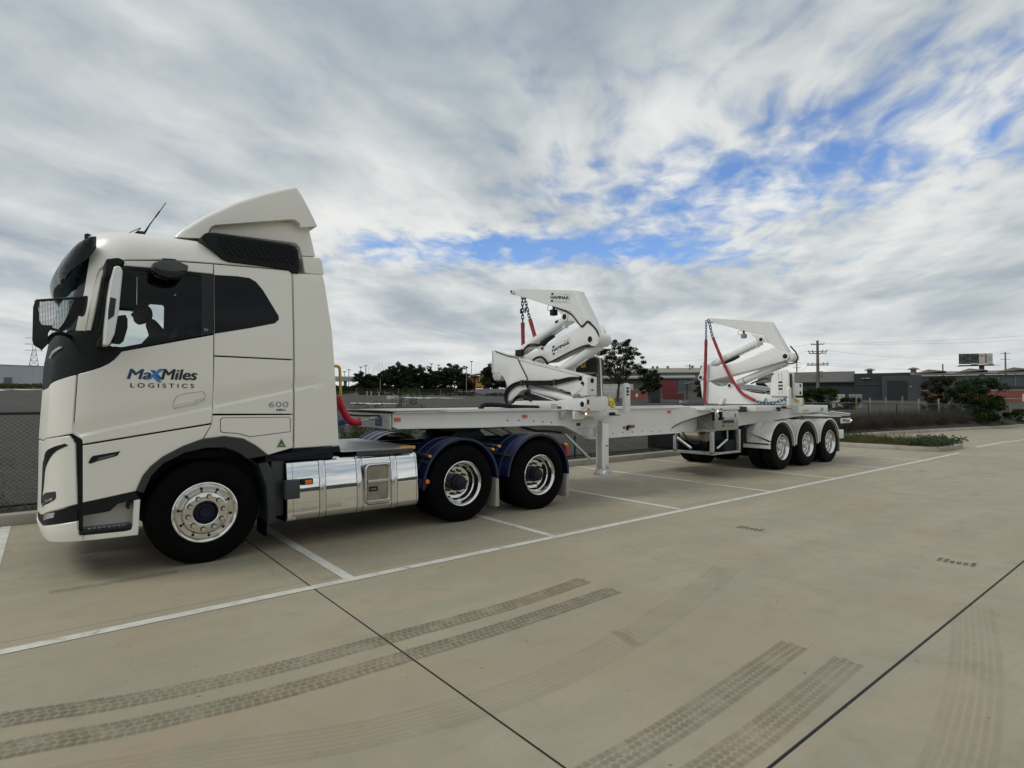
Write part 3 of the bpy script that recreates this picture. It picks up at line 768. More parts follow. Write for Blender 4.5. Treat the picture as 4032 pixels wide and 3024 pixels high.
both('step_trim', [(-.984, .709), (-.580, .775), (-.548, .702), (-.632, .693), (-.716, .675), (-.772, .619), (-.8, .612), (-.984, .597)], BLACKM, step=.06, off=-.004, th=.05)
both('step_surround', [(-.592, .693), (-.544, .697), (-.556, .369), (-.972, .374), (-.972, .424), (-.66, .416), (-.612, .423), (-.6, .464)], WHITE, step=.06, th=.16)
for sgn in (0, 1):
    fy = (lambda y: y) if not sgn else (lambda y: 2.5-y)
    a, b = sorted((fy(.205), fy(.215))); ob('step_recess', box(-.985, -.56, a, b, .40, .72), WHITE, truck)
    a, b = sorted((fy(.0), fy(.205))); st = ob('step_tread', box(-1.0, -.605, a, b, .428, .468, .012), BLACKP, truck)
    for k in range(8):
        a, b = sorted((fy(.03+.02*(k % 2)), fy(.055+.02*(k % 2)))); ob('tread_stud', box(-.935+.037*k, -.913+.037*k, a, b, .466, .474), STEEL, st)
    a, b = sorted((fy(.0), fy(.0+.2))); ob('step_recess_end', box(-.572, -.566, a+.001, b-.001, .44, .70), WHITE, truck)
# door handle
hh = both('door_handle_recess', [(-.28, 1.607), (-.256, 1.662), (-.176, 1.690), (-.03, 1.712), (-.008, 1.68), (-.016, 1.632), (-.09, 1.60), (-.275, 1.548)], WHITE, step=.04, off=-.014, th=0, edge=0)
for i in (0, 1):
    ob('recess_rim', frame_strip([(-.285, 1.607), (-.260, 1.666), (-.178, 1.695), (-.028, 1.717), (-.003, 1.682), (-.010, 1.63), (-.086, 1.594), (-.279, 1.541)], .007, .002, bool(i)), pm('shadow_gap_paint', (.42, .41, .38), .4), hh[i])
    ob('door_handle', skin([(-.290, 1.596), (-.108, 1.629), (-.03, 1.660), (-.014, 1.640), (-.08, 1.588), (-.284, 1.547)], step=.04, off=.014, th=.025, edge=.008, mirror=bool(i)), pm('handle_paint', (.70, .69, .65), .3, coat=.4, var=.02), doors[i])
    ob('handle_key_panel', skin([(-.105, 1.629), (-.03, 1.658), (-.018, 1.640), (-.082, 1.592), (-.112, 1.588)], step=.04, off=.0155, th=.003, edge=.002, mirror=bool(i)), SILV, doors[i])

# lettering on the near door: each word flat on the door skin
def on_cab(bm, s0, z0, off=.003):
    for v in bm.verts: v.co = cab_pt(s0+v.co.x, z0+v.co.y)+Vector((0, -off-v.co.z, 0))
    return bm
def cab_word(txt, s0, z0, w, h, m, shear=0., bold=.0, space=1., name='lettering', parent=None):
    bm = fit_text(txt, w, h, shear, bold, space)
    return ob(name, on_cab(bm, s0, z0), m, parent or doors[0], smooth=0)
cab_word('Ma', -.664, 1.822, .195, .098, TEXTN, .22, .0035)
bmx = bmesh.new()   # the big X of the word mark, crossing below the line
def xpiece(pts): bmx.faces.new([bmx.verts.new((*p, 0)) for p in pts])
xpiece([(-.480, 1.912), (-.445, 1.912), (-.372, 1.822), (-.405, 1.822)])
ob('lettering', on_cab(bmx, 0, 0), TEXTB, doors[0], smooth=0)
bmx = bmesh.new(); xpiece([(-.515, 1.822), (-.480, 1.822), (-.362, 1.926), (-.402, 1.928)])
xpiece([(-.436, 1.858), (-.405, 1.822), (-.378, 1.797), (-.415, 1.797), (-.455, 1.842)])
ob('lettering', on_cab(bmx, 0, 0, .004), pm('sky_blue_lettering', (.03, .22, .55), .4), doors[0], smooth=0)
cab_word('Miles', -.392, 1.822, .312, .106, TEXTD, .22, .0035)
cab_word('LOGISTICS', -.636, 1.745, .528, .042, TEXTD, 0, .0022, 1.55)
cab_word('600', .600, 1.548, .205, .060, TEXTG, 0, .002, 1.1, 'model_number', truck)
cab_word('EURO 6', .68, 1.507, .095, .024, TEXTD, 0, .004, 1., 'emission_badge', truck)
cab_word('FH', -.022, 2.318, .036, .026, pm('badge_silver', (.45, .46, .46), .4), .15, .001, 1., 'window_badge', truck).location.y -= .006
bm = bmesh.new(); bm.faces.new([bm.verts.new((*p, 0)) for p in ((.676, 1.113), (.794, 1.110), (.734, 1.220))])
tri = ob('triangle_sticker', on_cab(bm, 0, 0, .002), pm('sticker_border', (.62, .64, .60), .5), truck, smooth=0)
bm = bmesh.new(); bm.faces.new([bm.verts.new((*p, 0)) for p in ((.688, 1.120), (.783, 1.118), (.735, 1.207))])
ob('sticker_field', on_cab(bm, 0, 0, .003), pm('sticker_green', (.012, .12, .05), .5), tri, smooth=0)
bm = bmesh.new()
bm.faces.new([bm.verts.new((*p, 0)) for p in ((.705, 1.128), (.716, 1.143), (.730, 1.152), (.746, 1.156), (.757, 1.148), (.768, 1.131), (.760, 1.134), (.750, 1.143), (.740, 1.143), (.744, 1.126), (.735, 1.126), (.731, 1.141), (.718, 1.135))])
ob('sticker_emblem', on_cab(bm, 0, 0, .004), pm('sticker_gold', (.55, .40, .06), .5), tri, smooth=0)

# sun visor across the top of the windscreen
VX = [(2.60, -1.12), (2.65, -1.165), (2.695, -1.206), (2.742, -1.227), (2.80, -1.232), (2.873, -1.217), (2.949, -1.184), (3.035, -1.146), (3.10, -1.10), (3.136, -1.045), (3.165, -.97), (3.185, -.90)]
def visor():
    """smoked visor: side wings and a front sheet bowed across the cab"""
    bm = bmesh.new(); cols = []
    zb = lambda x: lerp([(-1.17, 2.655), (-1.13, 2.71), (-1.07, 2.805), (-1.01, 2.88), (-.945, 2.95), (-.915, 3.02)], x)
    def plan(t, z):
        xv = lerp(VX, z); c = xv+.055
        if t < .25: x = -.905+(min(-.91, c+.26)+.905)*t/.25; return x, .11
        if t < .6:
            a = (t-.25)/.35*PI/2; x0 = min(-.91, c+.26); return x0-(x0-c)*math.sin(a), .11+.375*(1-math.cos(a))
        y = .485+.765*(t-.6)/.4; return c-.055*(1-((y-1.25)/.765)**2), y
    N = 44; rows = 12
    for i in range(2*N+1):
        t = i/N if i <= N else 2-i/N; mir = i > N; xr = plan(t, 2.9)[0]; lo = zb(xr) if t < .6 else 2.645
        col = []
        for j in range(rows+1):
            z = 3.135+(lo-3.135)*j/rows; x, y = plan(t, z); col.append(bm.verts.new((x, 2.5-y if mir else y, z)))
        cols.append(col)
    for A, B in zip(cols, cols[1:]):
        for j in range(rows): bm.faces.new((A[j], B[j], B[j+1], A[j+1]))
    return bm
bm = visor(); bmesh.ops.remove_doubles(bm, verts=bm.verts, dist=1e-4)
vz = ob('sun_visor', bm, VGLASS, truck, smooth=60)
def disc_on(s, z, r, off, m, name, parent, inner=.0):
    bm = bmesh.new(); n = 20; c = cab_pt(s, z); nn = cab_n(s, z); a = nn.orthogonal().normalized(); b = nn.cross(a)
    A = [bm.verts.new(c+nn*off+(a*math.cos(2*PI*k/n)+b*math.sin(2*PI*k/n))*r) for k in range(n)]
    if inner:
        B = [bm.verts.new(c+nn*off+(a*math.cos(2*PI*k/n)+b*math.sin(2*PI*k/n))*inner) for k in range(n)]
        for k in range(n): bm.faces.new((A[k], A[(k+1) % n], B[(k+1) % n], B[k]))
    else: bm.faces.new(A)
    return ob(name, bm, m, parent, smooth=0)
ob('visor_fixing', lathe([(.035, 0), (.035, -.004), (.028, -.004)], 20), BLACKM, vz, (-.965, .106, 3.075))
# header shade behind the visor
both('windscreen_header', [(-1.006, 3.082), (-1.018, 2.95), (-1.25, 2.90), (FRONT, 2.90), (FRONT, 3.082)], BLACKM, step=.08, off=-.004, th=0, edge=0)
both('roof_front_trim', [(-.993, 3.165), (-1.003, 3.092), (FRONT, 3.092), (FRONT, 3.23), (-1.2, 3.21)], BLACKM, step=.06, edge=0)
# roof: marker, aerial, deflector, vent
for yy in (.5, 2.0): ob('roof_marker_lamp', bev(prism([(-.975, 3.15), (-.982, 3.225), (-.955, 3.240), (-.92, 3.225), (-.88, 3.17), (-.88, 3.12)], 'Y', yy-.03, yy+.03), .008), BLACKP, truck)
an = ob('aerial', tube([(-.484, .6, 3.34), (-.43, .6, 3.455), (-.365, .6, 3.571), (-.289, .6, 3.711)], [.011, .006, .004, .004], 8, 1), BLACKM, truck)
ob('aerial_base', bev(prism([(-.575, 3.25), (-.57, 3.335), (-.53, 3.362), (-.484, 3.368), (-.472, 3.345), (-.47, 3.25)], 'Y', .565, .635), .012), BLACKP, an)
ob('aerial_sleeve', cyl((-.385, .6, 3.535), (-.345, .6, 3.608), .0075, 10), BLACKP, an)
ob('aerial_lead', tube([(-.64, .55, 3.30), (-.56, .55, 3.36), (-.515, .55, 3.388), (-.545, .55, 3.35), (-.57, .56, 3.32)], .004, 6), GREYP, an)
DEF = [(-.242, 3.303), (-.225, 3.34), (-.16, 3.41), (.031, 3.581), (.321, 3.787), (.63, 3.964), (.925, 4.102), (.97, 4.114), (1.005, 4.108), (1.026, 4.08), (1.234, 3.689), (1.040, 3.643), (1.023, 3.693), (.979, 3.716), (.928, 3.715), (.132, 3.497), (.100, 3.475), (.080, 3.44), (.068, 3.39), (.0, 3.33)]
bm = prism(DEF, 'Y', .35, 2.15)
es = []
for e in bm.edges:
    a, b = e.verts
    if abs(a.co.y-b.co.y) < 1e-6 and min(a.co.z, b.co.z) > 3.30 and max(a.co.x, b.co.x) <= 1.03:
        mid = (a.co+b.co)/2
        top = lerp([(p[0], p[1]) for p in DEF[:10]], mid.x)
        if mid.z > top-.06: es.append(e)
bmesh.ops.bevel(bm, geom=es, offset=.10, segments=5, profile=.5, affect='EDGES', clamp_overlap=True)
df = ob('roof_deflector', bm, WHITE, truck, smooth=50)
ob('deflector_skirt', bev(prism([(.098, 3.40), (.117, 3.505), (.156, 3.542), (1.03, 3.73), (1.16, 3.70), (1.172, 3.687), (1.255, 3.353), (1.095, 3.336), (1.071, 3.428), (1.031, 3.469), (.98, 3.475), (.144, 3.44)], 'Y', .46, 2.04), .012), WHITE, df)
ob('deflector_strut', box(-.12, .12, .5, .56, 3.25, 3.36), DSTEEL, df)
for mir in (False, True):
    q = (lambda a, b: (a, b)) if not mir else (lambda a, b: (2.5-b, 2.5-a))
    ob('rear_corner_box', prism([(.974, 3.237), (1.172, 3.256), (1.199, 3.225), (1.228, 3.083), (1.216, 3.066), (1.021, 3.055), (1.002, 3.075)], 'Y', *q(.10, .42), .02, 3), WHITE, truck)
    VENT = [(-.053, 3.263), (-.029, 3.308), (.007, 3.331), (.074, 3.340), (.821, 3.350), (.887, 3.339), (.924, 3.285), (.939, 3.078), (.926, 3.032), (.846, 3.032), (.817, 3.063), (.209, 3.059), (.145, 3.080), (.058, 3.159)]
    vt = ob('air_intake', prism(VENT, 'Y', *q(.065, .45), .02, 3), BLACKM, truck)
    ya, yb = q(.050, .066)
    for k in range(27):       # slanting louvres
        x0 = .06+.031*k; zt = 3.318; zb = 3.132+.010*(k % 2); dx = .13
        xa = max(x0, .10); xb = min(x0+dx, .885)
        if xb-xa < .03: continue
        ta = (xa-x0)/dx; tb = (xb-x0)/dx; za = zt+(zb-zt)*ta; zb2 = zt+(zb-zt)*tb
        ob('louvre', prism([(xa, za), (xa+.011, za), (xb+.011, zb2), (xb, zb2)], 'Y', ya, yb), BLACKP, vt)
# mirrors
for mir in (False, True):
    q = (lambda a, b: (a, b)) if not mir else (lambda a, b: (2.5-b, 2.5-a))
    mw = ob('mirror_cover', prism([(-.801, 2.795), (-.756, 2.804), (-.736, 2.761), (-.760, 2.411), (-.788, 2.203), (-.826, 2.101), (-.870, 2.098), (-.853, 2.324), (-.837, 2.542), (-.819, 2.695)], 'Y', *q(-.36, -.14), .022, 3), pm('mirror_silver_paint', (.74, .75, .75), .3, coat=.4, var=.02), truck)
    ob('mirror_grip', prism([(-.838, 2.40), (-.825, 2.52), (-.782, 2.51), (-.795, 2.36), (-.838, 2.32)], 'Y', *q(-.366, -.355), .006), GREYP, mw)
    ob('mirror_housing', prism([(-.743, 2.80), (-.715, 2.80), (-.631, 2.744), (-.629, 2.461), (-.672, 2.436), (-.760, 2.435), (-.757, 2.608)], 'Y', *q(-.34, -.15), .018, 3), BLACKM, mw)
    ob('mirror_lower_housing', prism([(-.766, 2.367), (-.71, 2.381), (-.694, 2.343), (-.693, 2.269), (-.708, 2.20), (-.722, 2.144), (-.737, 2.128), (-.798, 2.133)], 'Y', *q(-.34, -.15), .018, 3), BLACKM, mw)
    a, b = q(-.33, -.16); ob('mirror_glass', box(-.628, -.626, a+.02, b-.02, 2.48, 2.73), MIRROR, mw)
    ob('mirror_arm', prism([(-.856, 2.86), (-.77, 2.885), (-.729, 2.875), (-.713, 2.834), (-.79, 2.80), (-.809, 2.733), (-.859, 2.733)], 'Y', *q(-.30, .05), .02, 3), BLACKM, mw)
    ob('mirror_foot', prism([(-.90, 2.10), (-.80, 2.12), (-.79, 2.17), (-.85, 2.19), (-.90, 2.16)], 'Y', *q(-.25, .02), .015), BLACKM, mw)
    kb = ob('kerb_mirror', prism([(-.488, 2.909), (-.415, 2.941), (-.291, 2.953), (-.196, 2.923), (-.201, 2.871), (-.296, 2.845), (-.40, 2.838), (-.481, 2.854)], 'Y', *q(-.16, .02), .016, 3), pm('mirror_grey', (.060, .066, .066), .5, var=.1), truck)
    ob('mirror_bracket', prism([(-.43, 2.93), (-.41, 2.965), (-.30, 2.972), (-.275, 2.93), (-.31, 2.905), (-.39, 2.905)], 'Y', *q(-.15, .055), .012), GREYP, kb)
    a, b = q(-.15, .0); bmx = bmesh.new()   # curved lower bowl of the mirror
    ob('mirror_bowl', bev(prism([(-.49, 2.85), (-.21, 2.865), (-.225, 2.825), (-.28, 2.79), (-.36, 2.78), (-.44, 2.795), (-.478, 2.82)], 'Y', a, b), .02, 3), BLACKP, kb)
# mesh-backed front mirror ahead of the near pillar
fm = ob('front_mirror_housing', prism([(-1.341, 2.414), (-1.328, 2.469), (-1.297, 2.466), (-1.309, 2.388), (-1.297, 2.295), (-1.276, 2.267), (-1.207, 2.267), (-1.238, 2.211), (-1.237, 2.116), (-1.282, 2.054), (-1.289, 2.068), (-1.332, 2.098), (-1.342, 2.139)], 'Y', -.10, .02, .012, 3), BLACKP, truck)
MF = [(-1.324, 2.475), (-1.01, 2.536), (-.978, 2.541), (-.998, 2.387), (-1.035, 2.378), (-1.07, 2.308), (-1.131, 2.242), (-1.178, 2.233), (-1.276, 2.262), (-1.303, 2.292), (-1.314, 2.388)]
ob('mirror_frame', tube([(x, -.06, z) for x, z in MF+[MF[0]]], .011, 8, 4), BLACKP, fm)
ob('mirror_back_plate', prism([(-1.055, 2.524), (-.985, 2.537), (-1.003, 2.39), (-1.042, 2.382), (-1.08, 2.31), (-1.135, 2.248), (-1.17, 2.24), (-1.13, 2.31), (-1.10, 2.40)], 'Y', -.065, -.045, .004), BLACKM, fm)
bm = bmesh.new()
def inside(x, z, P):
    c = False
    for i in range(len(P)):
        (x0, z0), (x1, z1) = P[i-1], P[i]
        if (z0 > z) != (z1 > z) and x < (x1-x0)*(z-z0)/(z1-z0)+x0: c = not c
    return c
k = -1.32
while k < -1.02:
    zz = [z/1000 for z in range(2230, 2545, 6) if inside(k, z/1000, MF)]
    if len(zz) > 2: add(bm, box(k-.0017, k+.0017, -.062, -.059, zz[0], zz[-1]))
    k += .0105
k = 2.24
while k < 2.53:
    xx = [x/1000 for x in range(-1325, -1000, 5) if inside(x/1000, k, MF)]
    if len(xx) > 2: add(bm, box(xx[0], xx[-1], -.0655, -.0625, k-.0017, k+.0017))
    k += .0105
g_ = ob('mesh_screen', bm, BLACKM, fm, smooth=0); g_['kind'] = 'stuff'
ob('mirror_bracket', tube([(-1.25, -.04, 2.12), (-1.20, 0, 2.20), (-1.13, .10, 2.22), (-1.08, .16, 2.20)], .018, 8), BLACKM, fm)
ob('mirror_trim', tube([(-1.342, -.05, 2.13), (-1.325, -.05, 2.16), (-1.29, -.05, 2.185), (-1.265, -.05, 2.19)], .007, 8), SILV, fm)
ob('corner_trim', tube([cab_pt(s, 2.02+z)+cab_n(s, 2.02)*.008 for s, z in ((-1.50, .0), (-1.36, .045), (-1.22, .085))], .011, 8), pm('bright_trim', (.8, .82, .82), .2, var=.02), truck)

# cab floor, back wall, dashboard, seats: dark shell inside
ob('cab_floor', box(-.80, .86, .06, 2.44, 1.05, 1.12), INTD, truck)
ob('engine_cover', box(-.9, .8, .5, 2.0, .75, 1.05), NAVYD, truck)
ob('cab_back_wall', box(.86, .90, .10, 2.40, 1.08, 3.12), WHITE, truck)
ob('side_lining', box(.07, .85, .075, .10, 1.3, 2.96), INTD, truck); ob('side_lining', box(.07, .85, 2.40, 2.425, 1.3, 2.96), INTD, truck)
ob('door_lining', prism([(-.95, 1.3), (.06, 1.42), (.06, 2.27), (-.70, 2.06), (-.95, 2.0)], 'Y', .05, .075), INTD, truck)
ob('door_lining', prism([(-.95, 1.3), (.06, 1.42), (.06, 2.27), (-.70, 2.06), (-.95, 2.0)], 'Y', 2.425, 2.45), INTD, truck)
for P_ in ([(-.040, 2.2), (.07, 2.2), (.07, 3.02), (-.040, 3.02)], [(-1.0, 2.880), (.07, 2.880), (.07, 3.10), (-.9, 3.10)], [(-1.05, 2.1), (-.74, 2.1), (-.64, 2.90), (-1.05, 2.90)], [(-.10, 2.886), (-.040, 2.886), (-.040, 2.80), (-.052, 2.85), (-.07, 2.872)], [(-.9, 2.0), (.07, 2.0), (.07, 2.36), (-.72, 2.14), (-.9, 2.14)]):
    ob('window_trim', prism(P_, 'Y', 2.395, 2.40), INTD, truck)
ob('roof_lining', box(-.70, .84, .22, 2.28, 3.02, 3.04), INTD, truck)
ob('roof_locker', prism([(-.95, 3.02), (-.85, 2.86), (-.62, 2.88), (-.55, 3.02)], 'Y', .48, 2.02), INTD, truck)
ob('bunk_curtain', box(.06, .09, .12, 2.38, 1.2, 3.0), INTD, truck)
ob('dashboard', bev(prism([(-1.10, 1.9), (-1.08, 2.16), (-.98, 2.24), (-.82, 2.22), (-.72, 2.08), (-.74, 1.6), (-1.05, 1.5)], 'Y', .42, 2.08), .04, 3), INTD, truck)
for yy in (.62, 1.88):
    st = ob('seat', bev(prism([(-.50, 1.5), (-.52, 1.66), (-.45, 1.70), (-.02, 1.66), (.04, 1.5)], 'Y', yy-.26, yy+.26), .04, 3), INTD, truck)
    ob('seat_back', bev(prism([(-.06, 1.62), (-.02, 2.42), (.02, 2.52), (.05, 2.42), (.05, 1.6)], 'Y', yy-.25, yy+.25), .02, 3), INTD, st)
sw = ob('steering_wheel', lathe([(.225+.016*math.cos(a*PI/4), .016*math.sin(a*PI/4)) for a in range(8)], 28, 'Z', True), BLACKM, truck, (-.70, 1.88, 2.20), (0, math.radians(38), 0))
ob('wheel_hub', lathe([(0, -.03), (.07, -.03), (.07, .02), (0, .02)], 16, 'Z'), BLACKM, sw, (-.70, 1.88, 2.20))

# wheels
def tyre_prof(R, w, rim=.292):
    sh = .03
    return [(rim, .018), (rim+.025, .004), (rim+.09, -.010), (R-.10, -.006), (R-.055, .006), (R-.02, .018), (R-.004, .034), (R, .052),
            (R, w*.28), (R-.012, w*.285), (R-.012, w*.305), (R, w*.31), (R, w*.485), (R-.012, w*.49), (R-.012, w*.51), (R, w*.515), (R, w*.69), (R-.012, w*.695), (R-.012, w*.715), (R, w*.72),
            (R, w-.052), (R-.004, w-.034), (R-.02, w-.018), (R-.055, w-.006), (R-.10, w+.006), (rim+.09, w+.010), (rim, w-.018)]
TY = {}
def tyre(kind, R, w, m):
    if kind not in TY: 
        bm = lathe(tyre_prof(R, w), 72, 'Y', True)
        TY[kind] = mesh_of('tyre', bm, m, 30)
    return TY[kind]
def drill_ring(n, r, y0, y1, rad, seg=14, hexa=False, ph=0.):
    out = []
    for k in range(n):
        a = 2*PI*(k+ph)/n; bm = cyl((r*math.cos(a), y0, r*math.sin(a)), (r*math.cos(a), y1, r*math.sin(a)), rad, 6 if hexa else seg); out.append(bm)
    return out
WM = {}
def front_wheel(loc, rot=0):
    w = link('wheel', tyre('steer', .510, .34, RUBBER), truck, loc, (0, 0, rot))
    if 'fr' not in WM:
        WM['fr'] = mesh_of('rim', lathe([(.292, .10), (.285, .02), (.2985, .006), (.2985, -.004), (.288, -.010), (.276, -.004), (.266, .010), (.254, .018), (.220, .018), (.210, -.004), (.200, -.022), (.188, -.026), (.120, -.026), (.112, -.020), (.110, .06)], 72), CHROME, 30)
        WM['fhub'] = mesh_of('hub', lathe([(.1095, .05), (.1095, -.020), (.103, -.026), (.098, -.012), (.090, .004), (.062, .002), (.055, -.012), (.030, -.014), (0, -.010)], 40), NAVYD, 30)
        WM['nut'] = mesh_of('nut', bev(cyl((0, .0, 0), (0, -.024, 0), .0195, 10), .003, 1), CHROME, 25)
        WM['nutring'] = mesh_of('nut_washer', lathe([(.0255, -.0), (.0255, -.003), (.0155, -.003)], 16), BLACKM, 25)
        WM['hole'] = mesh_of('hand_hole', lathe([(.0145, 0), (.0145, -.002), (.0, -.002)], 16), BLACKM, 25)
    r = link('rim', WM['fr'], w, loc)
    h = link('hub', WM['fhub'], w, loc)
    for k in range(10):
        a = 2*PI*(k+.25)/10
        p = Vector((.160*math.cos(a), -.027, .160*math.sin(a)))
        for nm in ('nutring', 'nut'):
            o = link({'nut': 'wheel_nut', 'nutring': 'nut_ring'}[nm], WM[nm], w, Vector(loc)+p)
        a += PI/10; p = Vector((.237*math.cos(a), .0175, .237*math.sin(a)))
        link('hand_hole', WM['hole'], w, Vector(loc)+p)
    return w
def dual_rims(w, loc, navy=True):
    if 'dr' not in WM:
        WM['dr'] = mesh_of('rim', lathe([(.292, .12), (.284, .03), (.2985, .008), (.2985, -.002), (.290, -.008), (.280, .000), (.272, .016), (.262, .030), (.256, .075), (.250, .10), (.236, .112), (.228, .150), (.212, .168), (.190, .174), (.105, .174), (.100, .19)], 72), CHROME, 30)
        WM['dhub'] = mesh_of('hub', lathe([(.115, .19), (.115, .135), (.104, .125), (.100, .070), (.088, .062), (.084, .030), (.070, .022), (.0, .022)], 36), NAVYD, 30)
        WM['thub'] = mesh_of('hub', lathe([(.115, .19), (.115, .135), (.104, .125), (.100, .060), (.090, .045), (.0, .040)], 36), ALLOY, 30)
        WM['dnut'] = mesh_of('nut', bev(cyl((0, .172, 0), (0, .128, 0), .017, 6), .003, 1), DSTEEL, 25)
        WM['dnutc'] = mesh_of('nut', bev(cyl((0, .172, 0), (0, .128, 0), .017, 6), .003, 1), ALLOY, 25)
        WM['dhole'] = mesh_of('hand_hole', lathe([(.024, .0), (.024, -.005), (0, -.005)], 16), BLACKM, 25)
    link('rim', WM['dr'], w, loc); link('hub', WM['dhub' if navy else 'thub'], w, loc)
    for k in range(10):
        a = 2*PI*k/10
        link('wheel_nut', WM['dnut' if navy else 'dnutc'], w, Vector(loc)+Vector((.155*math.cos(a), 0, .155*math.sin(a))))
        if k % 2 == 0:
            o = link('hand_hole', WM['dhole'], w, Vector(loc)+Vector((.232*math.cos(a+.3), .132, .232*math.sin(a+.3))), (0, 0, 0))
front_wheel((0.01, .01, .508)); front_wheel((0.01, 2.49, .508), PI)
for x in (3.09, 4.46):
    for y, rt in ((.0, 0), (2.5, PI)):
        w = link('wheel', tyre('drive', .512, .275, RUBBER), truck, (x, y, .508), (0, 0, rt)); dual_rims(w, (x, y, .508))
        y2 = .335 if y == 0 else 2.165
        link('inner_wheel', TY['drive'], truck, (x, y2, .508), (0, 0, rt))
    ob('drive_axle', cyl((x, .3, .508), (x, 2.2, .508), .11, 16), NAVYD, truck)
ob('steer_axle', cyl((0, .3, .45), (0, 2.2, .45), .07, 12), NAVYD, truck)

# front wheel well lining, mud flap
for mir in (False, True):
    q = (lambda a, b: (a, b)) if not mir else (lambda a, b: (2.5-b, 2.5-a))
    a, b = q(.03, .44)
    ob('wheel_well', arcshell(.01, .50, .66, 5, 170, a, b, .012, 24, 0, False), BLACKM, truck)
    a, b = q(.42, .44); ob('wheel_well_back', prism([(-.62, .45), (-.55, 1.15), (.7, 1.2), (.75, .45)], 'Y', a, b), BLACKM, truck)
    a, b = q(.0, .40)
    ob('front_mudguard', prism([(.503, .956), (.596, .967), (.649, .874), (.676, .746), (.686, .566), (.689, .315), (.603, .313), (.601, .486), (.582, .71)], 'Y', a, b, .01), pm('arch_black_plastic2', (.022, .028, .031), .6, var=.15), truck)
    a, b = q(.06, .40); ob('mud_flap', box(.60, .612, a, b, .17, .33), RUBBER, truck)
# chassis rails and running gear
for yy in (.82, 1.60): ob('chassis_rail', box(-.8, 5.05, yy, yy+.08, .72, 1.0), NAVYD, truck)
for xx in (1.0, 1.9, 2.6, 3.75, 4.95): ob('chassis_crossmember', box(xx, xx+.12, .90, 1.60, .74, .96), NAVYD, truck)
ob('under_cab_beam', prism([(.60, 1.03), (1.40, 1.092), (1.42, 1.03), (.75, .98)], 'Y', .05, .10), NAVYD, truck)
ob('cab_tunnel', box(.60, 1.35, .10, 2.4, .96, 1.09), NAVYD, truck)
ob('battery_box', box(.66, .80, .10, .6, .36, .98, .02), DSTEEL, truck)
ob('battery_box', box(.70, 2.42, 1.85, 2.46, .30, .95, .05), DSTEEL, truck)
# fuel tank
def tank_sec():
    pts = []; y0, y1, z0, z1 = .015, .66, .292, .968
    def arc(cx, cz, r, a0, a1=None, n=6):
        a1 = a0+90 if a1 is None else a1
        for k in range(n+1): a = math.radians(a0+(a1-a0)*k/n); pts.append((cx+r*math.cos(a), cz+r*math.sin(a)))
    arc(y1-.08, z0+.08, .08, 270); arc(y1-.08, z1-.08, .08, 0); arc(y0+.135, z1-.085, .085, 90, 170)
    for z, y in ((.84, .0555), (.80, .0475), (.75, .0395), (.70, .0330), (.65, .0278), (.60, .0237), (.55, .0206), (.50, .0184), (.45, .0170), (.40, .0162)): pts.append((y, z))
    arc(y0+.085, z0+.085, .085, 182, 270)
    return pts
tk = ob('fuel_tank', bev(prism(tank_sec(), 'X', .80, 2.43), .018, 3, 50), pm('polished_tank_steel', (.80, .80, .79), .025, 1.0, var=.01, scale=1.5), truck, smooth=50)
def strap(x0, x1, grow, m, nm):
    pts = tank_sec(); cy, cz = .337, .63
    P = [(cy+(y-cy)*(1+grow/.32), cz+(z-cz)*(1+grow/.34)) for y, z in pts]
    ob(nm, prism(P, 'X', x0, x1, .002, 1), m, tk, smooth=50)
STRAP = pm('strap_steel', (.70, .71, .71), .10, 1.0, var=.03)
for a, b in ((1.168, 1.236), (1.612, 1.684), (2.056, 2.134)):
    strap(a-.006, b+.006, .0015, BLACKM, 'strap_rubber'); strap(a, b, .004, STRAP, 'tank_strap')
strap(.800, .812, .003, BLACKM, 'tank_edge'); strap(.87, .876, .0008, BLACKM, 'tank_seam'); strap(2.395, 2.403, .001, BLACKM, 'tank_seam')
def rrect(x0, x1, z0, z1, r, n=5):
    P = []
    for cx, cz, a0 in ((x1-r, z1-r, 0), (x0+r, z1-r, 90), (x0+r, z0+r, 180), (x1-r, z0+r, 270)):
        for k in range(n+1): a = math.radians(a0+90*k/n); P.append((cx+r*math.cos(a), cz+r*math.sin(a)))
    return P
SX0, SX1, SZ0, SZ1 = 1.70, 2.035, .375, .868
DULL = pm('step_well_steel', (.32, .29, .24), .42, .8, var=.15, scale=6)
sw_ = ob('step_well', prism(rrect(SX0+.02, SX1-.02, SZ0+.02, SZ1-.02, .05), 'Y', .0122, .0142), DULL, tk)
bm = bmesh.new(); A = rrect(SX0, SX1, SZ0, SZ1, .06, 6); B = rrect(SX0+.035, SX1-.035, SZ0+.035, SZ1-.035, .04, 6)
va = [bm.verts.new((p[0], .006, p[1])) for p in A]; vb = [bm.verts.new((p[0], .006, p[1])) for p in B]
vc = [bm.verts.new((p[0], .0135, p[1])) for p in B]; vd = [bm.verts.new((p[0], .0165, p[1])) for p in A]
n = len(A)
vm_ = [bm.verts.new((a[0]*.5+b[0]*.5, -.008, a[1]*.5+b[1]*.5)) for a, b in zip(A, B)]
for i in range(n):
    j = (i+1) % n
    bm.faces.new((va[i], va[j], vm_[j], vm_[i])); bm.faces.new((vm_[i], vm_[j], vb[j], vb[i])); bm.faces.new((vb[i], vb[j], vc[j], vc[i])); bm.faces.new((va[i], vd[i], vd[j], va[j]))
ob('step_well_rim', bm, ALLOY, tk, smooth=60)
ob('tank_step', box(SX0+.035, SX1-.035, -.010, .012, .640, .672, .004), ALLOY, tk)
ob('tank_step', box(SX0+.035, SX1-.035, -.010, .012, .405, .430, .004), ALLOY, tk)
ob('tank_plate', box(1.755, 1.865, .008, .0118, .535, .590), BLACKP, tk)
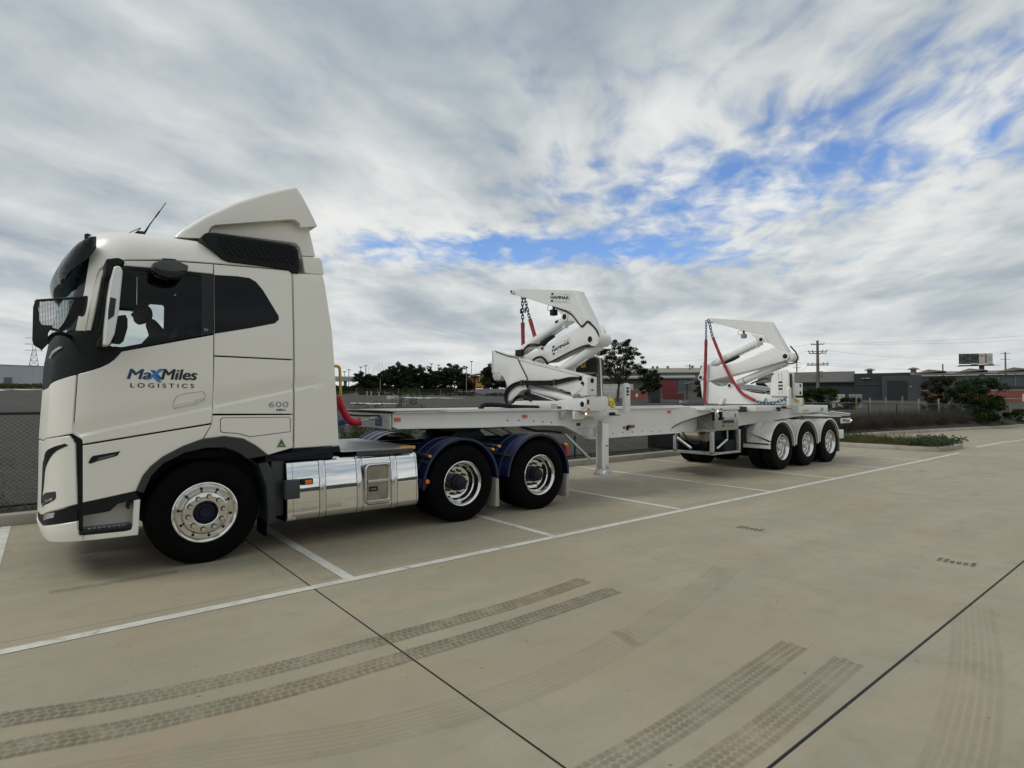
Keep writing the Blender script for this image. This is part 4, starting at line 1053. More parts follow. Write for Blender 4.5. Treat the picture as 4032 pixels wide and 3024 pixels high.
ob('tank_plate_text', lay(fit_text('VOLVO', .07, .016, 0, .001), (1.775, .0072, .553), (1, 0, 0), (0, 0, 1)), SILV, tk, smooth=0)
ob('tank_bracket', box(.765, .925, -.05, .06, .553, .757, .012), pm('bracket_plastic', (.035, .043, .046), .55, var=.1), truck)
ob('side_repeater', box(.935, 1.066, -.052, .012, .694, .758, .008), BLACKM, truck)
ob('side_repeater_lens', box(.975, 1.05, -.058, -.052, .704, .748, .003), ORANGE, truck)
# catwalk and yellow grab ends
CHECK = pm('chequer_plate', (.46, .46, .45), .38, .8, var=.12, scale=4)
cw = ob('catwalk_plate', box(1.36, 2.52, .40, 2.1, 1.012, 1.018), CHECK, truck)
bm = bmesh.new(); rr = random.Random(2)
for i in range(26):
    for j in range(28):
        x, y = 1.385+.0445*i, .42+.06*j; a = PI/4 if (i+j) % 2 else -PI/4; c, s = math.cos(a)*.014, math.sin(a)*.014
        bm.faces.new([bm.verts.new(q) for q in ((x-c-s*.3, y-s+c*.3, 1.0195), (x-c+s*.3, y-s-c*.3, 1.0195), (x+c+s*.3, y+s-c*.3, 1.0215), (x+c-s*.3, y+s+c*.3, 1.0215))])
s_ = ob('chequer_studs', bm, CHECK, cw, smooth=0); s_['kind'] = 'stuff'
ob('side_step_plate', prism([(1.45, .10), (2.20, .06), (2.38, .10), (2.40, .42), (1.45, .42)], 'Z', 1.012, 1.018), CHECK, cw)
ob('catwalk_edge', box(1.62, 2.36, .055, .075, .96, 1.012), DSTEEL, truck)
ob('grab_end', box(2.20, 2.42, .085, .125, 1.000, 1.040, .008), YELLOW, truck)
ob('grab_end', box(2.0, 2.12, .10, .20, .972, .990, .004), YELLOW, truck)
ob('hose_bundle', tube([(2.10, .16, .99), (2.2, .12, .985), (2.28, .14, .972), (2.38, .12, .985), (2.44, .2, .99)], .018, 7), GREYP, truck)
# drive axle mudguards
for cx, a0, a1 in ((3.09, 3, 183), (4.46, -3, 178)):
    for mir in (False, True):
        q = (lambda a, b: (a, b)) if not mir else (lambda a, b: (2.5-b, 2.5-a))
        a, b = q(.0, .62)
        bm = arcshell(cx, .508, .592, a0, a1, .0, .62, .010, 32, .016)
        if mir:
            for v in bm.verts: v.co.y = 2.5-v.co.y
        g = ob('drive_mudguard', bm, NAVY, truck, smooth=40)
        if not mir:
            for an in (62, 150) if cx < 4 else (150, 35):
                c, s = math.cos(math.radians(an)), math.sin(math.radians(an))
                ob('mudguard_clamp', cyl((cx+.60*c, .05, .508+.60*s+.008), (cx+.60*c, .52, .508+.60*s+.02), .014, 8), DSTEEL, g)
        a, b = q(.03, .55)
        ob('rear_mud_flap', prism([(cx+.565, .13 if cx < 4 else .12), (cx+.585, .52), (cx+.625, .52), (cx+.64, .13 if cx < 4 else .12)], 'Y', a, b, .004), pm('flap_rubber_pale', (.36, .34, .29), .75, var=.12, scale=4), truck)
for (x, z, y) in ((2.586, .901, .03), (3.60, .934, .03), (3.78, .96, .12), (5.03, .93, .05)):
    ob('mudguard_bolt', cyl((x, y-.035, z), (x, y+.03, z), .019, 10), YELLOW, truck); ob('mudguard_stay', cyl((x, y, z), (x-.02, .8, z+.02), .021, 8), DSTEEL, truck)
ob('mudguard_reflector', lathe([(0, -.01), (.026, -.01), (.030, 0), (0, 0)], 18), ORANGE, truck, (2.535, -.02, .585))
ob('front_guard_panel', box(2.44, 2.56, .02, .5, .50, .62, .01), NAVYD, truck)
# fifth wheel and air lines
ob('turntable', bev(prism([(3.18, 1.20), (3.25, 1.235), (4.1, 1.235), (4.45, 1.19), (4.45, 1.17), (4.0, 1.175), (3.9, 1.14), (3.3, 1.15)], 'Y', .80, 1.70), .01), NAVYD, truck)
ob('turntable_base', bev(prism([(3.35, 1.0), (3.55, 1.17), (3.95, 1.17), (4.15, 1.0)], 'Y', .84, 1.66), .01), NAVYD, truck)
ob('tail_bar', box(5.02, 5.10, .15, 2.35, .70, .86, .01), NAVYD, truck)
ob('tail_lamp', box(5.09, 5.15, .10, .36, .74, .92, .012), REDL, truck)
ob('lit_tail_lamp', cyl((5.15, .15, .85), (5.158, .15, .85), .022, 12), LEDR, truck)
ob('air_line_stand', tube([(1.60, .75, 1.56), (1.665, .75, 1.575), (1.700, .75, 1.63), (1.690, .75, 1.98), (1.675, .75, 2.04), (1.635, .75, 2.055), (1.45, .80, 2.055)], .019, 8), YELLOW, truck)
def coil(path, R, r, turns, m, nm):
    P = cat_pts(path, 30); n = len(P); pts = []
    N = turns*12
    for k in range(N+1):
        t = k/N*(n-1.001); i = int(t); p = P[i].lerp(P[i+1], t-i); tg = (P[i+1]-P[i]).normalized()
        u = tg.cross(Vector((0, 1, 0))).normalized(); v = tg.cross(u); a = 2*PI*k/12
        pts.append(p+(u*math.cos(a)+v*math.sin(a))*R)
    ob(nm, tube(pts, r, 5, 1), m, truck)
coil([(1.66, .75, 1.66), (1.684, .75, 1.59), (1.73, .75, 1.50), (1.776, .75, 1.405), (1.84, .75, 1.345), (1.91, .75, 1.325), (1.97, .75, 1.335)], .045, .0075, 34, REDH, 'red_air_line')
coil([(1.62, .95, 1.60), (1.64, .95, 1.46), (1.68, .95, 1.36), (1.78, .95, 1.32), (1.9, .95, 1.36)], .04, .0075, 22, BLUEH, 'blue_air_line')
ob('air_line_tail', tube([(1.97, .75, 1.335), (2.06, .75, 1.36), (2.15, .75, 1.375), (2.30, .78, 1.375)], .012, 7), STEEL, truck)
ob('air_line_tail', tube([(1.82, .80, 1.43), (1.95, .78, 1.415), (2.1, .78, 1.41), (2.3, .80, 1.40)], .013, 7), BLACKM, truck)
ob('air_coupling', cyl((2.10, .75, 1.372), (2.22, .75, 1.378), .024, 10), STEEL, truck)
ob('chassis_air_tank', cyl((1.5, .55, .86), (2.4, .55, .86), .12, 16), NAVYD, truck)
ob('gearbox_shade_block', box(-.75, 1.7, .74, 1.78, .36, .95, .08), BLACKM, truck)  # engine and gearbox mass, enlarged to deepen the shade under the truck
ob('drive_shaft', cyl((1.7, 1.25, .62), (3.0, 1.25, .52), .07, 12), BLACKM, truck)
for x in (3.09, 4.46): ob('differential', lathe([(0, -.28), (.12, -.26), (.21, -.12), (.23, 0), (.21, .12), (.12, .26), (0, .28)], 20), BLACKM, truck, (x, 1.25, .508))  # differential housings, added to help darken the underside
ob('inner_guard', box(2.45, 5.0, .66, .70, .55, .98), BLACKM, truck)
ob('inner_guard', box(2.45, 5.0, 1.80, 1.84, .55, .98), BLACKM, truck)
# ================================================================ side-lifting container trailer
trl = empty('side_lifter_trailer', (9, 1.25, 0), 'white skeletal side-lifter trailer with two folding cranes and three axles', 'trailer')
SHADEG = pm('bare_grey_plate', (.50, .51, .50), .4, .3, var=.06, scale=3)
# main beams: gooseneck and deep section, one web each side with flanges
SIDE = [(2.30, 1.262), (2.33, 1.252), (3.7, 1.225), (4.9, 1.222), (5.36, 1.20), (5.53, 1.134), (5.92, .968), (6.0, .953), (8.6, .962), (8.80, .962), (8.80, 1.445), (2.30, 1.445)]
for y0, y1, nm in ((.47, .50, 'near'), (2.0, 2.03, 'off')):
    w = ob('main_beam', prism(SIDE, 'Y', y0, y1, .004, 1), TWHITE, trl)
    sgn = -1 if y0 < 1 else 1; fy = sorted((y0 if sgn < 0 else y1, (y0 if sgn < 0 else y1)+sgn*.055))
    prev = SIDE[1]
    low = SIDE[1:9]; bm = bmesh.new()
    for z_off in (0,):
        rowsA = []
        for (x, z) in low: rowsA.append([bm.verts.new((x, fy[0], z-.012)), bm.verts.new((x, fy[1], z-.012)), bm.verts.new((x, fy[1], z+.004)), bm.verts.new((x, fy[0], z+.004))])
        for A, B in zip(rowsA, rowsA[1:]):
            for k in range(4): bm.faces.new((A[k], A[(k+1) % 4], B[(k+1) % 4], B[k]))
        bm.faces.new(rowsA[0]); bm.faces.new(list(reversed(rowsA[-1])))
    ob('beam_flange', bm, TWHITE, w)
    ob('beam_flange', box(2.30, 11.0, fy[0], fy[1], 1.446, 1.466, .003, 1), TWHITE, w)
    if y0 < 1:
        for (x, z) in ((6.62, 1.015), (6.89, 1.016), (7.16, 1.017), (7.44, 1.016), (7.72, 1.008), (7.99, 1.009), (8.32, 1.008), (5.13, 1.25), (5.75, 1.12), (5.93, 1.045), (4.22, 1.304), (4.44, 1.30), (4.75, 1.279), (4.94, 1.266)):
            ob('bolt_hole', lathe([(.012, 0), (.012, -.003), (0, -.003)], 10), BLACKM, w, (x, .469, z))
        for (x, z) in ((2.36, 1.362), (4.56, 1.362), (8.27, 1.372)):
            ob('side_reflector', box(x-.045, x+.045, .452, .470, z-.024, z+.024, .004), ORRED, w)
        ob('side_sticker', box(5.60, 5.83, .466, .4695, 1.24, 1.345), STICK, w); ob('side_sticker', box(5.70, 5.80, .464, .4695, 1.175, 1.225), pm('sticker_navy', (.02, .035, .09), .4), w)
        ob('latch_handle', box(7.02, 7.15, .40, .47, 1.10, 1.15, .01), pm('latch_red', (.22, .05, .04), .5, var=.2), w)
        ob('latch_lever', box(6.98, 7.0, .42, .47, 1.06, 1.14, .004), BLACKM, w); ob('latch_hole', box(6.90, 6.94, .462, .4695, 1.09, 1.125), BLACKM, w)
fp = ob('front_plate', box(2.275, 2.295, .50, 1.95, 1.235, 1.44, .004), TWHITE, trl)
ob('nameplate', box(2.268, 2.2745, .74, .93, 1.27, 1.385), pm('nameplate_blue', (.02, .10, .24), .4), fp)
ob('nameplate_mark', lay(fit_text('7U', .13, .07, 0, .002), (2.2675, .89, 1.295), (0, -1, 0), (0, 0, 1)), pm('nameplate_pale', (.45, .55, .65), .4), fp, smooth=0)
ob('front_socket', box(2.26, 2.275, .56, .62, 1.34, 1.375, .004), STICK, fp)
ob('deck_plate', box(2.25, 5.1, .42, 2.05, 1.468, 1.476), pm('deck_grey', (.45, .46, .45), .5, var=.1), trl)
ob('deck_edge', prism([(2.22, .38), (3.05, .40), (3.05, .52), (2.3, .52), (2.22, 1.9), (2.18, 1.9)], 'Z', 1.477, 1.487), TWHITE, trl)
ob('twist_lock_pad', box(2.95, 3.08, .38, .50, 1.47, 1.495, .005), TWHITE, trl)
ob('hose_bridge', tube([(4.05, .95, 1.475), (4.12, .95, 1.53), (4.3, .95, 1.54), (4.8, .98, 1.50), (5.4, 1.1, 1.48)], .035, 8), BLACKM, trl)
ob('hose_bridge', tube([(4.15, 1.05, 1.475), (4.22, 1.05, 1.53), (4.4, 1.05, 1.54), (4.9, 1.08, 1.49), (5.4, 1.2, 1.48)], .03, 8), BLACKM, trl)
for k in range(9): ob('crossmember', box(2.6+.95*k, 2.7+.95*k, .50, 2.0, 1.26, 1.40), TWHITE, trl)
# swan-neck brace and stays by the legs
ob('neck_brace', prism([(4.40, 1.19), (4.55, 1.21), (5.15, .98), (5.15, .80), (5.05, .80), (5.03, .93)], 'Y', .9, 1.0), TWHITE, trl)
ob('neck_brace', prism([(4.40, 1.19), (4.55, 1.21), (5.15, .98), (5.15, .80), (5.05, .80), (5.03, .93)], 'Y', 1.5, 1.6), TWHITE, trl)
ob('leg_stay', cyl((5.52, .55, 1.04), (5.86, .30, .62), .024, 10), ALLOY, trl)
ob('leg_stay', cyl((6.75, .75, 1.0), (6.02, .30, .70), .022, 8), TWHITE, trl)
ob('leg_stay', cyl((5.1, 1.7, .78), (5.7, 1.2, 1.0), .022, 8), TWHITE, trl)
ob('under_cable', tube([(4.6, .62, 1.2), (4.9, .62, 1.12), (5.2, .62, 1.10), (5.5, .62, 1.06)], .02, 7), BLACKM, trl)
for yy, sg in ((.05, 0), (2.25, 1)):
    lg = ob('landing_leg', box(5.925, 6.035, yy, yy+.15, .45, 1.22, .006), TWHITE, trl)
    ob('leg_channel', box(5.900, 5.924, yy+.022, yy+.128, .50, 1.19, .003), SHADEG, lg)
    for y_ in (yy, yy+.13): ob('leg_flange', box(5.888, 5.924, y_, y_+.020, .47, 1.235, .003), TWHITE, lg)
    ob('leg_head', box(5.91, 6.0, yy+.02, yy+.12, 1.22, 1.27, .005), SHADEG, lg)
    ob('leg_foot', bev(prism([(5.86, .365), (5.87, .40), (5.91, .46), (6.04, .47), (6.09, .43), (6.095, .365)], 'Y', yy-.04, yy+.19), .012), SHADEG, lg)
    ob('leg_pivot', cyl((6.0, yy-.05, .52), (6.0, yy+.01, .52), .034, 14), SHADEG, lg); ob('leg_pivot', cyl((6.02, yy-.055, .43), (6.02, yy+.01, .43), .02, 10), SHADEG, lg)
    ob('leg_mark', box(5.96, 6.02, yy-.004, yy-.0005, .845, .862), GREYP, lg)
ob('leg_crossbeam', box(5.80, 5.95, .25, 2.3, 1.0, 1.15, .01), TWHITE, trl)
def post(x0, x1, y0, y1, z0, z1, nm='stake_post', parent=trl):
    c = (x0+x1)/2; r = (x1-x0)/2
    P = [(x0, z0), (x1, z0), (x1, z1-r)]+[(c+r*math.cos(a), z1-r+r*math.sin(a)) for a in [PI*k/8 for k in range(1, 8)]]+[(x0, z1-r)]
    return ob(nm, prism(P, 'Y', y0, y1, .006), TWHITE, parent)
p1 = post(6.56, 6.705, .14, .20, 1.40, 1.905)
ob('post_holes', box(6.600, 6.665, .136, .1395, 1.80, 1.835), GREYP, p1); ob('post_holes', box(6.600, 6.665, .136, .1395, 1.735, 1.785), GREYP, p1); ob('post_holes', box(6.600, 6.665, .136, .1395, 1.69, 1.72), GREYP, p1)
# sliding bolsters under the cranes
ob('crane_slide', box(5.55, 6.45, .20, 2.3, 1.34, 1.44, .01), TWHITE, trl)
ob('slide_bracket', box(5.30, 5.40, .40, .47, 1.31, 1.43, .008), SHADEG, trl)
sp = ob('slide_plate', prism([(5.40, 1.43), (6.30, 1.43), (6.28, 1.30), (5.98, 1.30), (5.86, 1.305), (5.80, 1.36), (5.68, 1.37), (5.62, 1.30), (5.40, 1.30)], 'Y', .22, .26, .006), TWHITE, trl)
ob('lit_marker_lamp', box(5.52, 5.60, .20, .222, 1.375, 1.415, .004), STICK, sp); ob('lit_marker_lamp', cyl((5.655, .222, 1.385), (5.655, .20, 1.385), .018, 10), LEDW, sp)
ob('slide_lock', box(6.22, 6.34, .16, .24, 1.345, 1.40, .01), BLACKM, trl); ob('slide_lock_pin', cyl((6.30, .17, 1.355), (6.45, .17, 1.350), .010, 8), pm('pin_red', (.25, .03, .03), .5), trl)
# toolbox, battery cage
MIRBOX = pm('bright_toolbox_steel', (.40, .40, .385), .22, .85, var=.05, scale=1.2)
tb = ob('toolbox', box(9.30, 10.19, .10, .47, .975, 1.385, .012), MIRBOX, trl)
te = ob('toolbox_end', box(9.270, 9.298, .10, .56, .985, 1.34, .004), pm('toolbox_end_steel', (.30, .30, .285), .35, .6, var=.1), trl)
for P_ in ([(.56, 1.0), (.56, 1.30), (.53, 1.30), (.53, 1.0)], [(.54, 1.27), (.54, 1.31), (.14, 1.02), (.14, .985)], [(.56, .985), (.56, 1.015), (.10, 1.0), (.10, .97)]):
    ob('end_brace', prism(P_, 'X', 9.252, 9.2695), STEEL, te)
def hammar(parent, org, ux, uz, w, h, plate=True, off=None):
    """maker's decal: plate, three black squares, bold word and two fine lines"""
    org, ux, uz = Vector(org), Vector(ux).normalized(), Vector(uz).normalized(); n = ux.cross(uz).normalized()
    e = .0035
    def q(x0, x1, y0, y1, m, nm, k):
        bm = bmesh.new(); bm.faces.new([bm.verts.new(org+n*(e*k)+ux*(a*w)+uz*(b*h)) for a, b in ((x0, y0), (x1, y0), (x1, y1), (x0, y1))])
        return ob(nm, bm, m, parent, smooth=0)
    if plate: q(-.02, 1.02, -.10, 1.10, pm('decal_ground', (.66, .67, .67), .4, var=.02), 'decal', .5)
    q(.03, .15, .80, 1.04, TEXTD, 'decal_square', 1); q(.03, .15, -.04, .20, TEXTD, 'decal_square', 1)
    for t, x, y, ww, hh in (('HAMMAR', .0, .32, .97, .40), ('HEAVY DUTY', .68, .86, .30, .09), ('MODERN LOGISTICS', .22, .02, .34, .07), ('TECHNOLOGY', .62, .02, .33, .07)):
        bm = fit_text(t, ww*w, hh*h, 0, .006 if t == 'HAMMAR' else .0)
        ob('decal_lettering', lay(bm, org+n*e+ux*(x*w)+uz*(y*h), ux, uz), TEXTD, parent, smooth=0)
hammar(tb, (9.56, .099, 1.06), (1, 0, 0), (0, 0, 1), .47, .18, False)
ob('toolbox_latch', box(9.36, 9.43, .085, .10, 1.24, 1.32, .006), SHADEG, tb); ob('toolbox_latch', box(10.07, 10.14, .085, .10, 1.24, 1.32, .006), SHADEG, tb)
bm = bmesh.new(); rows = []
for k in range(9):
    t = k/8; x = 8.36+.86*t; y = .468-.36*t**1.4; zb = 1.055+.29*t**.8
    rows.append([bm.verts.new((x, y, zb)), bm.verts.new((x, y, 1.445)), bm.verts.new((x+.012, y+.012, 1.445)), bm.verts.new((x+.012, y+.012, zb)), ])
for A, B in zip(rows, rows[1:]):
    for k in range(4): bm.faces.new((A[k], A[(k+1) % 4], B[(k+1) % 4], B[k]))
bm.faces.new(rows[0]); bm.faces.new(list(reversed(rows[-1]))); gs = ob('gusset', bm, TWHITE, trl)
ob('gusset_edge', tube([(8.36+.86*t, .458-.36*t**1.4, 1.055+.29*t**.8) for t in [k/8 for k in range(9)]], .010, 6, 1), GREYP, gs)
ob('bolster_top', box(8.9, 10.2, .08, .50, 1.40, 1.462, .004), TWHITE, trl)
ob('twist_lock', box(9.14, 9.24, .08, .22, 1.36, 1.44, .01), TWHITE, trl); ob('twist_lock', box(9.44, 9.54, .08, .22, 1.36, 1.44, .01), TWHITE, trl)
ob('lock_pin', cyl((9.19, .07, 1.36), (9.19, .07, 1.19), .028, 10), BLACKM, trl); ob('lock_pin', cyl((9.47, .07, 1.36), (9.47, .07, 1.19), .028, 10), BLACKM, trl)
ob('lit_marker_lamp', cyl((9.34, .075, 1.375), (9.34, .055, 1.375), .017, 10), LEDW, trl)
cg = ob('equipment_cage', box(9.20, 10.27, .10, 1.04, .490, .512, .004), STEEL, trl)
for (x, y) in ((9.20, .10), (9.20, .97), (10.2, .10)): ob('cage_post', box(x, x+.07, y, y+.07, .51, .975, .006), STEEL, cg)
for Q in ((9.20, 9.26, .10, 1.04, .512, .545), (9.26, 10.27, .10, .15, .512, .535), (9.20, 9.30, .10, .5, .955, .985)): ob('cage_rail', box(*Q, .004), STEEL, cg)
ob('battery', box(9.72, 10.2, .16, .5, .515, .76, .02), BLACKM, cg); ob('battery', box(9.72, 10.2, .55, .9, .515, .74, .02), BLACKM, cg)
ob('pump_unit', box(9.35, 9.9, .95, 1.6, .56, .95, .04), BLACKM, cg)
ob('hydraulic_tank', cyl((9.40, .95, .84), (9.40, .35, .84), .10, 16), pm('tank_bronze', (.24, .21, .155), .45, .4, var=.1), cg)
ob('ram', cyl((9.22, .95, .80), (9.24, .62, .60), .030, 10), ALLOY, cg); ob('ram', cyl((9.42, .13, .62), (9.78, .13, .78), .020, 10), TWHITE, cg); ob('ram', cyl((9.80, .13, .98), (9.80, .13, .77), .016, 8), STEEL, cg)
ob('cage_dark_fill', box(9.5, 10.25, 1.05, 1.95, .5, .98, .02), BLACKM, cg); ob('cage_back', box(10.18, 10.25, .2, 1.0, .52, .96), BLACKM, cg)  # dark fill added behind so the cage interior reads black
ob('cage_hose', tube([(9.3, .9, .95), (9.28, .7, .75), (9.30, .5, .70), (9.4, .4, .9)], .018, 7), BLACKM, cg)
ob('under_hose', tube([(6.9, .8, .99), (7.3, .8, .93), (7.8, .8, .96), (8.4, .8, .95), (8.9, .8, .9)], .03, 8), BLACKM, trl)
ob('under_hose', tube([(7.0, .9, .98), (7.5, .9, .90), (8.2, .9, .94), (8.8, 1.1, .8)], .025, 8), BLACKM, trl)
# rear frame
rb = ob('rear_beam', prism([(8.80, .962), (10.55, .966), (11.0, 1.02), (15.10, 1.24), (15.10, 1.448), (8.80, 1.448)], 'Y', .50, .53), TWHITE, trl)
ob('rear_beam', prism([(8.80, .962), (10.55, .966), (11.0, 1.02), (15.10, 1.24), (15.10, 1.448), (8.80, 1.448)], 'Y', 1.97, 2.0), TWHITE, trl)
ob('rear_frame', box(13.35, 15.05, .30, 2.2, 1.27, 1.452, .006), TWHITE, trl)
ob('rear_plate', box(10.2, 15.05, .52, 1.98, 1.20, 1.26), TWHITE, trl)
ob('rear_sticker', box(13.6, 13.9, .295, .2995, 1.30, 1.345), pm('sticker_red_white', (.55, .30, .28), .5, var=.2, scale=30), rb); ob('rear_sticker', box(14.62, 14.78, .295, .2995, 1.29, 1.39), pm('sticker_grey_blue', (.28, .33, .42), .5, var=.1), rb)
sl2 = ob('slide_bolster', box(10.95, 12.3, .12, .45, 1.345, 1.462, .008), TWHITE, trl)
ob('bolster_socket', box(10.72, 10.90, .30, .46, 1.33, 1.45, .008), GREYP, sl2)
ob('bolster_pin', cyl((11.72, .08, 1.37), (11.95, .08, 1.36), .012, 8), STEEL, sl2); ob('bolster_lock', box(11.86, 11.96, .06, .12, 1.34, 1.43, .008), BLACKM, sl2); ob('bolster_lock', box(12.1, 12.26, .06, .12, 1.40, 1.44, .008), BLACKM, sl2); ob('bolster_lever', box(12.16, 12.42, .03, .06, 1.385, 1.405, .004), pm('pin_red', (.25, .03, .03), .5), sl2)
tl = ob('tail_arm', prism([(14.40, 1.24), (14.40, 1.285), (14.7, 1.285), (16.0, 1.195), (16.0, 1.15), (15.2, 1.17)], 'Y', .12, .30, .006), SHADEG, trl)
ob('tail_rail', cyl((14.75, .11, 1.290), (16.0, .11, 1.205), .018, 10), CHROME, tl)
ob('tail_arm', prism([(14.40, 1.24), (14.40, 1.285), (14.7, 1.285), (16.0, 1.195), (16.0, 1.15), (15.2, 1.17)], 'Y', 2.2, 2.38, .006), SHADEG, trl)
ob('tail_crossbar', box(15.86, 15.99, .30, 2.2, 1.12, 1.2, .01), TWHITE, trl)
tpl = ob('tail_plate', box(15.31, 15.96, .075, .095, .965, 1.098, .006), TWHITE, tl)
for Q in ([(0, 1), (.74, 1), (.2, .22), (0, .22)], [(.26, 0), (1, 0), (1, .78), (.80, .78)]):
    ob('tail_plate_mark', prism([(15.42+.43*u, .993+.077*v) for u, v in Q], 'Y', .0725, .0748), TEXTD, tpl, smooth=0)
ob('lit_tail_marker', cyl((15.99, .085, 1.03), (16.02, .085, 1.03), .018, 10), LEDW, tl)
# axles, wheels, mudguards
TG = {}
for i, x in enumerate((11.92, 13.18, 14.44)):
    for y, rt in ((.0, 0), (2.5, PI)):
        w = link('wheel', tyre('trailer', .518, .275, TRUB), trl, (x, y, .518), (0, 0, rt)); dual_rims(w, (x, y, .518), False)
        link('inner_wheel', TY['trailer'], trl, (x, .335 if y == 0 else 2.165, .518), (0, 0, rt))
    ob('axle', cyl((x, .3, .518), (x, 2.2, .518), .075, 14), DSTEEL, trl)
    ob('suspension_hanger', box(x-.55, x-.35, .62, .80, .62, 1.22, .01), DSTEEL, trl); ob('suspension_hanger', box(x-.55, x-.35, 1.70, 1.88, .62, 1.22, .01), DSTEEL, trl)
    for mir in (False, True):
        bm = arcshell(x, .525, .585, -1 if i < 2 else 10, 182 if i == 0 else 178, .0, .64, .008, 30, .018)
        if mir:
            for v in bm.verts: v.co.y = 2.5-v.co.y
        g = ob('trailer_mudguard', bm, TWHITE, trl, smooth=40)
for mir in (False, True):
    q = (lambda a, b: (a, b)) if not mir else (lambda a, b: (2.5-b, 2.5-a))
    cg2 = ob('splash_bracket', prism([(11.30, .60), (11.33, .60), (11.33, .94), (11.30, .94)], 'Y', *q(.55, .64)), DSTEEL, trl)
    ob('rear_flap', prism([(14.98, .24), (15.02, .62), (15.06, .62), (15.06, .24)], 'Y', *q(.02, .6), .004), pm('flap_rubber_brown', (.12, .11, .095), .8, var=.15), trl)
    ob('rear_light_board', box(15.06, 15.34, q(.02, .3)[0], q(.02, .3)[1], .57, .80, .01), TWHITE, trl)
a_ = .0
ob('splash_bar', prism([(.66, .905), (.66, .60), (-.01, .59), (-.01, .62), (.58, .63), (.60, .64), (.60, .88), (.02, .68), (-.01, .68), (-.01, .655)], 'X', 11.33, 11.355), DSTEEL, trl)
ob('splash_panel', box(11.335, 11.345, .64, .90, .60, .93), DSTEEL, trl)

# ---------------------------------------------------------------- cranes: arms work across the trailer (Y-Z plane)
def arc_c(cy, cz, r, a0, a1, n=6): return [(cy+r*math.cos(math.radians(a0+(a1-a0)*k/n)), cz+r*math.sin(math.radians(a0+(a1-a0)*k/n))) for k in range(n+1)]
def pin(parent, x, y, z, r=.045, nm='pivot_pin', out=.02, sg=-1):
    o = ob(nm, lathe([(r*1.55, 0), (r*1.55, sg*out*.5), (r*1.05, sg*out*.6), (r*1.05, sg*out*.25)], 24, 'X'), TWHITE, parent, (x, y, z))
    ob('pin_bore', lathe([(r*1.06, sg*out*.3), (0, sg*out*.3)], 20, 'X'), BLACKM, parent, (x, y, z)); return o
def hosek(parent, x, pts, r=.016, m=BLACKM, nm='hydraulic_hose'):
    return ob(nm, tube([(x, y, z) for y, z in pts], r, 7, 5), m, parent)

# front crane ----------------------------------------------------
BASE1 = [(1.83, 1.585), (1.53, 1.597), (.70, 1.595), (.345, 1.640), (-.002, 1.640), (-.002, 1.440), (.2, 1.441), (1.53, 1.472), (1.83, 1.460)]
c1 = ob('front_crane_base', prism(BASE1, 'X', 5.452, 5.52, .006), TWHITE, trl)
c1.name = 'crane'
ob('base_end', prism([(5.448, 1.639), (5.677, 1.644), (5.819, 1.668), (5.906, 1.673), (5.978, 1.649), (5.985, 1.467), (5.933, 1.433), (5.88, 1.45), (5.83, 1.433), (5.454, 1.440)], 'Y', .002, .30, .01), TWHITE, c1)
ob('base_back', box(5.90, 5.98, .2, 2.1, 1.44, 1.62, .008), TWHITE, c1); ob('base_web', box(5.52, 5.90, .3, 2.1, 1.445, 1.50), TWHITE, c1)
ob('base_toe', prism([(2.084, 1.453), (1.871, 1.544), (1.732, 1.551), (1.63, 1.524), (1.818, 1.437)], 'X', 5.44, 5.60, .008), TWHITE, c1)
pin(c1, 5.448, .078, 1.544, .045)
# stabiliser arm
ARM1 = [(2.502, 2.562), (2.435, 2.552), (2.074, 2.456), (1.721, 2.359), (.336, 2.056), (.0, 1.987), (-.012, 1.687), (.08, 1.687), (.227, 1.717), (.337, 1.678), (.378, 1.737), (.677, 1.81), (.946, 1.875), (1.387, 1.947), (1.43, 1.93), (1.469, 1.809), (1.56, 1.79), (1.654, 1.779), (1.756, 1.703), (1.931, 1.615), (2.005, 1.588), (2.045, 1.60), (2.073, 1.640), (2.073, 1.727), (2.038, 1.861), (2.11, 1.963), (2.165, 2.03), (2.22, 2.079), (2.29, 2.115), (2.35, 2.129), (2.492, 2.134)]
ob('stabiliser_arm', prism(ARM1, 'X', 5.472, 5.64, .008), TWHITE, c1)
ob('arm_end_box', box(5.470, 5.692, -.006, .16, 1.682, 1.988, .012), TWHITE, c1)
for (x, z) in ((5.582, 1.925), (5.582, 1.745)): ob('box_hole', lathe([(.042, -.001), (.042, -.003), (0, -.003)], 20, 'Y'), BLACKM, c1, (x, -.006, z))
for (y, z) in ((1.462, 1.857), (.100, 1.874), (.146, 1.962)): ob('arm_hole', lathe([(.040, -.001), (.040, -.004), (0, -.004)], 20, 'X'), BLACKM, c1, (5.470, y, z))
ob('arm_gusset', prism([(.37, 1.74), (.335, 1.683), (.10, 1.80), (.09, 1.86), (.22, 1.87)], 'X', 5.464, 5.473, .002, 1), TWHITE, c1)
ob('arm_top_flange', prism([(1.75, 2.372), (.33, 2.062), (.10, 2.012), (.10, 1.999), (.33, 2.046), (1.75, 2.352)], 'X', 5.458, 5.66), TWHITE, c1)
ob('arm_lip', box(5.45, 5.66, 2.49, 2.505, 2.13, 2.56, .004), TWHITE, c1)
ob('foot_cup', prism([(2.483, 2.122), (2.369, 2.129), (2.238, 2.091), (2.21, 2.056), (2.247, 1.978), (2.425, 1.976), (2.482, 2.052)], 'X', 5.45, 5.66, .015, 3), SHADEG, c1)
ob('stabiliser_ram', cyl((5.60, 1.46, 1.80), (5.60, .40, 1.615), .072, 24, None, .01), TWHITE, c1, smooth=50)
ob('ram_pipe', cyl((5.52, 1.42, 1.735), (5.52, .80, 1.600), .012, 8), ALLOY, c1)
ob('ram_guard', box(5.62, 5.66, .5, 1.75, 1.60, 1.75), DSTEEL, c1)
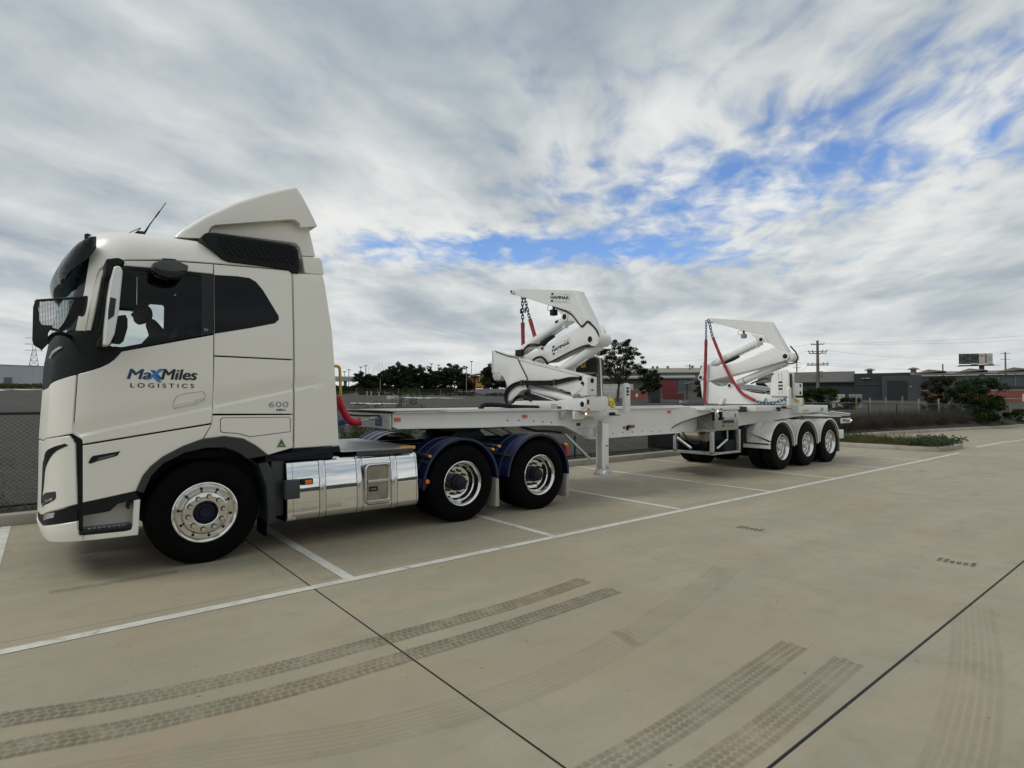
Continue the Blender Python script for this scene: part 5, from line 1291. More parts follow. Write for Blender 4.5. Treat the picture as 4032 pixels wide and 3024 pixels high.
ob('red_ram_lug', box(5.50, 5.56, .47, .66, 1.765, 1.80, .006), pm('ram_red', (.25, .03, .035), .5, var=.15), c1)
hosek(c1, 5.452, [(.126, 1.966), (.385, 1.973), (.729, 1.932), (1.203, 1.932), (1.613, 1.941), (1.906, 1.881), (2.048, 1.783), (2.102, 1.671), (2.048, 1.548), (1.994, 1.515)], .020)
hosek(c1, 5.450, [(.207, 1.969), (.455, 1.926), (.729, 1.891), (1.203, 1.890), (1.613, 1.898), (1.836, 1.858), (1.994, 1.76), (2.048, 1.649), (2.012, 1.537), (1.906, 1.538), (1.766, 1.649), (1.63, 1.692), (1.463, 1.659), (1.332, 1.596)], .020)
hosek(c1, 5.455, [(2.045, 1.58), (1.93, 1.50), (1.80, 1.60), (1.65, 1.66), (1.5, 1.64), (1.36, 1.59)], .014)
hosek(c1, 5.455, [(2.413, 2.55), (2.061, 2.449), (1.744, 2.382), (1.675, 2.291), (1.557, 2.134), (1.466, 2.013), (1.474, 1.949), (1.541, 1.896)], .009)
hosek(c1, 5.46, [(1.40, 1.93), (1.20, 1.92), (1.0, 1.89), (.8, 1.86)], .012)
for (y, z) in ((.729, 1.912), (1.60, 1.92)): ob('hose_clamp', box(5.43, 5.475, y-.03, y+.03, z-.05, z+.05, .006), GREYP, c1)
ob('arm_sticker', prism([(.83, 1.465), (.68, 1.46), (.68, 1.545), (.83, 1.545)], 'X', 5.449, 5.4515), pm('sticker_grey_text', (.40, .41, .41), .5, var=.25, scale=60), c1); ob('arm_sticker', prism([(.67, 1.46), (.575, 1.458), (.575, 1.505), (.67, 1.507)], 'X', 5.449, 5.4515), pm('sticker_dark', (.05, .055, .06), .4), c1)
ob('warning_sticker', box(5.465, 5.525, -.002, .0015, 1.545, 1.62), YELSTK, c1); ob('base_reflector', box(5.47, 5.53, -.008, .0015, 1.448, 1.48, .003), ORRED, c1)
bm = bmesh.new(); bm.faces.new([bm.verts.new(p) for p in ((5.475, -.003, 1.56), (5.515, -.003, 1.56), (5.495, -.003, 1.605))]); ob('warning_mark', bm, TEXTD, c1, smooth=0)
hk = ob('chain_hook', tube([(6.02, .02, 1.66), (6.06, .01, 1.60), (6.03, .0, 1.545), (6.07, .0, 1.50), (6.12, .0, 1.535), (6.09, .0, 1.57)], [.02, .03, .026, .028, .024, .014], 9, 5), YHOOK, c1)
ob('hook_eye', cyl((6.045, -.035, 1.60), (6.045, .03, 1.60), .04, 14), YHOOK, c1)
# booms
OUT1 = [(2.285, 3.712), (2.265, 3.752), (2.22, 3.758), (2.024, 3.730), (.554, 3.486), (.346, 2.869), (.415, 2.866), (.642, 3.125), (1.092, 3.273), (2.186, 3.645), (2.251, 3.660)]
o1 = ob('outer_boom', prism(OUT1[:4]+[(.554, 3.486), (.10, 2.74), (.02, 2.60), (.10, 2.55), (.346, 2.869)]+OUT1[6:], 'X', 5.75, 5.98, .010), TWHITE, c1)
ob('boom_side_plate', prism([(2.0, 3.722), (.560, 3.482), (.352, 2.875), (.415, 2.872), (.642, 3.131), (1.092, 3.280), (2.10, 3.62)], 'X', 5.742, 5.7515, .002, 1), TWHITE, c1)
ob('boom_nose', lathe([(0, -.14), (.035, -.14), (.056, -.13), (.056, .13), (.035, .14), (0, .14)], 20, 'X'), TWHITE, c1, (5.86, 2.235, 3.705)); ob('nose_pin', cyl((5.71, 2.235, 3.705), (5.735, 2.235, 3.705), .022, 12), BLACKM, c1)
ob('cylinder_lug', prism([(1.061, 3.262), (.642, 3.125), (.415, 2.866), (.585, 2.955), (.70, 2.975), (.80, 2.995), (.85, 3.03), (.875, 3.09)], 'X', 5.752, 5.80, .006), TWHITE, c1)
pin(c1, 5.748, .79, 3.055, .05)
ob('elbow_drum', cyl((5.72, .09, 2.61), (6.02, .09, 2.61), .115, 28, None, .012), TWHITE, c1, smooth=50)
pin(c1, 5.725, .165, 2.612, .05)
IN1 = [(2.39, 2.498), (2.28, 2.50), (1.884, 2.455), (1.543, 2.508), (.443, 2.848), (.235, 2.905), (.13, 2.85), (.062, 2.773), (.03, 2.652), (.077, 2.538), (.157, 2.520), (.306, 2.528), (.615, 2.455), (1.204, 2.289), (1.61, 2.290), (2.2, 2.35)]
ob('inner_boom', prism(IN1, 'X', 5.745, 5.80, .006), TWHITE, c1); ob('inner_boom', prism(IN1, 'X', 5.93, 5.985, .006), TWHITE, c1)
ob('boom_web', prism([(1.75, 2.44), (.5, 2.80), (.45, 2.74), (1.7, 2.38)], 'X', 5.80, 5.93), TWHITE, c1)
ob('boom_cylinder', cyl((5.865, .80, 3.03), (5.865, 2.15, 2.515), .098, 28, None, .012), TWHITE, c1, smooth=50)
ob('cylinder_head', cyl((5.865, .74, 3.052), (5.865, .83, 3.018), .106, 28), TWHITE, c1, smooth=50)
ob('cylinder_mark', prism([(1.06, 3.005), (.98, 3.03), (.98, 2.99), (1.05, 2.97)], 'X', 5.762, 5.766), GREYP, c1)
ob('cylinder_pipe', cyl((5.79, .86, 2.875), (5.79, 1.30, 2.70), .012, 8), ALLOY, c1); ob('pipe_boss', cyl((5.77, .85, 2.885), (5.86, .85, 2.90), .03, 12), TWHITE, c1)
ob('valve_block', prism([(1.40, 2.68), (1.10, 2.77), (1.08, 2.73), (1.25, 2.66), (1.36, 2.58), (1.44, 2.60)], 'X', 5.72, 5.80, .01), BLACKM, c1)
ob('valve_tag', box(5.72, 5.76, 1.34, 1.40, 2.53, 2.575, .006), pm('ram_red', (.25, .03, .035), .5), c1)
ob('lift_cylinder', cyl((5.865, .98, 2.12), (5.865, .11, 2.52), .098, 28, None, .012), TWHITE, c1, smooth=50)
ob('lift_rod', cyl((5.865, 1.4, 1.93), (5.865, .95, 2.13), .05, 16), CHROME, c1)
ob('lift_pipe', cyl((5.80, .95, 2.02), (5.80, .30, 2.30), .011, 8), ALLOY, c1)
ob('crane_column', prism([(2.36, 1.60), (2.42, 2.44), (2.30, 2.50), (2.2, 2.40), (1.3, 2.02), (1.0, 1.9), (.5, 1.62)], 'X', 5.70, 5.745, .008), TWHITE, c1); ob('crane_column', prism([(2.36, 1.60), (2.42, 2.44), (2.30, 2.50), (2.2, 2.40), (1.3, 2.02), (1.0, 1.9), (.5, 1.62)], 'X', 5.985, 6.03, .008), TWHITE, c1)
ob('column_block', box(5.70, 5.75, 1.90, 2.10, 2.44, 2.56, .01), BLACKM, c1)
ob('hose_loop', tube([(5.69, 1.62, 2.28), (5.69, 1.52, 2.36), (5.69, 1.36, 2.385), (5.69, 1.24, 2.33), (5.70, 1.18, 2.24)], .022, 8), BLACKM, c1)
hosek(c1, 5.738, [(1.081, 3.265), (.823, 3.176), (.603, 3.068), (.405, 2.864), (.336, 2.857), (.226, 2.921), (.093, 2.804), (.014, 2.699), (.015, 2.592), (.107, 2.515), (.296, 2.520), (.605, 2.448), (.9, 2.360), (1.193, 2.270)], .013)
hosek(c1, 5.735, [(.235, 2.915), (.10, 2.82), (.005, 2.70), (.002, 2.60), (.09, 2.505), (.296, 2.505)], .016)
hosek(c1, 5.72, [(1.912, 2.456), (1.859, 2.554), (1.721, 2.634), (1.553, 2.632), (1.404, 2.611)], .014); hosek(c1, 5.71, [(1.93, 2.44), (1.88, 2.52), (1.74, 2.60), (1.56, 2.60), (1.40, 2.59)], .014)
hammar(c1, (5.7405, 1.150, 3.372), (0, -.972, -.165), (0, -.10, .995), .49, .145)
hammar(c1, (5.7435, 1.105, 2.405), (0, -.965, .265), (0, .06, .99), .47, .15)
def worklight(par, x, y, z, m=BLACKM):
    w = ob('work_lamp', box(x-.05, x+.05, y-.055, y+.055, z-.065, z+.045, .012), m, par)
    ob('lamp_bracket', box(x-.015, x+.015, y-.02, y+.02, z+.045, z+.13, .004), BLACKM, par)
    ob('lamp_lead', tube([(x, y+.03, z+.10), (x, y+.10, z+.14), (x, y+.16, z+.10), (x, y+.14, z+.04), (x, y+.05, z+.03)], .005, 6), GREYP, par); return w
worklight(c1, 5.80, 1.125, 3.185)
# control cabinet behind the crane
cb = ob('control_cabinet', prism([(.892, 2.10), (.880, 2.225), (.759, 2.330), (.70, 2.345), (.42, 2.345), (.376, 2.30), (.376, 2.08)], 'X', 6.10, 6.30, .02, 3), pm('cabinet_black', (.020, .022, .026), .5, var=.2), c1)
ob('cabinet_post', prism([(.388, 2.345), (.33, 2.32), (.306, 2.25), (.268, 1.62), (.40, 1.62), (.42, 2.2)], 'X', 6.12, 6.16, .006), pm('cabinet_grey', (.15, .155, .155), .45, var=.1), c1)
ob('cabinet_edge', tube([(6.11, .40, 2.355), (6.11, .33, 2.33), (6.11, .300, 2.25), (6.11, .262, 1.62)], .012, 8), TWHITE, c1)
ob('warning_sticker', box(6.094, 6.0985, .632, .742, 2.182, 2.306), YELSTK, c1); ob('warning_ring', lathe([(.036, 0), (.036, -.001), (.029, -.001)], 18, 'X'), TEXTD, c1, (6.0925, .687, 2.246)); ob('warning_bar', prism([(.715, 2.268), (.665, 2.218), (.660, 2.224), (.710, 2.274)], 'X', 6.0915, 6.0925), TEXTD, c1)
for k in range(5): ob('control_knob', cyl((6.118, .345, 2.03-.055*k), (6.108, .345, 2.03-.055*k), .015, 10), pm('brass', (.45, .36, .18), .35, .8), c1)

# rear crane: same machine turned end for end ------------------------------------
PL2 = [(2.319, 2.109), (2.027, 2.065), (1.96, 2.02), (1.897, 1.982), (1.83, 1.955), (1.768, 1.943), (1.68, 1.940), (1.609, 1.950), (1.54, 1.975), (1.483, 2.003), (1.42, 1.985), (1.36, 1.944), (1.149, 1.842), (.927, 1.784), (.429, 1.713), (.024, 1.711), (.026, 1.474), (2.115, 1.456), (2.264, 1.66)]
c2 = ob('crane', prism(PL2, 'X', 12.20, 12.26, .008), TWHITE, trl)
IN2 = [(2.244, 2.571), (2.19, 2.55), (2.102, 2.512), (2.0, 2.475), (1.888, 2.466), (1.75, 2.472), (1.459, 2.491), (1.259, 2.518), (.358, 2.847), (.290, 2.802), (.022, 2.692), (-.010, 2.66), (-.017, 2.615), (.0, 2.57), (.024, 2.546), (.104, 2.517), (.714, 2.375), (1.778, 2.155), (2.106, 2.082), (2.332, 2.102), (2.372, 2.15), (2.374, 2.216)]
ob('inner_boom', prism(IN2, 'X', 12.222, 12.30, .006), TWHITE, c2); ob('inner_boom', prism(IN2, 'X', 12.50, 12.57, .006), TWHITE, c2)
ob('outer_boom', prism([(2.183, 3.70), (2.165, 3.741), (2.124, 3.757), (.489, 3.484), (.06, 2.70), (.02, 2.58), (.12, 2.55), (.357, 2.865), (.467, 2.955), (.591, 3.129), (.676, 3.178), (1.19, 3.342), (2.059, 3.638), (2.176, 3.635)], 'X', 12.305, 12.55, .010), TWHITE, c2)
ob('boom_side_plate', prism([(2.0, 3.728), (.495, 3.478), (.10, 2.76), (.36, 2.872), (.467, 2.962), (.591, 3.136), (.676, 3.186), (1.19, 3.350), (2.0, 3.615)], 'X', 12.297, 12.3065, .002, 1), TWHITE, c2)
ob('cylinder_lug', prism([(.966, 3.245), (.606, 3.130), (.467, 2.955), (.635, 3.000), (.72, 3.0), (.779, 3.019), (.815, 3.06), (.83, 3.11)], 'X', 12.300, 12.34, .006), TWHITE, c2)
pin(c2, 12.198, 2.300, 2.184, .045); pin(c2, 12.218, .065, 2.620, .055); pin(c2, 12.296, .690, 3.068, .045); pin(c2, 12.196, 1.476, 1.957, .040)
ob('elbow_drum', cyl((12.28, .02, 2.60), (12.60, .02, 2.60), .105, 26, None, .01), TWHITE, c2, smooth=50)
ob('boom_cylinder', cyl((12.42, .76, 3.03), (12.42, 2.10, 2.515), .092, 28, None, .01), TWHITE, c2, smooth=50)
ob('cylinder_pipe', cyl((12.35, .80, 2.90), (12.35, 1.5, 2.63), .012, 8), ALLOY, c2); ob('pipe_boss', cyl((12.33, .82, 2.89), (12.42, .82, 2.92), .028, 12), TWHITE, c2)
ob('valve_block', prism([(1.70, 2.56), (1.30, 2.72), (1.30, 2.67), (1.45, 2.60), (1.75, 2.50)], 'X', 12.33, 12.40, .008), BLACKM, c2)
ob('lift_cylinder', cyl((12.42, .13, 2.49), (12.42, 1.36, 2.02), .088, 28, None, .01), TWHITE, c2, smooth=50)
ob('cylinder_band', cyl((12.42, 1.17, 2.09), (12.42, 1.185, 2.085), .0895, 28), GREYP, c2)
ob('lift_pipe', cyl((12.36, .20, 2.38), (12.36, 1.1, 2.02), .011, 8), ALLOY, c2); ob('pipe_boss', cyl((12.34, .22, 2.375), (12.42, .22, 2.40), .026, 12), TWHITE, c2)
ob('crane_column', prism(PL2, 'X', 12.55, 12.60, .006), TWHITE, c2)
ob('crane_base', box(12.20, 13.0, .03, 2.2, 1.455, 1.50, .006), TWHITE, c2)
BO = [(.404, 1.70), (.404, 1.713), (.387, 1.982), (.358, 2.156), (.247, 2.287), (.019, 2.305), (-.04, 2.26), (-.045, 1.68)]
bd = ob('control_board', prism(BO, 'X', 12.15, 12.20, .006), TWHITE, c2)
ob('board_mark', prism([(.198, 2.038), (.104, 2.036), (.104, 1.992), (.198, 1.992)], 'X', 12.146, 12.1495), TEXTD, c2); ob('board_mark', prism([(.199, 1.878), (.106, 1.876), (.106, 1.831), (.199, 1.833)], 'X', 12.146, 12.1495), TEXTD, c2)
ob('board_mark', prism([(.198, 1.970), (.180, 1.95), (.122, 1.95), (.104, 1.970), (.104, 1.89), (.122, 1.912), (.180, 1.912), (.198, 1.89)], 'X', 12.146, 12.1495), TEXTD, c2)
for y in (.190, .116):
    ob('board_arrow', prism([(y+.004, 2.230), (y-.004, 2.230), (y-.004, 2.065), (y+.004, 2.065)], 'X', 12.147, 12.1495), GREYP, c2); ob('board_arrow', prism([(y+.004, 1.80), (y-.004, 1.80), (y-.004, 1.73), (y+.004, 1.73)], 'X', 12.147, 12.1495), GREYP, c2)
ob('valve_bank', box(12.28, 12.50, .04, .40, 1.70, 2.22, .01), BLACKM, c2); ob('bank_cover', box(12.48, 12.53, .005, .40, 1.70, 2.235, .006), TWHITE, c2); ob('board_edge', box(12.20, 12.27, .005, .05, 1.70, 2.235, .006), TWHITE, c2)
ob('stabiliser_box', box(12.552, 12.955, .005, .4, 1.70, 2.005, .012), TWHITE, c2)
for z in (1.94, 1.765): ob('box_hole', lathe([(.043, -.001), (.043, -.003), (0, -.003)], 20, 'Y'), BLACKM, c2, (12.83, .005, z))
ob('side_box', box(12.42, 12.985, .005, .35, 1.458, 1.648, .008), TWHITE, c2); ob('yellow_tag', box(12.93, 12.988, .0, .0045, 1.54, 1.635), YELSTK, c2); ob('red_tag', box(12.93, 12.988, -.004, .0045, 1.46, 1.485), ORRED, c2)
ob('yellow_hook', tube([(12.44, -.02, 1.64), (12.52, -.04, 1.60), (12.60, -.04, 1.56), (12.66, -.04, 1.57), (12.64, -.04, 1.61)], [.014, .024, .026, .022, .012], 8), YHOOK, c2)
post(12.11, 12.24, -.06, -.01, 1.475, 1.905, 'stake_post', c2)
ob('base_lug', prism([(1.748, 1.529), (1.683, 1.645), (1.588, 1.645), (1.60, 1.62), (1.669, 1.480), (1.74, 1.475)], 'X', 12.13, 12.20, .004), TWHITE, c2); ob('base_lug', prism([(.649, 1.549), (.591, 1.652), (.514, 1.652), (.578, 1.55)], 'X', 12.13, 12.20, .004), TWHITE, c2)
ob('far_arm', prism([(2.3, 1.55), (2.35, 2.05), (1.2, 1.98), (.45, 1.86), (.45, 1.70), (1.2, 1.72)], 'X', 12.70, 12.90, .01), TWHITE, c2)
ob('hose_nest', tube([(12.35, 1.0, 1.80), (12.35, .85, 1.78), (12.35, .7, 1.76), (12.35, .55, 1.80), (12.35, .45, 1.78)], .02, 7), BLACKM, c2); ob('hose_nest', tube([(12.38, 1.0, 2.0), (12.38, .85, 2.06), (12.38, .65, 2.12), (12.38, .55, 2.10)], .018, 7), BLACKM, c2); ob('hose_nest', tube([(12.33, 1.1, 1.85), (12.33, .8, 1.83), (12.33, .5, 1.74)], .015, 7), DSTEEL, c2)
ob('triangle_bracket', prism([(.60, 2.00), (.41, 2.02), (.41, 1.84)], 'X', 12.26, 12.28, .003), TWHITE, c2)
ob('elbow_hose', tube([(12.50, .075, 2.88), (12.50, .03, 2.82), (12.50, -.05, 2.72), (12.50, -.085, 2.60), (12.50, -.05, 2.49), (12.50, .05, 2.46), (12.5, .11, 2.465)], .016, 8), BLACKM, c2)
wl = worklight(c2, 12.32, 1.146, 3.203, pm('lamp_grey', (.20, .21, .20), .5))

# lifting chains: each hangs from a boom, link by link, with a red sleeve
LM = None
def link_mesh():
    bm = bmesh.new(); R, L, r = .019, .024, .0072; pts = []
    for k in range(8): a = PI*k/7; pts.append((R*math.cos(a), 0, L+R*math.sin(a)))
    for k in range(8): a = PI+PI*k/7; pts.append((R*math.cos(a), 0, -L+R*math.sin(a)))
    n = len(pts); seg = 6; rings = []
    for i in range(n):
        p = Vector(pts[i]); t = (Vector(pts[(i+1) % n])-Vector(pts[i-1])).normalized(); u = Vector((0, 1, 0)); s = t.cross(u)
        rings.append([bm.verts.new(p+r*(math.cos(2*PI*j/seg)*u+math.sin(2*PI*j/seg)*s)) for j in range(seg)])
    for i in range(n):
        A, B = rings[i], rings[(i+1) % n]
        for j in range(seg): bm.faces.new((A[j], A[(j+1) % seg], B[(j+1) % seg], B[j]))
    return bm
def chain(name, label, x, path, sleeves, m, top, kw=1.0):
    """path: (y,z) points; sleeves: list of (from, to) distances covered by fabric"""
    bm0 = link_mesh(); bmesh.ops.recalc_face_normals(bm0, faces=bm0.faces)
    lm = mesh_of('link', bm0, m, 40)
    P = cat_pts([(x, y, z) for y, z in path], 8); L = [0]
    for a, b in zip(P, P[1:]): L.append(L[-1]+(b-a).length)
    def f(s):
        for i in range(len(L)-1):
            if s <= L[i+1]: return P[i].lerp(P[i+1], (s-L[i])/max(1e-6, L[i+1]-L[i])), (P[i+1]-P[i]).normalized()
        return P[-1], (P[-1]-P[-2]).normalized()
    th = empty(name, tuple(P[0]), label, 'chain', 'chains hanging from the crane booms')
    s = .03; k = 0; pitch = .062*kw
    while s < L[-1]:
        if not any(a+.01 < s < b-.01 for a, b in sleeves):
            p, t = f(s); q = t.to_track_quat('Z', 'Y').to_matrix().to_4x4()
            o = link('link', lm, th, p); e = (q @ Matrix.Rotation(PI/2*(k % 2)+.3, 4, 'Z')).to_euler(); o.rotation_euler = e; o.scale = (kw*1.1, kw*1.1, kw)
        s += pitch; k += 1
    for a, b in sleeves:
        n = max(4, int((b-a)/.10)); rr = random.Random(int(a*97)+5)
        pts = [f(a+(b-a)*i/n)[0] for i in range(n+1)]
        ob('red_sleeve', tube(pts, [.037+rr.uniform(-.004, .004) for _ in pts], 10, 3), REDS, th)
    return th
ch = chain('lifting_chain', 'dark chain with straight red sleeve hanging plumb from the crane nearer the cab', 5.86, [(2.073, 3.62), (2.068, 3.40), (2.064, 3.15), (2.058, 2.9), (2.045, 2.60), (2.03, 2.30)], [(.53, 1.3)], DCHAIN, 0, 1.05)
ob('chain_tag', box(5.83, 5.86, 2.075, 2.11, 3.27, 3.36, .004), BLACKM, ch)
ch = chain('lifting_chain', 'dark chain with slanting red sleeve beside plumb one on crane nearer the cab', 5.84, [(1.995, 3.60), (1.93, 3.42), (1.87, 3.25), (1.80, 3.07), (1.70, 2.83), (1.60, 2.60)], [(.50, 1.05)], DCHAIN, 0, 1.05)
ob('chain_tag', box(5.83, 5.855, 1.955, 1.98, 3.27, 3.37, .004), DSTEEL, ch)
chain('lifting_chain', 'long red sleeved chain hanging straight down to the deck from the crane over wheels', 12.13, [(2.080, 3.66), (2.085, 3.4), (2.09, 3.168), (2.10, 2.85), (2.112, 2.547), (2.128, 2.15), (2.141, 1.82), (2.157, 1.62), (2.135, 1.515), (2.105, 1.485)], [(.50, 2.22)], BLUEC, 0, 1.1)
chain('lifting_chain', 'red sleeved chain sagging across the crane over the wheels with blue links at its end', 12.12, [(2.005, 3.66), (1.96, 3.50), (1.926, 3.34), (1.879, 3.196), (1.761, 2.91), (1.605, 2.553), (1.421, 2.201), (1.195, 1.87), (1.077, 1.743), (.872, 1.631), (.715, 1.555), (.545, 1.525), (.406, 1.524), (.269, 1.538), (.134, 1.579), (.001, 1.626), (-.03, 1.66), (-.05, 1.68)], [(.47, 2.50)], BLUEC, 0, 1.35)
# ================================================================ driver
def skin_body(verts, edges, radii, root=0, sub=2):
    me = bpy.data.meshes.new('b'); me.from_pydata(verts, edges, []); o = bpy.data.objects.new('b', me); COL.objects.link(o)
    sm = o.modifiers.new('s', 'SKIN'); ss = o.modifiers.new('d', 'SUBSURF'); ss.levels = sub; ss.render_levels = sub
    for i, r in enumerate(radii): me.skin_vertices[0].data[i].radius = r if isinstance(r, tuple) else (r, r)
    me.skin_vertices[0].data[root].use_root = True
    dg = bpy.context.evaluated_depsgraph_get(); dg.update(); m2 = bpy.data.meshes.new_from_object(o.evaluated_get(dg))
    bpy.data.objects.remove(o); return m2
SHIRT = pm('dark_jacket_cloth', (.020, .022, .026), .85, var=.2, bump=.3, bscale=60)
SKIN_ = pm('skin_tone', (.13, .075, .052), .6, var=.05)
HAIR = pm('short_dark_hair', (.018, .014, .012), .7, var=.2)
dy = 1.86
V = [(-.12, dy, 1.78), (-.10, dy, 2.0), (-.11, dy, 2.24), (-.165, dy, 2.47), (-.245, dy, 2.55), (-.30, dy, 2.585),      # 0-5 pelvis..neck
     (-.19, dy-.19, 2.40), (-.36, dy-.25, 2.20), (-.60, dy-.17, 2.20), (-.67, dy-.15, 2.225),                     # near arm 6-9
     (-.19, dy+.19, 2.40), (-.36, dy+.25, 2.20), (-.60, dy+.17, 2.20), (-.67, dy+.15, 2.225),                     # far arm
     (-.14, dy-.10, 1.76), (-.55, dy-.13, 1.80), (-.68, dy-.13, 1.36), (-.78, dy-.13, 1.30),
     (-.14, dy+.10, 1.76), (-.55, dy+.13, 1.80), (-.68, dy+.13, 1.36), (-.78, dy+.13, 1.30)]
E_ = [(0, 1), (1, 2), (2, 3), (3, 4), (4, 5), (3, 6), (6, 7), (7, 8), (8, 9), (3, 10), (10, 11), (11, 12), (12, 13), (0, 14), (14, 15), (15, 16), (16, 17), (0, 18), (18, 19), (19, 20), (20, 21)]
RD = [(.17, .14), (.165, .13), (.17, .13), (.15, .115), (.085, .080), (.066, .066), .075, .055, .042, .035, .075, .055, .042, .035, .10, .085, .06, .05, .10, .085, .06, .05]
me = skin_body(V, E_, RD, 0, 2); me.materials.clear(); me.materials.append(SHIRT)
me.polygons.foreach_set('use_smooth', [True]*len(me.polygons))
drv = link('person', me); tag(drv, 'driver in dark jacket and glasses leaning forward inside the truck cab', 'person')
def head_mesh():
    bm = bmesh.new(); bmesh.ops.create_uvsphere(bm, u_segments=28, v_segments=22, radius=1)
    for v in bm.verts:
        x, y, z = v.co                     # face towards -x
        sx, sy, sz = .098, .078, .125
        p = Vector((x*sx, y*sy, z*sz))
        if z < -.15 and x < .2: p.x -= .012*min(1, -z); p.y *= 1-.28*min(1, (-z-.15))
        if x > .1 and z < -.3: p.x -= .035*min(1, (-z-.3)*1.3)
        if x < -.75 and abs(y) < .28 and -.35 < z < .12: p.x -= .024*(1-abs(y)/.28)*(1-abs(z+.15)/.27 if abs(z+.15) < .27 else 0)   # nose
        if x < -.6 and abs(abs(y)-.40) < .2 and .0 < z < .25: p.x += .008   # eye sockets
        if x < -.6 and abs(y) < .35 and -.56 < z < -.48: p.x += .005        # mouth line
        v.co = p
    return bm
hd = ob('head', head_mesh(), SKIN_, drv, (-.345, dy, 2.655), (0, math.radians(10), 0), smooth=70)
bm = head_mesh()
bmesh.ops.delete(bm, geom=[v for v in bm.verts if not (v.co.z > .045 or (v.co.x > .015 and v.co.z > -.07))], context='VERTS')
for v in bm.verts: v.co *= 1.055
ob('hair', bm, HAIR, drv, (-.345, dy, 2.655), (0, math.radians(10), 0), smooth=70)
for s_ in (-1, 1):
    ob('ear', lathe([(0, -.006), (.022, -.006), (.028, .0), (.022, .006), (0, .006)], 14), SKIN_, drv, (-.335, dy+.078*s_, 2.635))
gl = ob('glasses', tube([(-.452, dy-.06, 2.658), (-.462, dy-.03, 2.64), (-.452, dy, 2.658), (-.462, dy+.03, 2.64), (-.452, dy+.06, 2.658)], .004, 6), BLACKP, drv)
ob('glasses_temple', tube([(-.452, dy-.062, 2.66), (-.40, dy-.080, 2.655), (-.34, dy-.082, 2.650)], .0035, 6), BLACKP, drv)
for s_ in (-1, 1):   # hands closed on the wheel
    hx, hy, hz = -.685, dy+.15*s_, 2.235
    pv = [(hx+.04, hy, hz-.01), (hx, hy, hz)]; pe = [(0, 1)]; pr = [.028, (.030, .018)]
    for k in range(4):
        a = len(pv); o_ = (k-1.5)*.019
        pv += [(hx-.03, hy+o_, hz+.012), (hx-.05, hy+o_, hz-.008), (hx-.035, hy+o_, hz-.03)]; pe += [(1, a), (a, a+1), (a+1, a+2)]; pr += [.0085, .008, .007]
    a = len(pv); pv += [(hx+.005, hy-.03*s_, hz-.015), (hx-.02, hy-.035*s_, hz-.03)]; pe += [(1, a), (a, a+1)]; pr += [.010, .008]
    hm = skin_body(pv, pe, pr, 0, 1); hm.materials.clear(); hm.materials.append(SKIN_); link('hand', hm, drv)

# ================================================================ chain-link fence
FBLK = pm('fence_black_powder_coat', (.008, .009, .011), .45, var=.2)
fence = empty('chain_link_fence', (8, 4.0, .14), 'black chain link fence along the kerb behind the trailer', 'fence')
def fence_line(x):   # y, base z
    if x <= 24: return 3.98, .14
    return 3.98-.0417*(x-24), .14+ground_z(x)
SP = 3.12; H = 1.31
posts = [-15.77+SP*k for k in range(22)]
pm_ = mesh_of('post', tube([(0, 0, -.1), (0, 0, H)], .025, 10, 1), FBLK, 40)
def wire_panel(w, h):
    bm = bmesh.new(); dx, dz = .033, .029; n = int(round(w/dx)); r = .0022
    nz = int(h/dz)
    for i in range(n):
        x0 = i*dx; pts = []
        for k in range(nz+1): pts.append((min(w, x0+(dx if ((k+i) % 2) else 0)), (.003 if k % 2 else -.003), .035+k*dz))
        ring = []
        for p in pts:
            ring.append([bm.verts.new((p[0]+r*c, p[1]+r*s, p[2])) for c, s in ((1, -.5), (-1, -.5), (0, 1))])
        for A, B in zip(ring, ring[1:]):
            for j in range(3): bm.faces.new((A[j], A[(j+1) % 3], B[(j+1) % 3], B[j]))
    return bm
wm = mesh_of('wire_mesh', wire_panel(SP, H-.06), FBLK, 0)
for i, x in enumerate(posts):
    y, z = fence_line(x); o = link('post', pm_, fence, (x, y, z))
    if i < len(posts)-1:
        x2 = posts[i+1]; y2, z2 = fence_line(x2); L = math.hypot(x2-x, y2-y); a = math.atan2(y2-y, x2-x); tilt = -math.atan2(z2-z, L)
        o = link('wire_mesh', wm, fence, (x, y, z), (0, tilt, a)); o['kind'] = 'stuff'; o.scale = (L/SP, 1, 1)
        for nm, hh, rr in (('top_rail', H-.012, .021), ('bottom_rail', .045, .018)):
            ob(nm, tube([(x, y, z+hh), (x2, y2, z2+hh)], rr, 8, 1), FBLK, fence)

# ================================================================ plants
def leaf_mat(name, c1, c2, tr=.25):
    m = bpy.data.materials.new(name); m.use_nodes = True; T = NT(m.node_tree); T.n.clear()
    o = T.a('ShaderNodeOutputMaterial'); p = T.a('ShaderNodeNewGeometry')
    n = T.noise(p.outputs['Position'], 1.7, 4, .6); q = T.noise(p.outputs['Position'], 23, 2, .5)
    c = T.mix(T.ss(n, .35, .65), c1, c2); c = T.mix(T.ss(q, .4, .7, 0., .4), c, tuple(x*.5 for x in c1))
    d = T.a('ShaderNodeBsdfDiffuse', i_Color=c); t = T.a('ShaderNodeBsdfTranslucent', i_Color=c); mx = T.a('ShaderNodeMixShader', i_0=tr)
    T.l.new(d.outputs[0], mx.inputs[1]); T.l.new(t.outputs[0], mx.inputs[2]); T.l.new(mx.outputs[0], o.inputs[0]); return m
EUCL = leaf_mat('eucalypt_leaf', (.030, .042, .022), (.052, .062, .032))
DRKL = leaf_mat('dark_leaf', (.020, .034, .018), (.040, .056, .026))
GRNL = leaf_mat('green_leaf', (.036, .062, .018), (.066, .098, .030))
OLVL = leaf_mat('olive_leaf', (.055, .062, .024), (.095, .098, .040))
DRYL = leaf_mat('dry_twig', (.055, .044, .033), (.095, .077, .056), .1)
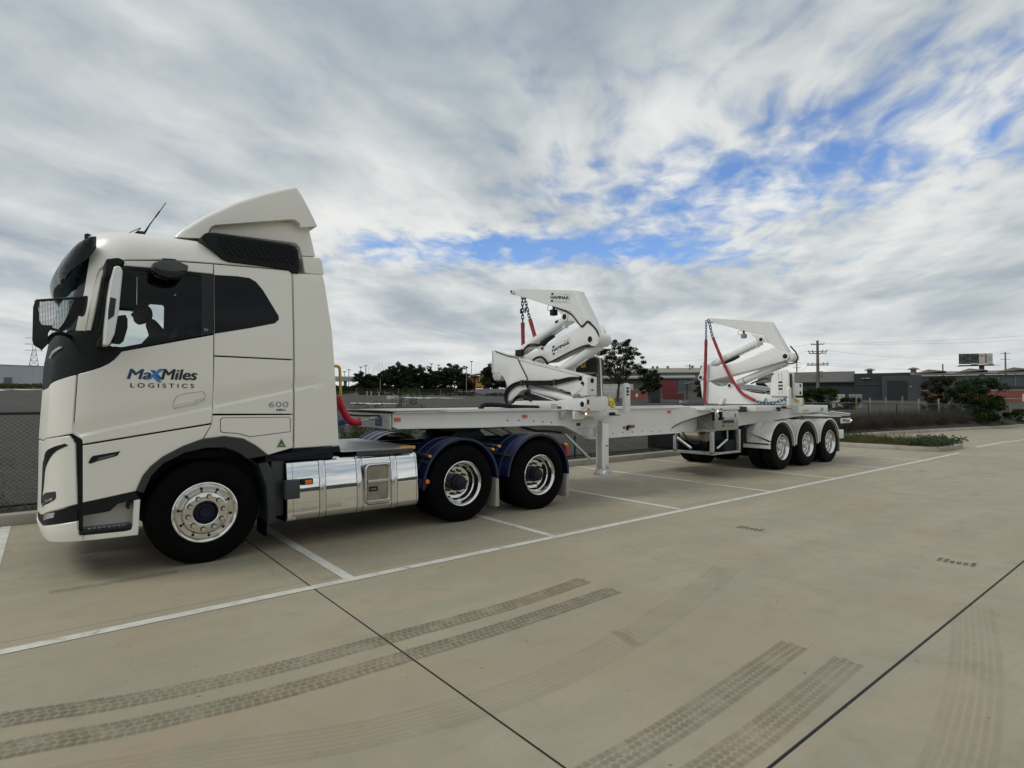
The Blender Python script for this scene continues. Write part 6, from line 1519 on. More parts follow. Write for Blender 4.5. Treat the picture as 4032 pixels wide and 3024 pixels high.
GRSL = leaf_mat('grass_blade', (.070, .092, .026), (.135, .140, .055))
SILL = leaf_mat('silver_leaf', (.10, .12, .085), (.15, .165, .12))
BARK = pm('bark', (.085, .068, .052), .9, var=.3, scale=3, bump=.6, bscale=12)
BARKP = pm('pale_bark', (.20, .175, .145), .85, var=.3, scale=2, bump=.5, bscale=8)
def leaves(bm, c, rad, n, size, rr, flat=1., elong=1.8):
    for _ in range(n):
        while True:
            d = Vector((rr.uniform(-1, 1), rr.uniform(-1, 1), rr.uniform(-1, 1)))
            if d.length < 1: break
        d = d*(.55+.45*rr.random())
        p = Vector(c)+Vector((d.x*rad[0], d.y*rad[1], d.z*rad[2]))
        u = Vector((rr.gauss(0, 1), rr.gauss(0, 1), rr.gauss(0, 1)*flat)).normalized(); v = u.orthogonal().normalized()
        v = (v*math.cos(rr.random()*6.3)+u.cross(v)*math.sin(rr.random()*6.3)).normalized(); s = size*rr.uniform(.6, 1.35)
        a, b = u*s*elong*.5, v*s*.5
        bm.faces.new([bm.verts.new(q) for q in (p-a, p+b*.9-a*.1, p+a, p-b*.9+a*.1)])
def tree_meshes(seed, h, trunk_h, spread, clumps, leaf, nleaf, cr=.20, flat_top=.5):
    """trunk with forking limbs, leaf clumps at the limb ends; returns (trunk bm, crown bm)"""
    rr = random.Random(seed); tb = bmesh.new(); cbm = bmesh.new(); base = Vector((0, 0, 0)); fork = Vector((rr.uniform(-.3, .3)*.1*h, 0, trunk_h))
    add(tb, tube([(0, 0, -.3), (fork.x*.4, .02*h*rr.uniform(-1, 1), trunk_h*.55), tuple(fork)], [h*.026, h*.021, h*.017], 8, 3))
    for k in range(clumps):
        a = 2*PI*(k*.381966+rr.random()*.08); t = (k+.5)/clumps
        rad = spread*math.sqrt(rr.uniform(.08, 1))*(1-.30*max(0, t-.6)/.4); z = trunk_h+(h-trunk_h)*(.18+.80*t*(1-.18*(rad/spread)**2))
        e = Vector((fork.x+rad*math.cos(a), rad*math.sin(a), z)); m = fork.lerp(e, .5)+Vector((rr.uniform(-1, 1), rr.uniform(-1, 1), rr.uniform(.2, 1)))*h*.03
        if k % 2 == 0 or clumps < 14: add(tb, tube([tuple(fork), tuple(m), tuple(e)], [h*.012, h*.007, h*.003], 5, 3))
        q = cr*h*rr.uniform(.55, 1.1)
        for _ in range(3):
            o = Vector((rr.gauss(0, .45), rr.gauss(0, .45), rr.gauss(0, .3)))*q
            leaves(cbm, e+o, (q*.62, q*.62, q*.42), nleaf//3, leaf, rr)
    return tb, cbm
def tree(name, label, loc, meshes, lm, bk, s=1., rz=0., group=None, cat='tree'):
    t = empty(name, loc, label, cat, group, rz)
    for nm, me in (('trunk', meshes[0]), ('crown', meshes[1])):
        o = bpy.data.objects.new(nm, me); COL.objects.link(o); o.parent = t; o.scale = (s, s, s)
    return t
def mk(seed, h, th, sp, cl, leaf, nl, lm, bk, cr=.2):
    a, b = tree_meshes(seed, h, th, sp, cl, leaf, nl, cr); return mesh_of('trunk', a, bk), mesh_of('crown', b, lm, 0)
# ================================================================ background
def polar(az, d): return (-1.24+d*math.cos(math.radians(az)), -6.4+d*math.sin(math.radians(az)))
def site(name, label, cat, A, B, z, group=None):
    """a building line from A to B: local x along it, local y away, local z up"""
    a = math.atan2(B[1]-A[1], B[0]-A[0]); return empty(name, (A[0], A[1], z), label, cat, group, a), math.hypot(B[0]-A[0], B[1]-A[1])
def lob(name, bm, m, par, **kw): return ob(name, bm, m, par, WL[par], **kw)
# ---- trees beyond the lot
TM = [mk(11, 10, 1.5, 4.3, 30, .40, 210, EUCL, BARK, .23), mk(12, 10, 2.0, 4.0, 26, .40, 210, EUCL, BARK, .24), mk(13, 10, 1.0, 4.6, 32, .38, 220, DRKL, BARK, .25), mk(14, 10, 2.4, 3.8, 24, .40, 200, EUCL, BARKP, .22)]
def s2az(x): return lerp([(0, 67.92), (200, 66.55), (400, 65.16), (600, 63.75), (800, 62.33), (1000, 60.89), (1200, 59.44), (1400, 57.98), (1600, 56.51), (1800, 55.04), (2000, 53.56), (2200, 52.07)], x)
FT = [(340, 220, 6.9, 2, 'low rounded gum tree at the far side of the vacant lot, next to the overpass'),
      (455, 224, 5.8, 0, 'small gum tree between the rounded one by the overpass and the slanting poles'),
      (545, 216, 6.4, 2, 'short dark gum tree under the slanting poles beyond the vacant lot'),
      (690, 220, 8.6, 0, 'gum tree at the cab side of the tall cluster beyond the vacant lot'),
      (830, 222, 10.6, 1, 'tallest gum tree of the dense cluster beyond the vacant lot'),
      (945, 218, 9.0, 2, 'broad dark gum tree in the middle of the dense far cluster'),
      (1045, 221, 10.0, 3, 'gum tree with high open crown ending the dense far cluster'),
      (1185, 224, 7.0, 2, 'low dark gum tree in the gap between the two far clusters'),
      (1310, 219, 8.6, 0, 'gum tree with pale trunk in the cluster before the coloured building'),
      (1440, 222, 9.2, 1, 'gum tree in the middle of the cluster before the coloured building'),
      (1570, 220, 10.4, 3, 'tallest gum tree beside the coloured building, leaning to the light mast'),
      (1672, 228, 5.4, 2, 'small dark tree directly in front of the coloured building'),
      (1762, 226, 4.4, 0, 'round bush-like tree at the corner of the coloured building'),
      (2060, 215, 10.6, 1, 'gum tree rising behind the stabiliser arm of the crane nearer the cab'),
      (2150, 222, 9.0, 2, 'gum tree mostly hidden behind the crane nearer the cab')]
for i, (x, d, h, k, lab) in enumerate(FT):
    X, Y = polar(s2az(x), d); tree('gum_tree', lab, (X, Y, land_z(X, Y)), TM[k], None, None, h/10, i*1.7, 'gum trees beyond the vacant lot')
for i, (az, d, h, k, lab) in enumerate(((49.5, 230, 8.5, 0, 'gum tree behind the crane booms nearer the cab'), (47.0, 226, 9.5, 2, 'dark gum tree behind the control cabinet of the front crane'))):
    X, Y = polar(az, d); tree('gum_tree', lab, (X, Y, land_z(X, Y)), TM[k], None, None, h/10, i*2.1, 'gum trees beyond the vacant lot')
E1 = mk(31, 10.2, 2.9, 4.0, 64, .115, 330, EUCL, BARK, .105)
tree('tall_gum_tree', 'tall gum tree with open crown and forked dark trunk beside the front crane', (70.8, 55.6, .9), E1, None, None, 1.0, 2.2, None)
E2 = mk(32, 5.2, .9, 1.5, 22, .15, 200, DRKL, BARK, .19)
tree('dark_tree', 'dense dark tree standing over the dark shipping container', (68.0, 47.1, .9), E2, None, None, 1.0, 1.0)
E3 = mk(33, 3.4, .3, 1.7, 20, .13, 220, DRKL, BARK, .26)
tree('dark_shrub', 'dark shrub beside the rear crane under the carport roof', (72.5, 40.2, .8), E3, None, None, 1.0, 0.4, None, 'shrub')
# ---- left warehouse and lattice tower
SHEDW = pm('pale_grey_wall', (.47, .50, .52), .6, var=.05, scale=.1); SHEDR = pm('shed_trim', (.16, .18, .19), .5)
b, L = site('long_grey_warehouse', 'long pale grey panelled warehouse far left behind the truck cab', 'warehouse', (-62, 211), (3, 214), 4.6)
n = 26
for k in range(n): lob('wall_panel', box(L*k/n+.012, L*(k+1)/n-.012, 0, .3, 1.0, 6.6-1.0*k/n+.7), SHEDW, b)
lob('wall_core', box(0, L, .1, .25, 1.0, 6.3), SHEDR, b); lob('wall_base', box(0, L, .02, .28, -1, 1.0), pm('shed_base', (.24, .25, .25), .7), b)
lob('roof_edge', prism([(0, 7.3), (L, 6.35), (L, 6.2), (0, 7.15)], 'Y', -.1, 40), SHEDR, b)
lob('roller_door', box(51.2, 53.0, -.06, -.01, -.5, 2.9), pm('shed_door', (.13, .15, .16), .6), b)
b2 = empty('lattice_tower', (-5.4, 293.6, 8), 'distant steel lattice pylon behind the left warehouse', 'pylon')
def strut(a, c, r=.12): return tube([a, c], r, 4, 1)
bm = bmesh.new(); 
for sx in (-1, 1):
    for sy in (-1, 1): add(bm, strut((sx*2.4, sy*2.4, 0), (sx*.5, sy*.5, 13), .13), strut((sx*.5, sy*.5, 13), (sx*.3, sy*.3, 19), .1))
PYL = pm('pylon_steel', (.34, .37, .40), .6); lob('tower_legs', bm, PYL, b2)
for k in range(6):
    z0, z1 = 13*k/6, 13*(k+1)/6; w0, w1 = 2.4-1.9*k/6, 2.4-1.9*(k+1)/6; bm = bmesh.new()
    for s_ in (-1, 1): add(bm, strut((-w0, s_*w0, z0), (w1, s_*w1, z1), .06), strut((w0, s_*w0, z0), (-w1, s_*w1, z1), .06), strut((-w1, s_*w1, z1), (w1, s_*w1, z1), .06))
    lob('tower_bracing', bm, PYL, b2)
for z in (12.5, 15, 17.5): lob('cross_arm', add(strut((-3, 0, z), (3, 0, z), .1), strut((-3, 0, z), (0, 0, z+.8), .06), strut((3, 0, z), (0, 0, z+.8), .06)), PYL, b2)
# ---- overpass, masts, slanting poles
b, L = site('concrete_overpass', 'far grey road overpass at the edge of the gum trees', 'bridge', (84, 239), (106.5, 230.6), 4)
lob('deck', box(0, L, 0, 9, 4.9, 6.2), pm('overpass_concrete', (.42, .44, .46), .7, var=.05), b)
for k in range(4): lob('pier', box(2+7*k, 3.2+7*k, 2, 6, -.5, 4.9), pm('pier_concrete', (.25, .26, .27), .7), b)
lob('parapet', box(0, L, -.1, 0, 6.2, 6.9), pm('parapet_grey', (.50, .53, .56), .6), b)
MAST = pm('mast_grey', (.36, .40, .44), .5)
for i, (x, y, z, lab) in enumerate(((178.8, 293.7, 22.3, 'tall light mast standing above the gap between the two tree clusters'), (182.5, 291.5, 21.5, 'light mast just beside the one above the tree gap, slightly shorter'), (199.0, 280.7, 23.8, 'tallest light mast, rising behind the coloured building'), (142.3, 312.8, 19.9, 'short light mast over the low rounded gum tree'), (144.8, 311.7, 20.8, 'light mast next to the slanting poles'), (133.8, 316.5, 17.1, 'faint light mast nearest the cab above the overpass'), (136.1, 315.5, 18.2, 'thin light mast second from the cab above the overpass'))):
    t = empty('light_mast', (x, y, 5), lab, 'light mast', 'distant light masts'); lob('mast_pole', tube([(0, 0, 0), (0, 0, z-5)], [.32, .18], 6, 1), MAST, t)
    lob('lamp_ring', lathe([(.2, z-5.5), (1.1, z-5.35), (1.1, z-5.0), (.2, z-5.0)], 10, 'Z'), MAST, t)
for i, (a, c) in enumerate((((124.0, 266.2, 13.0), (124.5, 266.1, 16.7)), ((125.5, 265.5, 12.5), (125.2, 265.6, 17.0)), ((126.5, 265.0, 12.0), (127.4, 264.7, 16.8)), ((129.6, 263.6, 12.6), (128.5, 264.0, 17.9)), ((130.8, 263.1, 13.0), (129.5, 263.6, 19.0)), ((132.1, 262.4, 13.0), (130.9, 262.9, 19.3)), ((127.5, 264.5, 12.6), (128.2, 264.3, 17.1)))):
    t = empty('slanting_pole', (a[0], a[1], 6), ['thin slanting pole, first of the bunch from the cab above the far trees', 'near upright thin pole, second of the bunch above the far trees', 'thin pole leaning away from the cab, third of the bunch above the far trees', 'thin pole leaning towards the cab, fifth of the bunch above far trees', 'tall leaning thin pole, sixth of the bunch above the far trees', 'tallest leaning thin pole at the end of the bunch above far trees', 'short thin pole in the middle of the bunch above the far trees'][i], 'pole', 'slanting poles above the far trees')
    dxy = (c[0]-a[0], c[1]-a[1]); lob('shaft', tube([(-dxy[0]*1.6, -dxy[1]*1.6, 0), (dxy[0], dxy[1], c[2]-6)], [.13, .07], 5, 1), pm('slant_pole_paint', (.32, .26, .24), .5), t)
# ---- coloured building
b, L = site('coloured_building', 'small two storey building in yellow, red and blue behind the gum trees', 'building', (137.5, 201.6), (149.5, 193.1), 4.8)
YB = pm('yellow_wall', (.55, .33, .05), .6); RB = pm('red_wall', (.34, .06, .04), .6); BB = pm('blue_wall', (.035, .05, .11), .6)
lob('dark_wing', box(-1.0, 4.6, .6, 8, 0, 5.8), pm('dark_wing_wall', (.05, .05, .055), .6), b)
lob('red_wall', box(4.6, 6.2, .2, 8, 0, 6.3), RB, b); lob('yellow_wall', box(7.1, 10.2, .0, 8, 1.0, 6.3), YB, b); lob('recess', box(6.2, 7.1, .5, 8, 0, 6.2), pm('recess_dark', (.04, .03, .03), .6), b)
lob('red_pillar', box(10.2, 10.7, -.1, 8, 0, 6.4), RB, b); lob('blue_wall', box(10.7, 13.2, .1, 8, 0, 3.2), BB, b); lob('yellow_upper', box(10.7, 15, .3, 8, 3.2, 6.2), YB, b)
for x0 in (7.7, 8.9): f = lob('window', box(x0, x0+.6, -.06, -.005, 3.3, 5.0), pm('far_window', (.03, .035, .04), .2), b)
for x0 in (7.5, 8.6): lob('ground_window', box(x0, x0+.8, -.06, -.005, 1.05, 1.7), pm('far_window', (.03, .035, .04), .2), b)
lob('roof', prism([(-1.6, 5.6), (4.8, 7.0), (4.8, 7.25), (-1.6, 5.85)], 'Y', -.6, 8.4), pm('building_roof_grey', (.45, .46, .47), .5), b); lob('roof', prism([(4.2, 6.3), (7.4, 7.1), (15.2, 6.5), (15.2, 6.7), (7.4, 7.35), (4.2, 6.55)], 'Y', -.8, 8.4), pm('building_roof_grey', (.45, .46, .47), .5), b)
# ---- low wall, concrete blocks, post and wire fence in the lot
FG = pm('weathered_concrete', (.50, .49, .46), .8, var=.1)
X, Y = 39.9, 73.5; tag(ob('concrete_block', box(-.9, .9, -.35, .35, -.1, .55, .05), FG, None, (X, Y, land_z(X, Y)), (0, 0, -.5)), 'pale concrete block lying in the vacant lot beside the slanting log', 'block')
b, L = site('brush_fence', 'low grey slab fence in front of the coloured building', 'fence', (103, 141), (128, 121), 2.4)
for k in range(10): lob('fence_slab', box(L*k/10+.03, L*(k+1)/10-.03, 0, .15, -.2, 2.0), pm('slab_grey', (.24, .24, .235), .8, var=.12), b)
t = empty('wire_fence', (88, 110, 2.3), 'thin post and wire fence crossing the vacant lot', 'fence')
for k in range(16):
    X, Y = 58+4.2*k, 128-3.0*k; z = land_z(X, Y); ob('post', tube([(X, Y, z-.2), (X, Y, z+1.6)], .07, 5, 1), pm('timber_grey', (.20, .18, .15), .8), t)
    if k: 
        for hh in (.6, 1.1, 1.5): ob('wire', tube([(px_, py_, pz_+hh), (X, Y, z+hh)], .014, 3, 1), pm('wire_steel', (.25, .25, .25), .5), t)
    px_, py_, pz_ = X, Y, z
for i, (x, y, h, lab) in enumerate(((53.3, 111.6, .9, 'yellow bollard post of the pair in the vacant lot, nearer the cab'), (54.1, 111.2, .9, 'yellow bollard post of the pair in the vacant lot, nearer the trees'), (55.6, 110.5, .8, 'single pale yellow bollard in the vacant lot'))):
    tag(ob('bollard', cyl((0, 0, -.1), (0, 0, h), .12, 10, None, .02), pm('bollard_yellow', (.46, .40, .14), .6), None, (x, y, land_z(x, y)+.1)), lab, 'bollard', 'bollards in the vacant lot')
# far timber pole in front of the trees
X, Y = polar(55.6, 200); tag(ob('timber_pole', tube([(0, 0, -.3), (.1, 0, 8.4)], [.17, .12], 6, 1), pm('timber_grey', (.20, .18, .15), .8), None, (X, Y, land_z(X, Y))), 'plain grey timber pole in front of the coloured building', 'pole')
X, Y = polar(63.95, 190); tag(ob('timber_pole', tube([(0, 0, -.3), (0, 0, 4.6)], [.15, .1], 6, 1), pm('timber_grey', (.20, .18, .15), .8), None, (X, Y, land_z(X, Y))), 'short timber pole before the cluster of slanting poles', 'pole')
# ---- beige warehouse group behind the trailer
BEI = pm('beige_wall', (.25, .235, .205), .7, var=.05, scale=.1); BER = pm('beige_roof', (.24, .222, .175), .7, var=.06, scale=.2)
b, L = site('beige_warehouse', 'wide beige warehouse with long roof behind the gum tree', 'warehouse', (103, 102.5), (129, 69.0), 1.6)
lob('wall', box(0, L, 0, .3, -.5, 6.3), BEI, b); lob('roof', prism([(-.5, 6.2), (-.5, 6.35), (9, 7.9), (9, 7.7)], 'X', 0, L), BER, b); lob('gutter', box(0, L, -.6, -.4, 6.15, 6.35), pm('gutter_dark', (.08, .08, .08), .6), b)
lob('awning', prism([(-4.0, 4.9), (-4.0, 5.1), (0, 5.6), (0, 5.4)], 'X', 9, L-9), pm('awning_grey', (.33, .36, .37), .5), b); lob('awning_fascia', box(9, L-9, -4.1, -4.0, 4.75, 5.15), pm('awning_edge', (.25, .31, .32), .5), b)
for k in range(7): lob('roof_vent', lathe([(.0, 8.35), (.32, 8.25), (.38, 8.0), (.25, 7.7), (.25, 7.5)], 10, 'Z'), pm('roof_vent_grey', (.16, .16, .16), .6), b, ).location += Vector((15+3.6*k, 8.3, 0)) if False else Vector((0, 0, 0))
for k, xo in enumerate((17.5, 23.5, 24.6, 27.3, 33.5, 35.8, 37.2)):
    o = lob('roof_turbine', lathe([(.0, 8.45), (.32, 8.35), (.38, 8.1), (.25, 7.9), (.25, 7.6)], 10, 'Z'), pm('roof_vent_grey', (.16, .16, .16), .6), b)
    a = math.atan2(69.0-102.5, 129-103); o.location = Vector((xo, 8.0, 0))
for k in range(10): lob('wall_rib', box(2+4.1*k, 2.12+4.1*k, -.05, 0, -.5, 6.2), pm('beige_rib', (.25, .24, .21), .7), b)
b, L = site('white_curtain_trailer', 'weathered white box trailer parked behind the tall gum tree', 'trailer', (87.2, 74.6), (91.8, 69.4), 1.2)
lob('box_body', box(0, L, 0, 2.5, .25, 3.3, .05), pm('weathered_white', (.44, .43, .40), .7, var=.25, scale=1.5, dirt=.5), b); lob('top_rail', box(0, L, -.04, 2.54, 3.3, 3.4), DSTEEL, b)
for x0 in (.8, 5.6): lob('wheel', lathe([(0, -.1), (.45, -.1), (.5, 0), (.5, .4), (.45, .5), (0, .5)], 16), RUBBER, b).location = Vector((x0, .1, .2))
b, L = site('dark_container', 'dark grey shipping container end standing under the dark tree', 'container', (69.9, 48.7), (71.0, 47.3), .85)
CDK = pm('container_charcoal', (.045, .052, .055), .6, var=.15)
lob('door', box(.02, L/2-.02, -.02, .06, .15, 2.1, .02), CDK, b); lob('door', box(L/2+.02, L-.02, -.02, .06, .15, 2.1, .02), CDK, b); lob('body', box(0, L, .06, 4, .05, 2.16), CDK, b)
for x0 in (.3, .7, 1.1, 1.5): lob('lock_rod', tube([(x0, -.06, .2), (x0, -.06, 2.05)], .025, 6, 1), pm('rod_grey', (.12, .13, .13), .5), b)
RC = pm('container_red', (.15, .022, .028), .6, var=.15, scale=2); RC2 = pm('container_maroon', (.11, .022, .022), .6, var=.15, scale=2); GC = pm('container_grey', (.075, .09, .105), .6, var=.15)
def container(A, B, z, m, lab, h=2.6):
    b, L = site('shipping_container', lab, 'container', A, B, z, 'stacked shipping containers'); lob('shell', box(0, L, 0, 2.4, 0, h, .03), m, b)
    for k in range(int(L/.5)): lob('corrugation', box(.1+.5*k, .3+.5*k, -.05, -.001, .12, h-.12), m, b)
    for z0 in (0, h-.14): lob('frame_rail', box(0, L, -.06, -.001, z0, z0+.14), m, b)
container((95.2, 64.9), (97.0, 62.6), 2.5, RC, 'bright red shipping container on top of the stack beside the dark tree', 2.7)
container((95.0, 64.5), (97.6, 61.4), 1.0, RC2, 'maroon shipping container under the bright red one', 1.45)
container((97.1, 62.4), (98.6, 60.4), 3.0, GC, 'grey blue shipping container next to the red stack', 2.2)
b, L = site('brick_wall', 'low red brick wall below the beige warehouse', 'wall', (83.6, 63.6), (85.6, 61.2), .8); lob('wall', box(0, L, 0, .25, 0, 2.2), pm('red_brick', (.22, .085, .06), .8, var=.2, scale=3), b); lob('notice', box(1.1, 1.5, -.03, -.001, 1.0, 1.6), pm('notice_white', (.7, .7, .7), .5), b); lob('cap', box(-.05, L+.05, -.05, .3, 2.2, 2.3), pm('grey_cap', (.3, .3, .29), .7), b)
b, L = site('carport', 'open carport with grey skillion roof beside the rear crane', 'carport', (73.0, 44.5), (75.4, 40.8), .9); lob('roof', prism([(0, 2.75), (L, 3.7), (L, 3.85), (0, 2.9)], 'Y', 0, 4), pm('carport_roof', (.22, .22, .20), .6), b)
for x0, y0 in ((.3, .2), (L-.3, .2), (.3, 3.6)): lob('post', box(x0, x0+.12, y0, y0+.12, -.3, 3.0), DSTEEL, b)
b, L = site('pallet_heap', 'jumbled heap of white and blue packages beside the carport', 'heap', (72.6, 45.8), (74.0, 43.6), .8)
rr = random.Random(9)
for k in range(16):
    x0, y0 = rr.uniform(0, L), rr.uniform(-.5, 1); s0 = rr.uniform(.15, .35); lob('package', box(x0, x0+s0*1.5, y0, y0+s0, 0, s0*rr.uniform(.6, 1.7), .03), [pm('pkg_white', (.5, .5, .48), .7), pm('pkg_blue', (.10, .16, .25), .6), pm('pkg_brown', (.22, .16, .10), .8), pm('pkg_grey', (.2, .2, .2), .7)][k % 4], b)
# ---- power poles and wires
TIM = pm('pole_timber', (.135, .115, .095), .85, var=.15, scale=2); INS = pm('insulator', (.10, .10, .11), .4)
az = 23.2; ux, uy = math.sin(math.radians(az)), -math.cos(math.radians(az))
pp = empty('power_pole', (100, 36.75, .9), 'tall timber power pole with three crossarm levels beyond the rear crane', 'power pole', None, math.radians(az-90))
lob('pole_shaft', tube([(0, 0, -.5), (0, 0, 10.4)], [.30, .19], 10, 1), TIM, pp)
for z, w, y0 in ((9.75, 1.0, 0), (8.55, 1.45, -.2), (8.25, 1.30, .2), (6.45, 1.5, -.2), (6.25, 1.6, .2)):
    a = lob('crossarm', box(-w, w, y0-.06, y0+.06, z-.06, z+.06), TIM, pp)
    for s_ in (-1, -.55, .55, 1): lob('insulator', lathe([(0, .22), (.05, .2), (.09, .12), (.05, .06), (.05, 0)], 8, 'Z'), INS, pp).location = Vector((s_*w*.96, y0, z+.05))
for s_ in (-1, 1): lob('arm_brace', tube([(0, -.1, 7.9), (s_*.8, -.2, 8.5)], .03, 5, 1), INS, pp)
lob('transformer', box(.25, .75, -.3, .3, 4.2, 5.2, .04), pm('transformer_grey', (.16, .17, .17), .5), pp); lob('pole_box', box(-.7, -.35, -.25, .1, 3.8, 4.8, .03), pm('transformer_grey', (.16, .17, .17), .5), pp)
WIRE = pm('wire_black', (.03, .035, .04), .6)
def wire(a, c, sag, lab, r=.013):
    pts = [Vector(a).lerp(Vector(c), t/10)-Vector((0, 0, sag*4*(t/10)*(1-t/10))) for t in range(11)]
    o = ob('power_line', tube(pts, r, 4, 1), WIRE); tag(o, lab, 'cable', 'power lines at the poles'); return o
def pw(x, z): return (100+ux*x, 36.75+uy*x, .9+z)
LBL = ['power line from the top of the tall timber pole towards the billboard side', 'power line below the topmost one on the billboard side', 'power line from the middle crossarm over the dark building', 'lower power line over the dark building roof', 'lowest power line over the dark building roof', 'power line from the pole top back over the rear crane', 'power line from the middle crossarm back behind the rear crane', 'lower power line back behind the rear crane boom', 'lowest power line back behind the rear crane cylinders']
wire(pw(.96, 9.9), (117.2, 10, 11.35), .35, LBL[0]); wire(pw(-.9, 9.9), (119, 9.5, 10.75), .4, LBL[1]); wire(pw(1.5, 6.6), (150, 27, 7.6), .5, LBL[3]); wire(pw(-1.5, 6.5), (151, 20, 7.0), .5, LBL[4])
wire(pw(1.4, 8.7), (200, 36, 12.6), .8, LBL[2], .016)
wire(pw(-.95, 9.9), (119.5, 84, 10.9), .8, LBL[5]); wire(pw(-1.4, 8.7), (124.8, 75, 10.3), 1.0, LBL[6]); wire(pw(-1.5, 6.6), (119, 83, 7.8), .9, LBL[7]); wire(pw(-1.5, 6.4), (180, 77, 11.2), 1.2, LBL[8], .016)
for (x, y, z0, z1, lab) in ((180.4, 77.3, 1, 13.0, 'thin distant power pole between the rear crane and the tall pole'), (205.3, 31.7, 1, 14.3, 'distant power pole with crossarms near the right edge past the billboard'), (202.3, 45.3, 1, 11.5, 'plain distant pole standing behind the dark building roof'), (126.6, 79.5, 1, 10.2, 'small distant pole above the beige warehouse roof')):
    t = empty('utility_pole', (x, y, z0), lab, 'power pole', 'distant utility poles'); a = math.atan2(y+6.4, x+1.24)-PI/2; t.rotation_euler = (0, 0, a)
    lob('pole_shaft', tube([(0, 0, -.5), (0, 0, z1-z0)], [.26, .16], 8, 1), TIM, t)
    if x != 202.3:
        for zz in (.4, 2.0): lob('crossarm', box(-1.1, 1.1, -.06, .06, z1-z0-zz-.06, z1-z0-zz+.06), TIM, t)
# ---- dark buildings on the right
DK = pm('charcoal_wall', (.019, .024, .028), .7, var=.08, scale=.3); DK2 = pm('charcoal_wall_light', (.044, .052, .057), .7, var=.08, scale=.3); BRF = pm('brown_sheet_roof', (.090, .080, .070), .7, var=.12, scale=.4)
b, L = site('charcoal_workshop', 'charcoal grey workshop with brown roof and roller door behind the fence', 'workshop', (131.5, 64.5), (142.2, 33.8), .9)
wx = 20.3
lob('wall', box(0, wx, 0, .3, -.5, 4.2), DK, b); lob('roof', prism([(-.4, 4.15), (-.4, 4.35), (9, 7.0), (9, 6.75)], 'X', 0, wx), BRF, b); lob('gutter', box(0, wx, -.55, -.4, 4.05, 4.3), pm('gutter_black', (.012, .013, .014), .5), b)
lob('block', box(wx, wx+10.3, -.2, 6, -.5, 6.1), DK, b); lob('door_block', box(wx+5.2, L, -.9, 1, -.5, 5.4), DK2, b); lob('block_band', box(wx, wx+5.2, -.35, -.2, 3.5, 3.65), DK2, b)
dr = lob('roller_door', box(wx+6.1, wx+9.7, -.96, -.905, -.5, 4.4), pm('roller_door_dark', (.011, .014, .017), .5), b)
for k in range(18): lob('door_slat', box(wx+6.15, wx+9.65, -.98, -.961, -.45+.268*k, -.45+.268*k+.2), pm('roller_door_dark', (.011, .014, .017), .5), b)
lob('door_lamp', box(wx+10.2, wx+10.4, -1.1, -.905, 3.0, 3.15), pm('lamp_white', (.7, .7, .68), .4), b); lob('wall_lamp', box(wx+2.2, wx+3.0, -.6, -.2, 4.9, 5.1), pm('grey_lamp', (.3, .3, .3), .5), b); lob('wall_lamp', box(wx+1.4, wx+2.1, -.6, -.2, 4.9, 5.05), pm('grey_lamp', (.3, .3, .3), .5), b)
b, L = site('long_clad_factory', 'long dark factory with green glazed strip and red brick base on the right', 'factory', (146.8, 40.5), (154.6, 5.0), .5)
lob('roof', prism([(-.6, 6.1), (-.6, 6.3), (6, 7.0), (6, 6.8)], 'X', 0, L), pm('factory_roof', (.15, .135, .115), .7, var=.2, scale=.4), b)
for k in range(14):
    x0 = L*k/14; lob('glazed_panel', box(x0+.05, x0+L/14-.05, 0, .1, 3.5, 5.9), pm('green_glazing', (.045, .062, .066), .3, var=.2, scale=1), b); lob('mullion', box(x0-.05, x0+.05, -.05, .1, 3.5, 5.95), pm('mullion_grey', (.17, .19, .19), .5), b)
lob('eave', box(0, L, -.5, -.05, 5.95, 6.2), pm('eave_grey', (.22, .23, .23), .5), b); lob('band', box(0, L, -.06, .3, 2.75, 3.5), DK, b); lob('brick_base', box(0, L, 0, .3, -.5, 2.75), pm('factory_brick', (.21, .062, .045), .8, var=.2, scale=2), b)
lob('sill_line', box(0, L, -.08, -.001, 2.62, 2.76), pm('sill_pale', (.35, .33, .30), .6), b); lob('sill_line', box(0, L, -.05, -.001, .9, 1.0), pm('sill_pale', (.35, .33, .30), .6), b)
lob('window', box(L-14.6, L-13.2, -.1, -.001, .2, 1.9), pm('window_cream', (.5, .47, .38), .5), b)
for k in range(5): lob('roof_ridge', prism([(4+7*k, 6.5), (6.5+7*k, 7.35), (9.5+7*k, 6.9)], 'Y', .5, 6), pm('ridge_sheet', (.20, .185, .165), .6, var=.2, scale=.5), b)
for (x, y, lab) in ((148.0, 45.6, 'capped roof vent on the workshop roof nearer the power pole'), (150.5, 37.6, 'large mushroom roof vent above the roller door block')):
    t = empty('roof_vent', (x, y, 6.4), lab, 'roof vent', 'roof vents on the dark buildings'); lob('stack', cyl((0, 0, 0), (0, 0, 1.6), .55, 12), pm('vent_tan', (.22, .19, .15), .7), t); lob('cap', lathe([(0, 2.1), (.5, 2.0), (1.15, 1.72), (1.15, 1.62), (.5, 1.62)], 14, 'Z'), pm('vent_cap', (.14, .12, .10), .6), t)
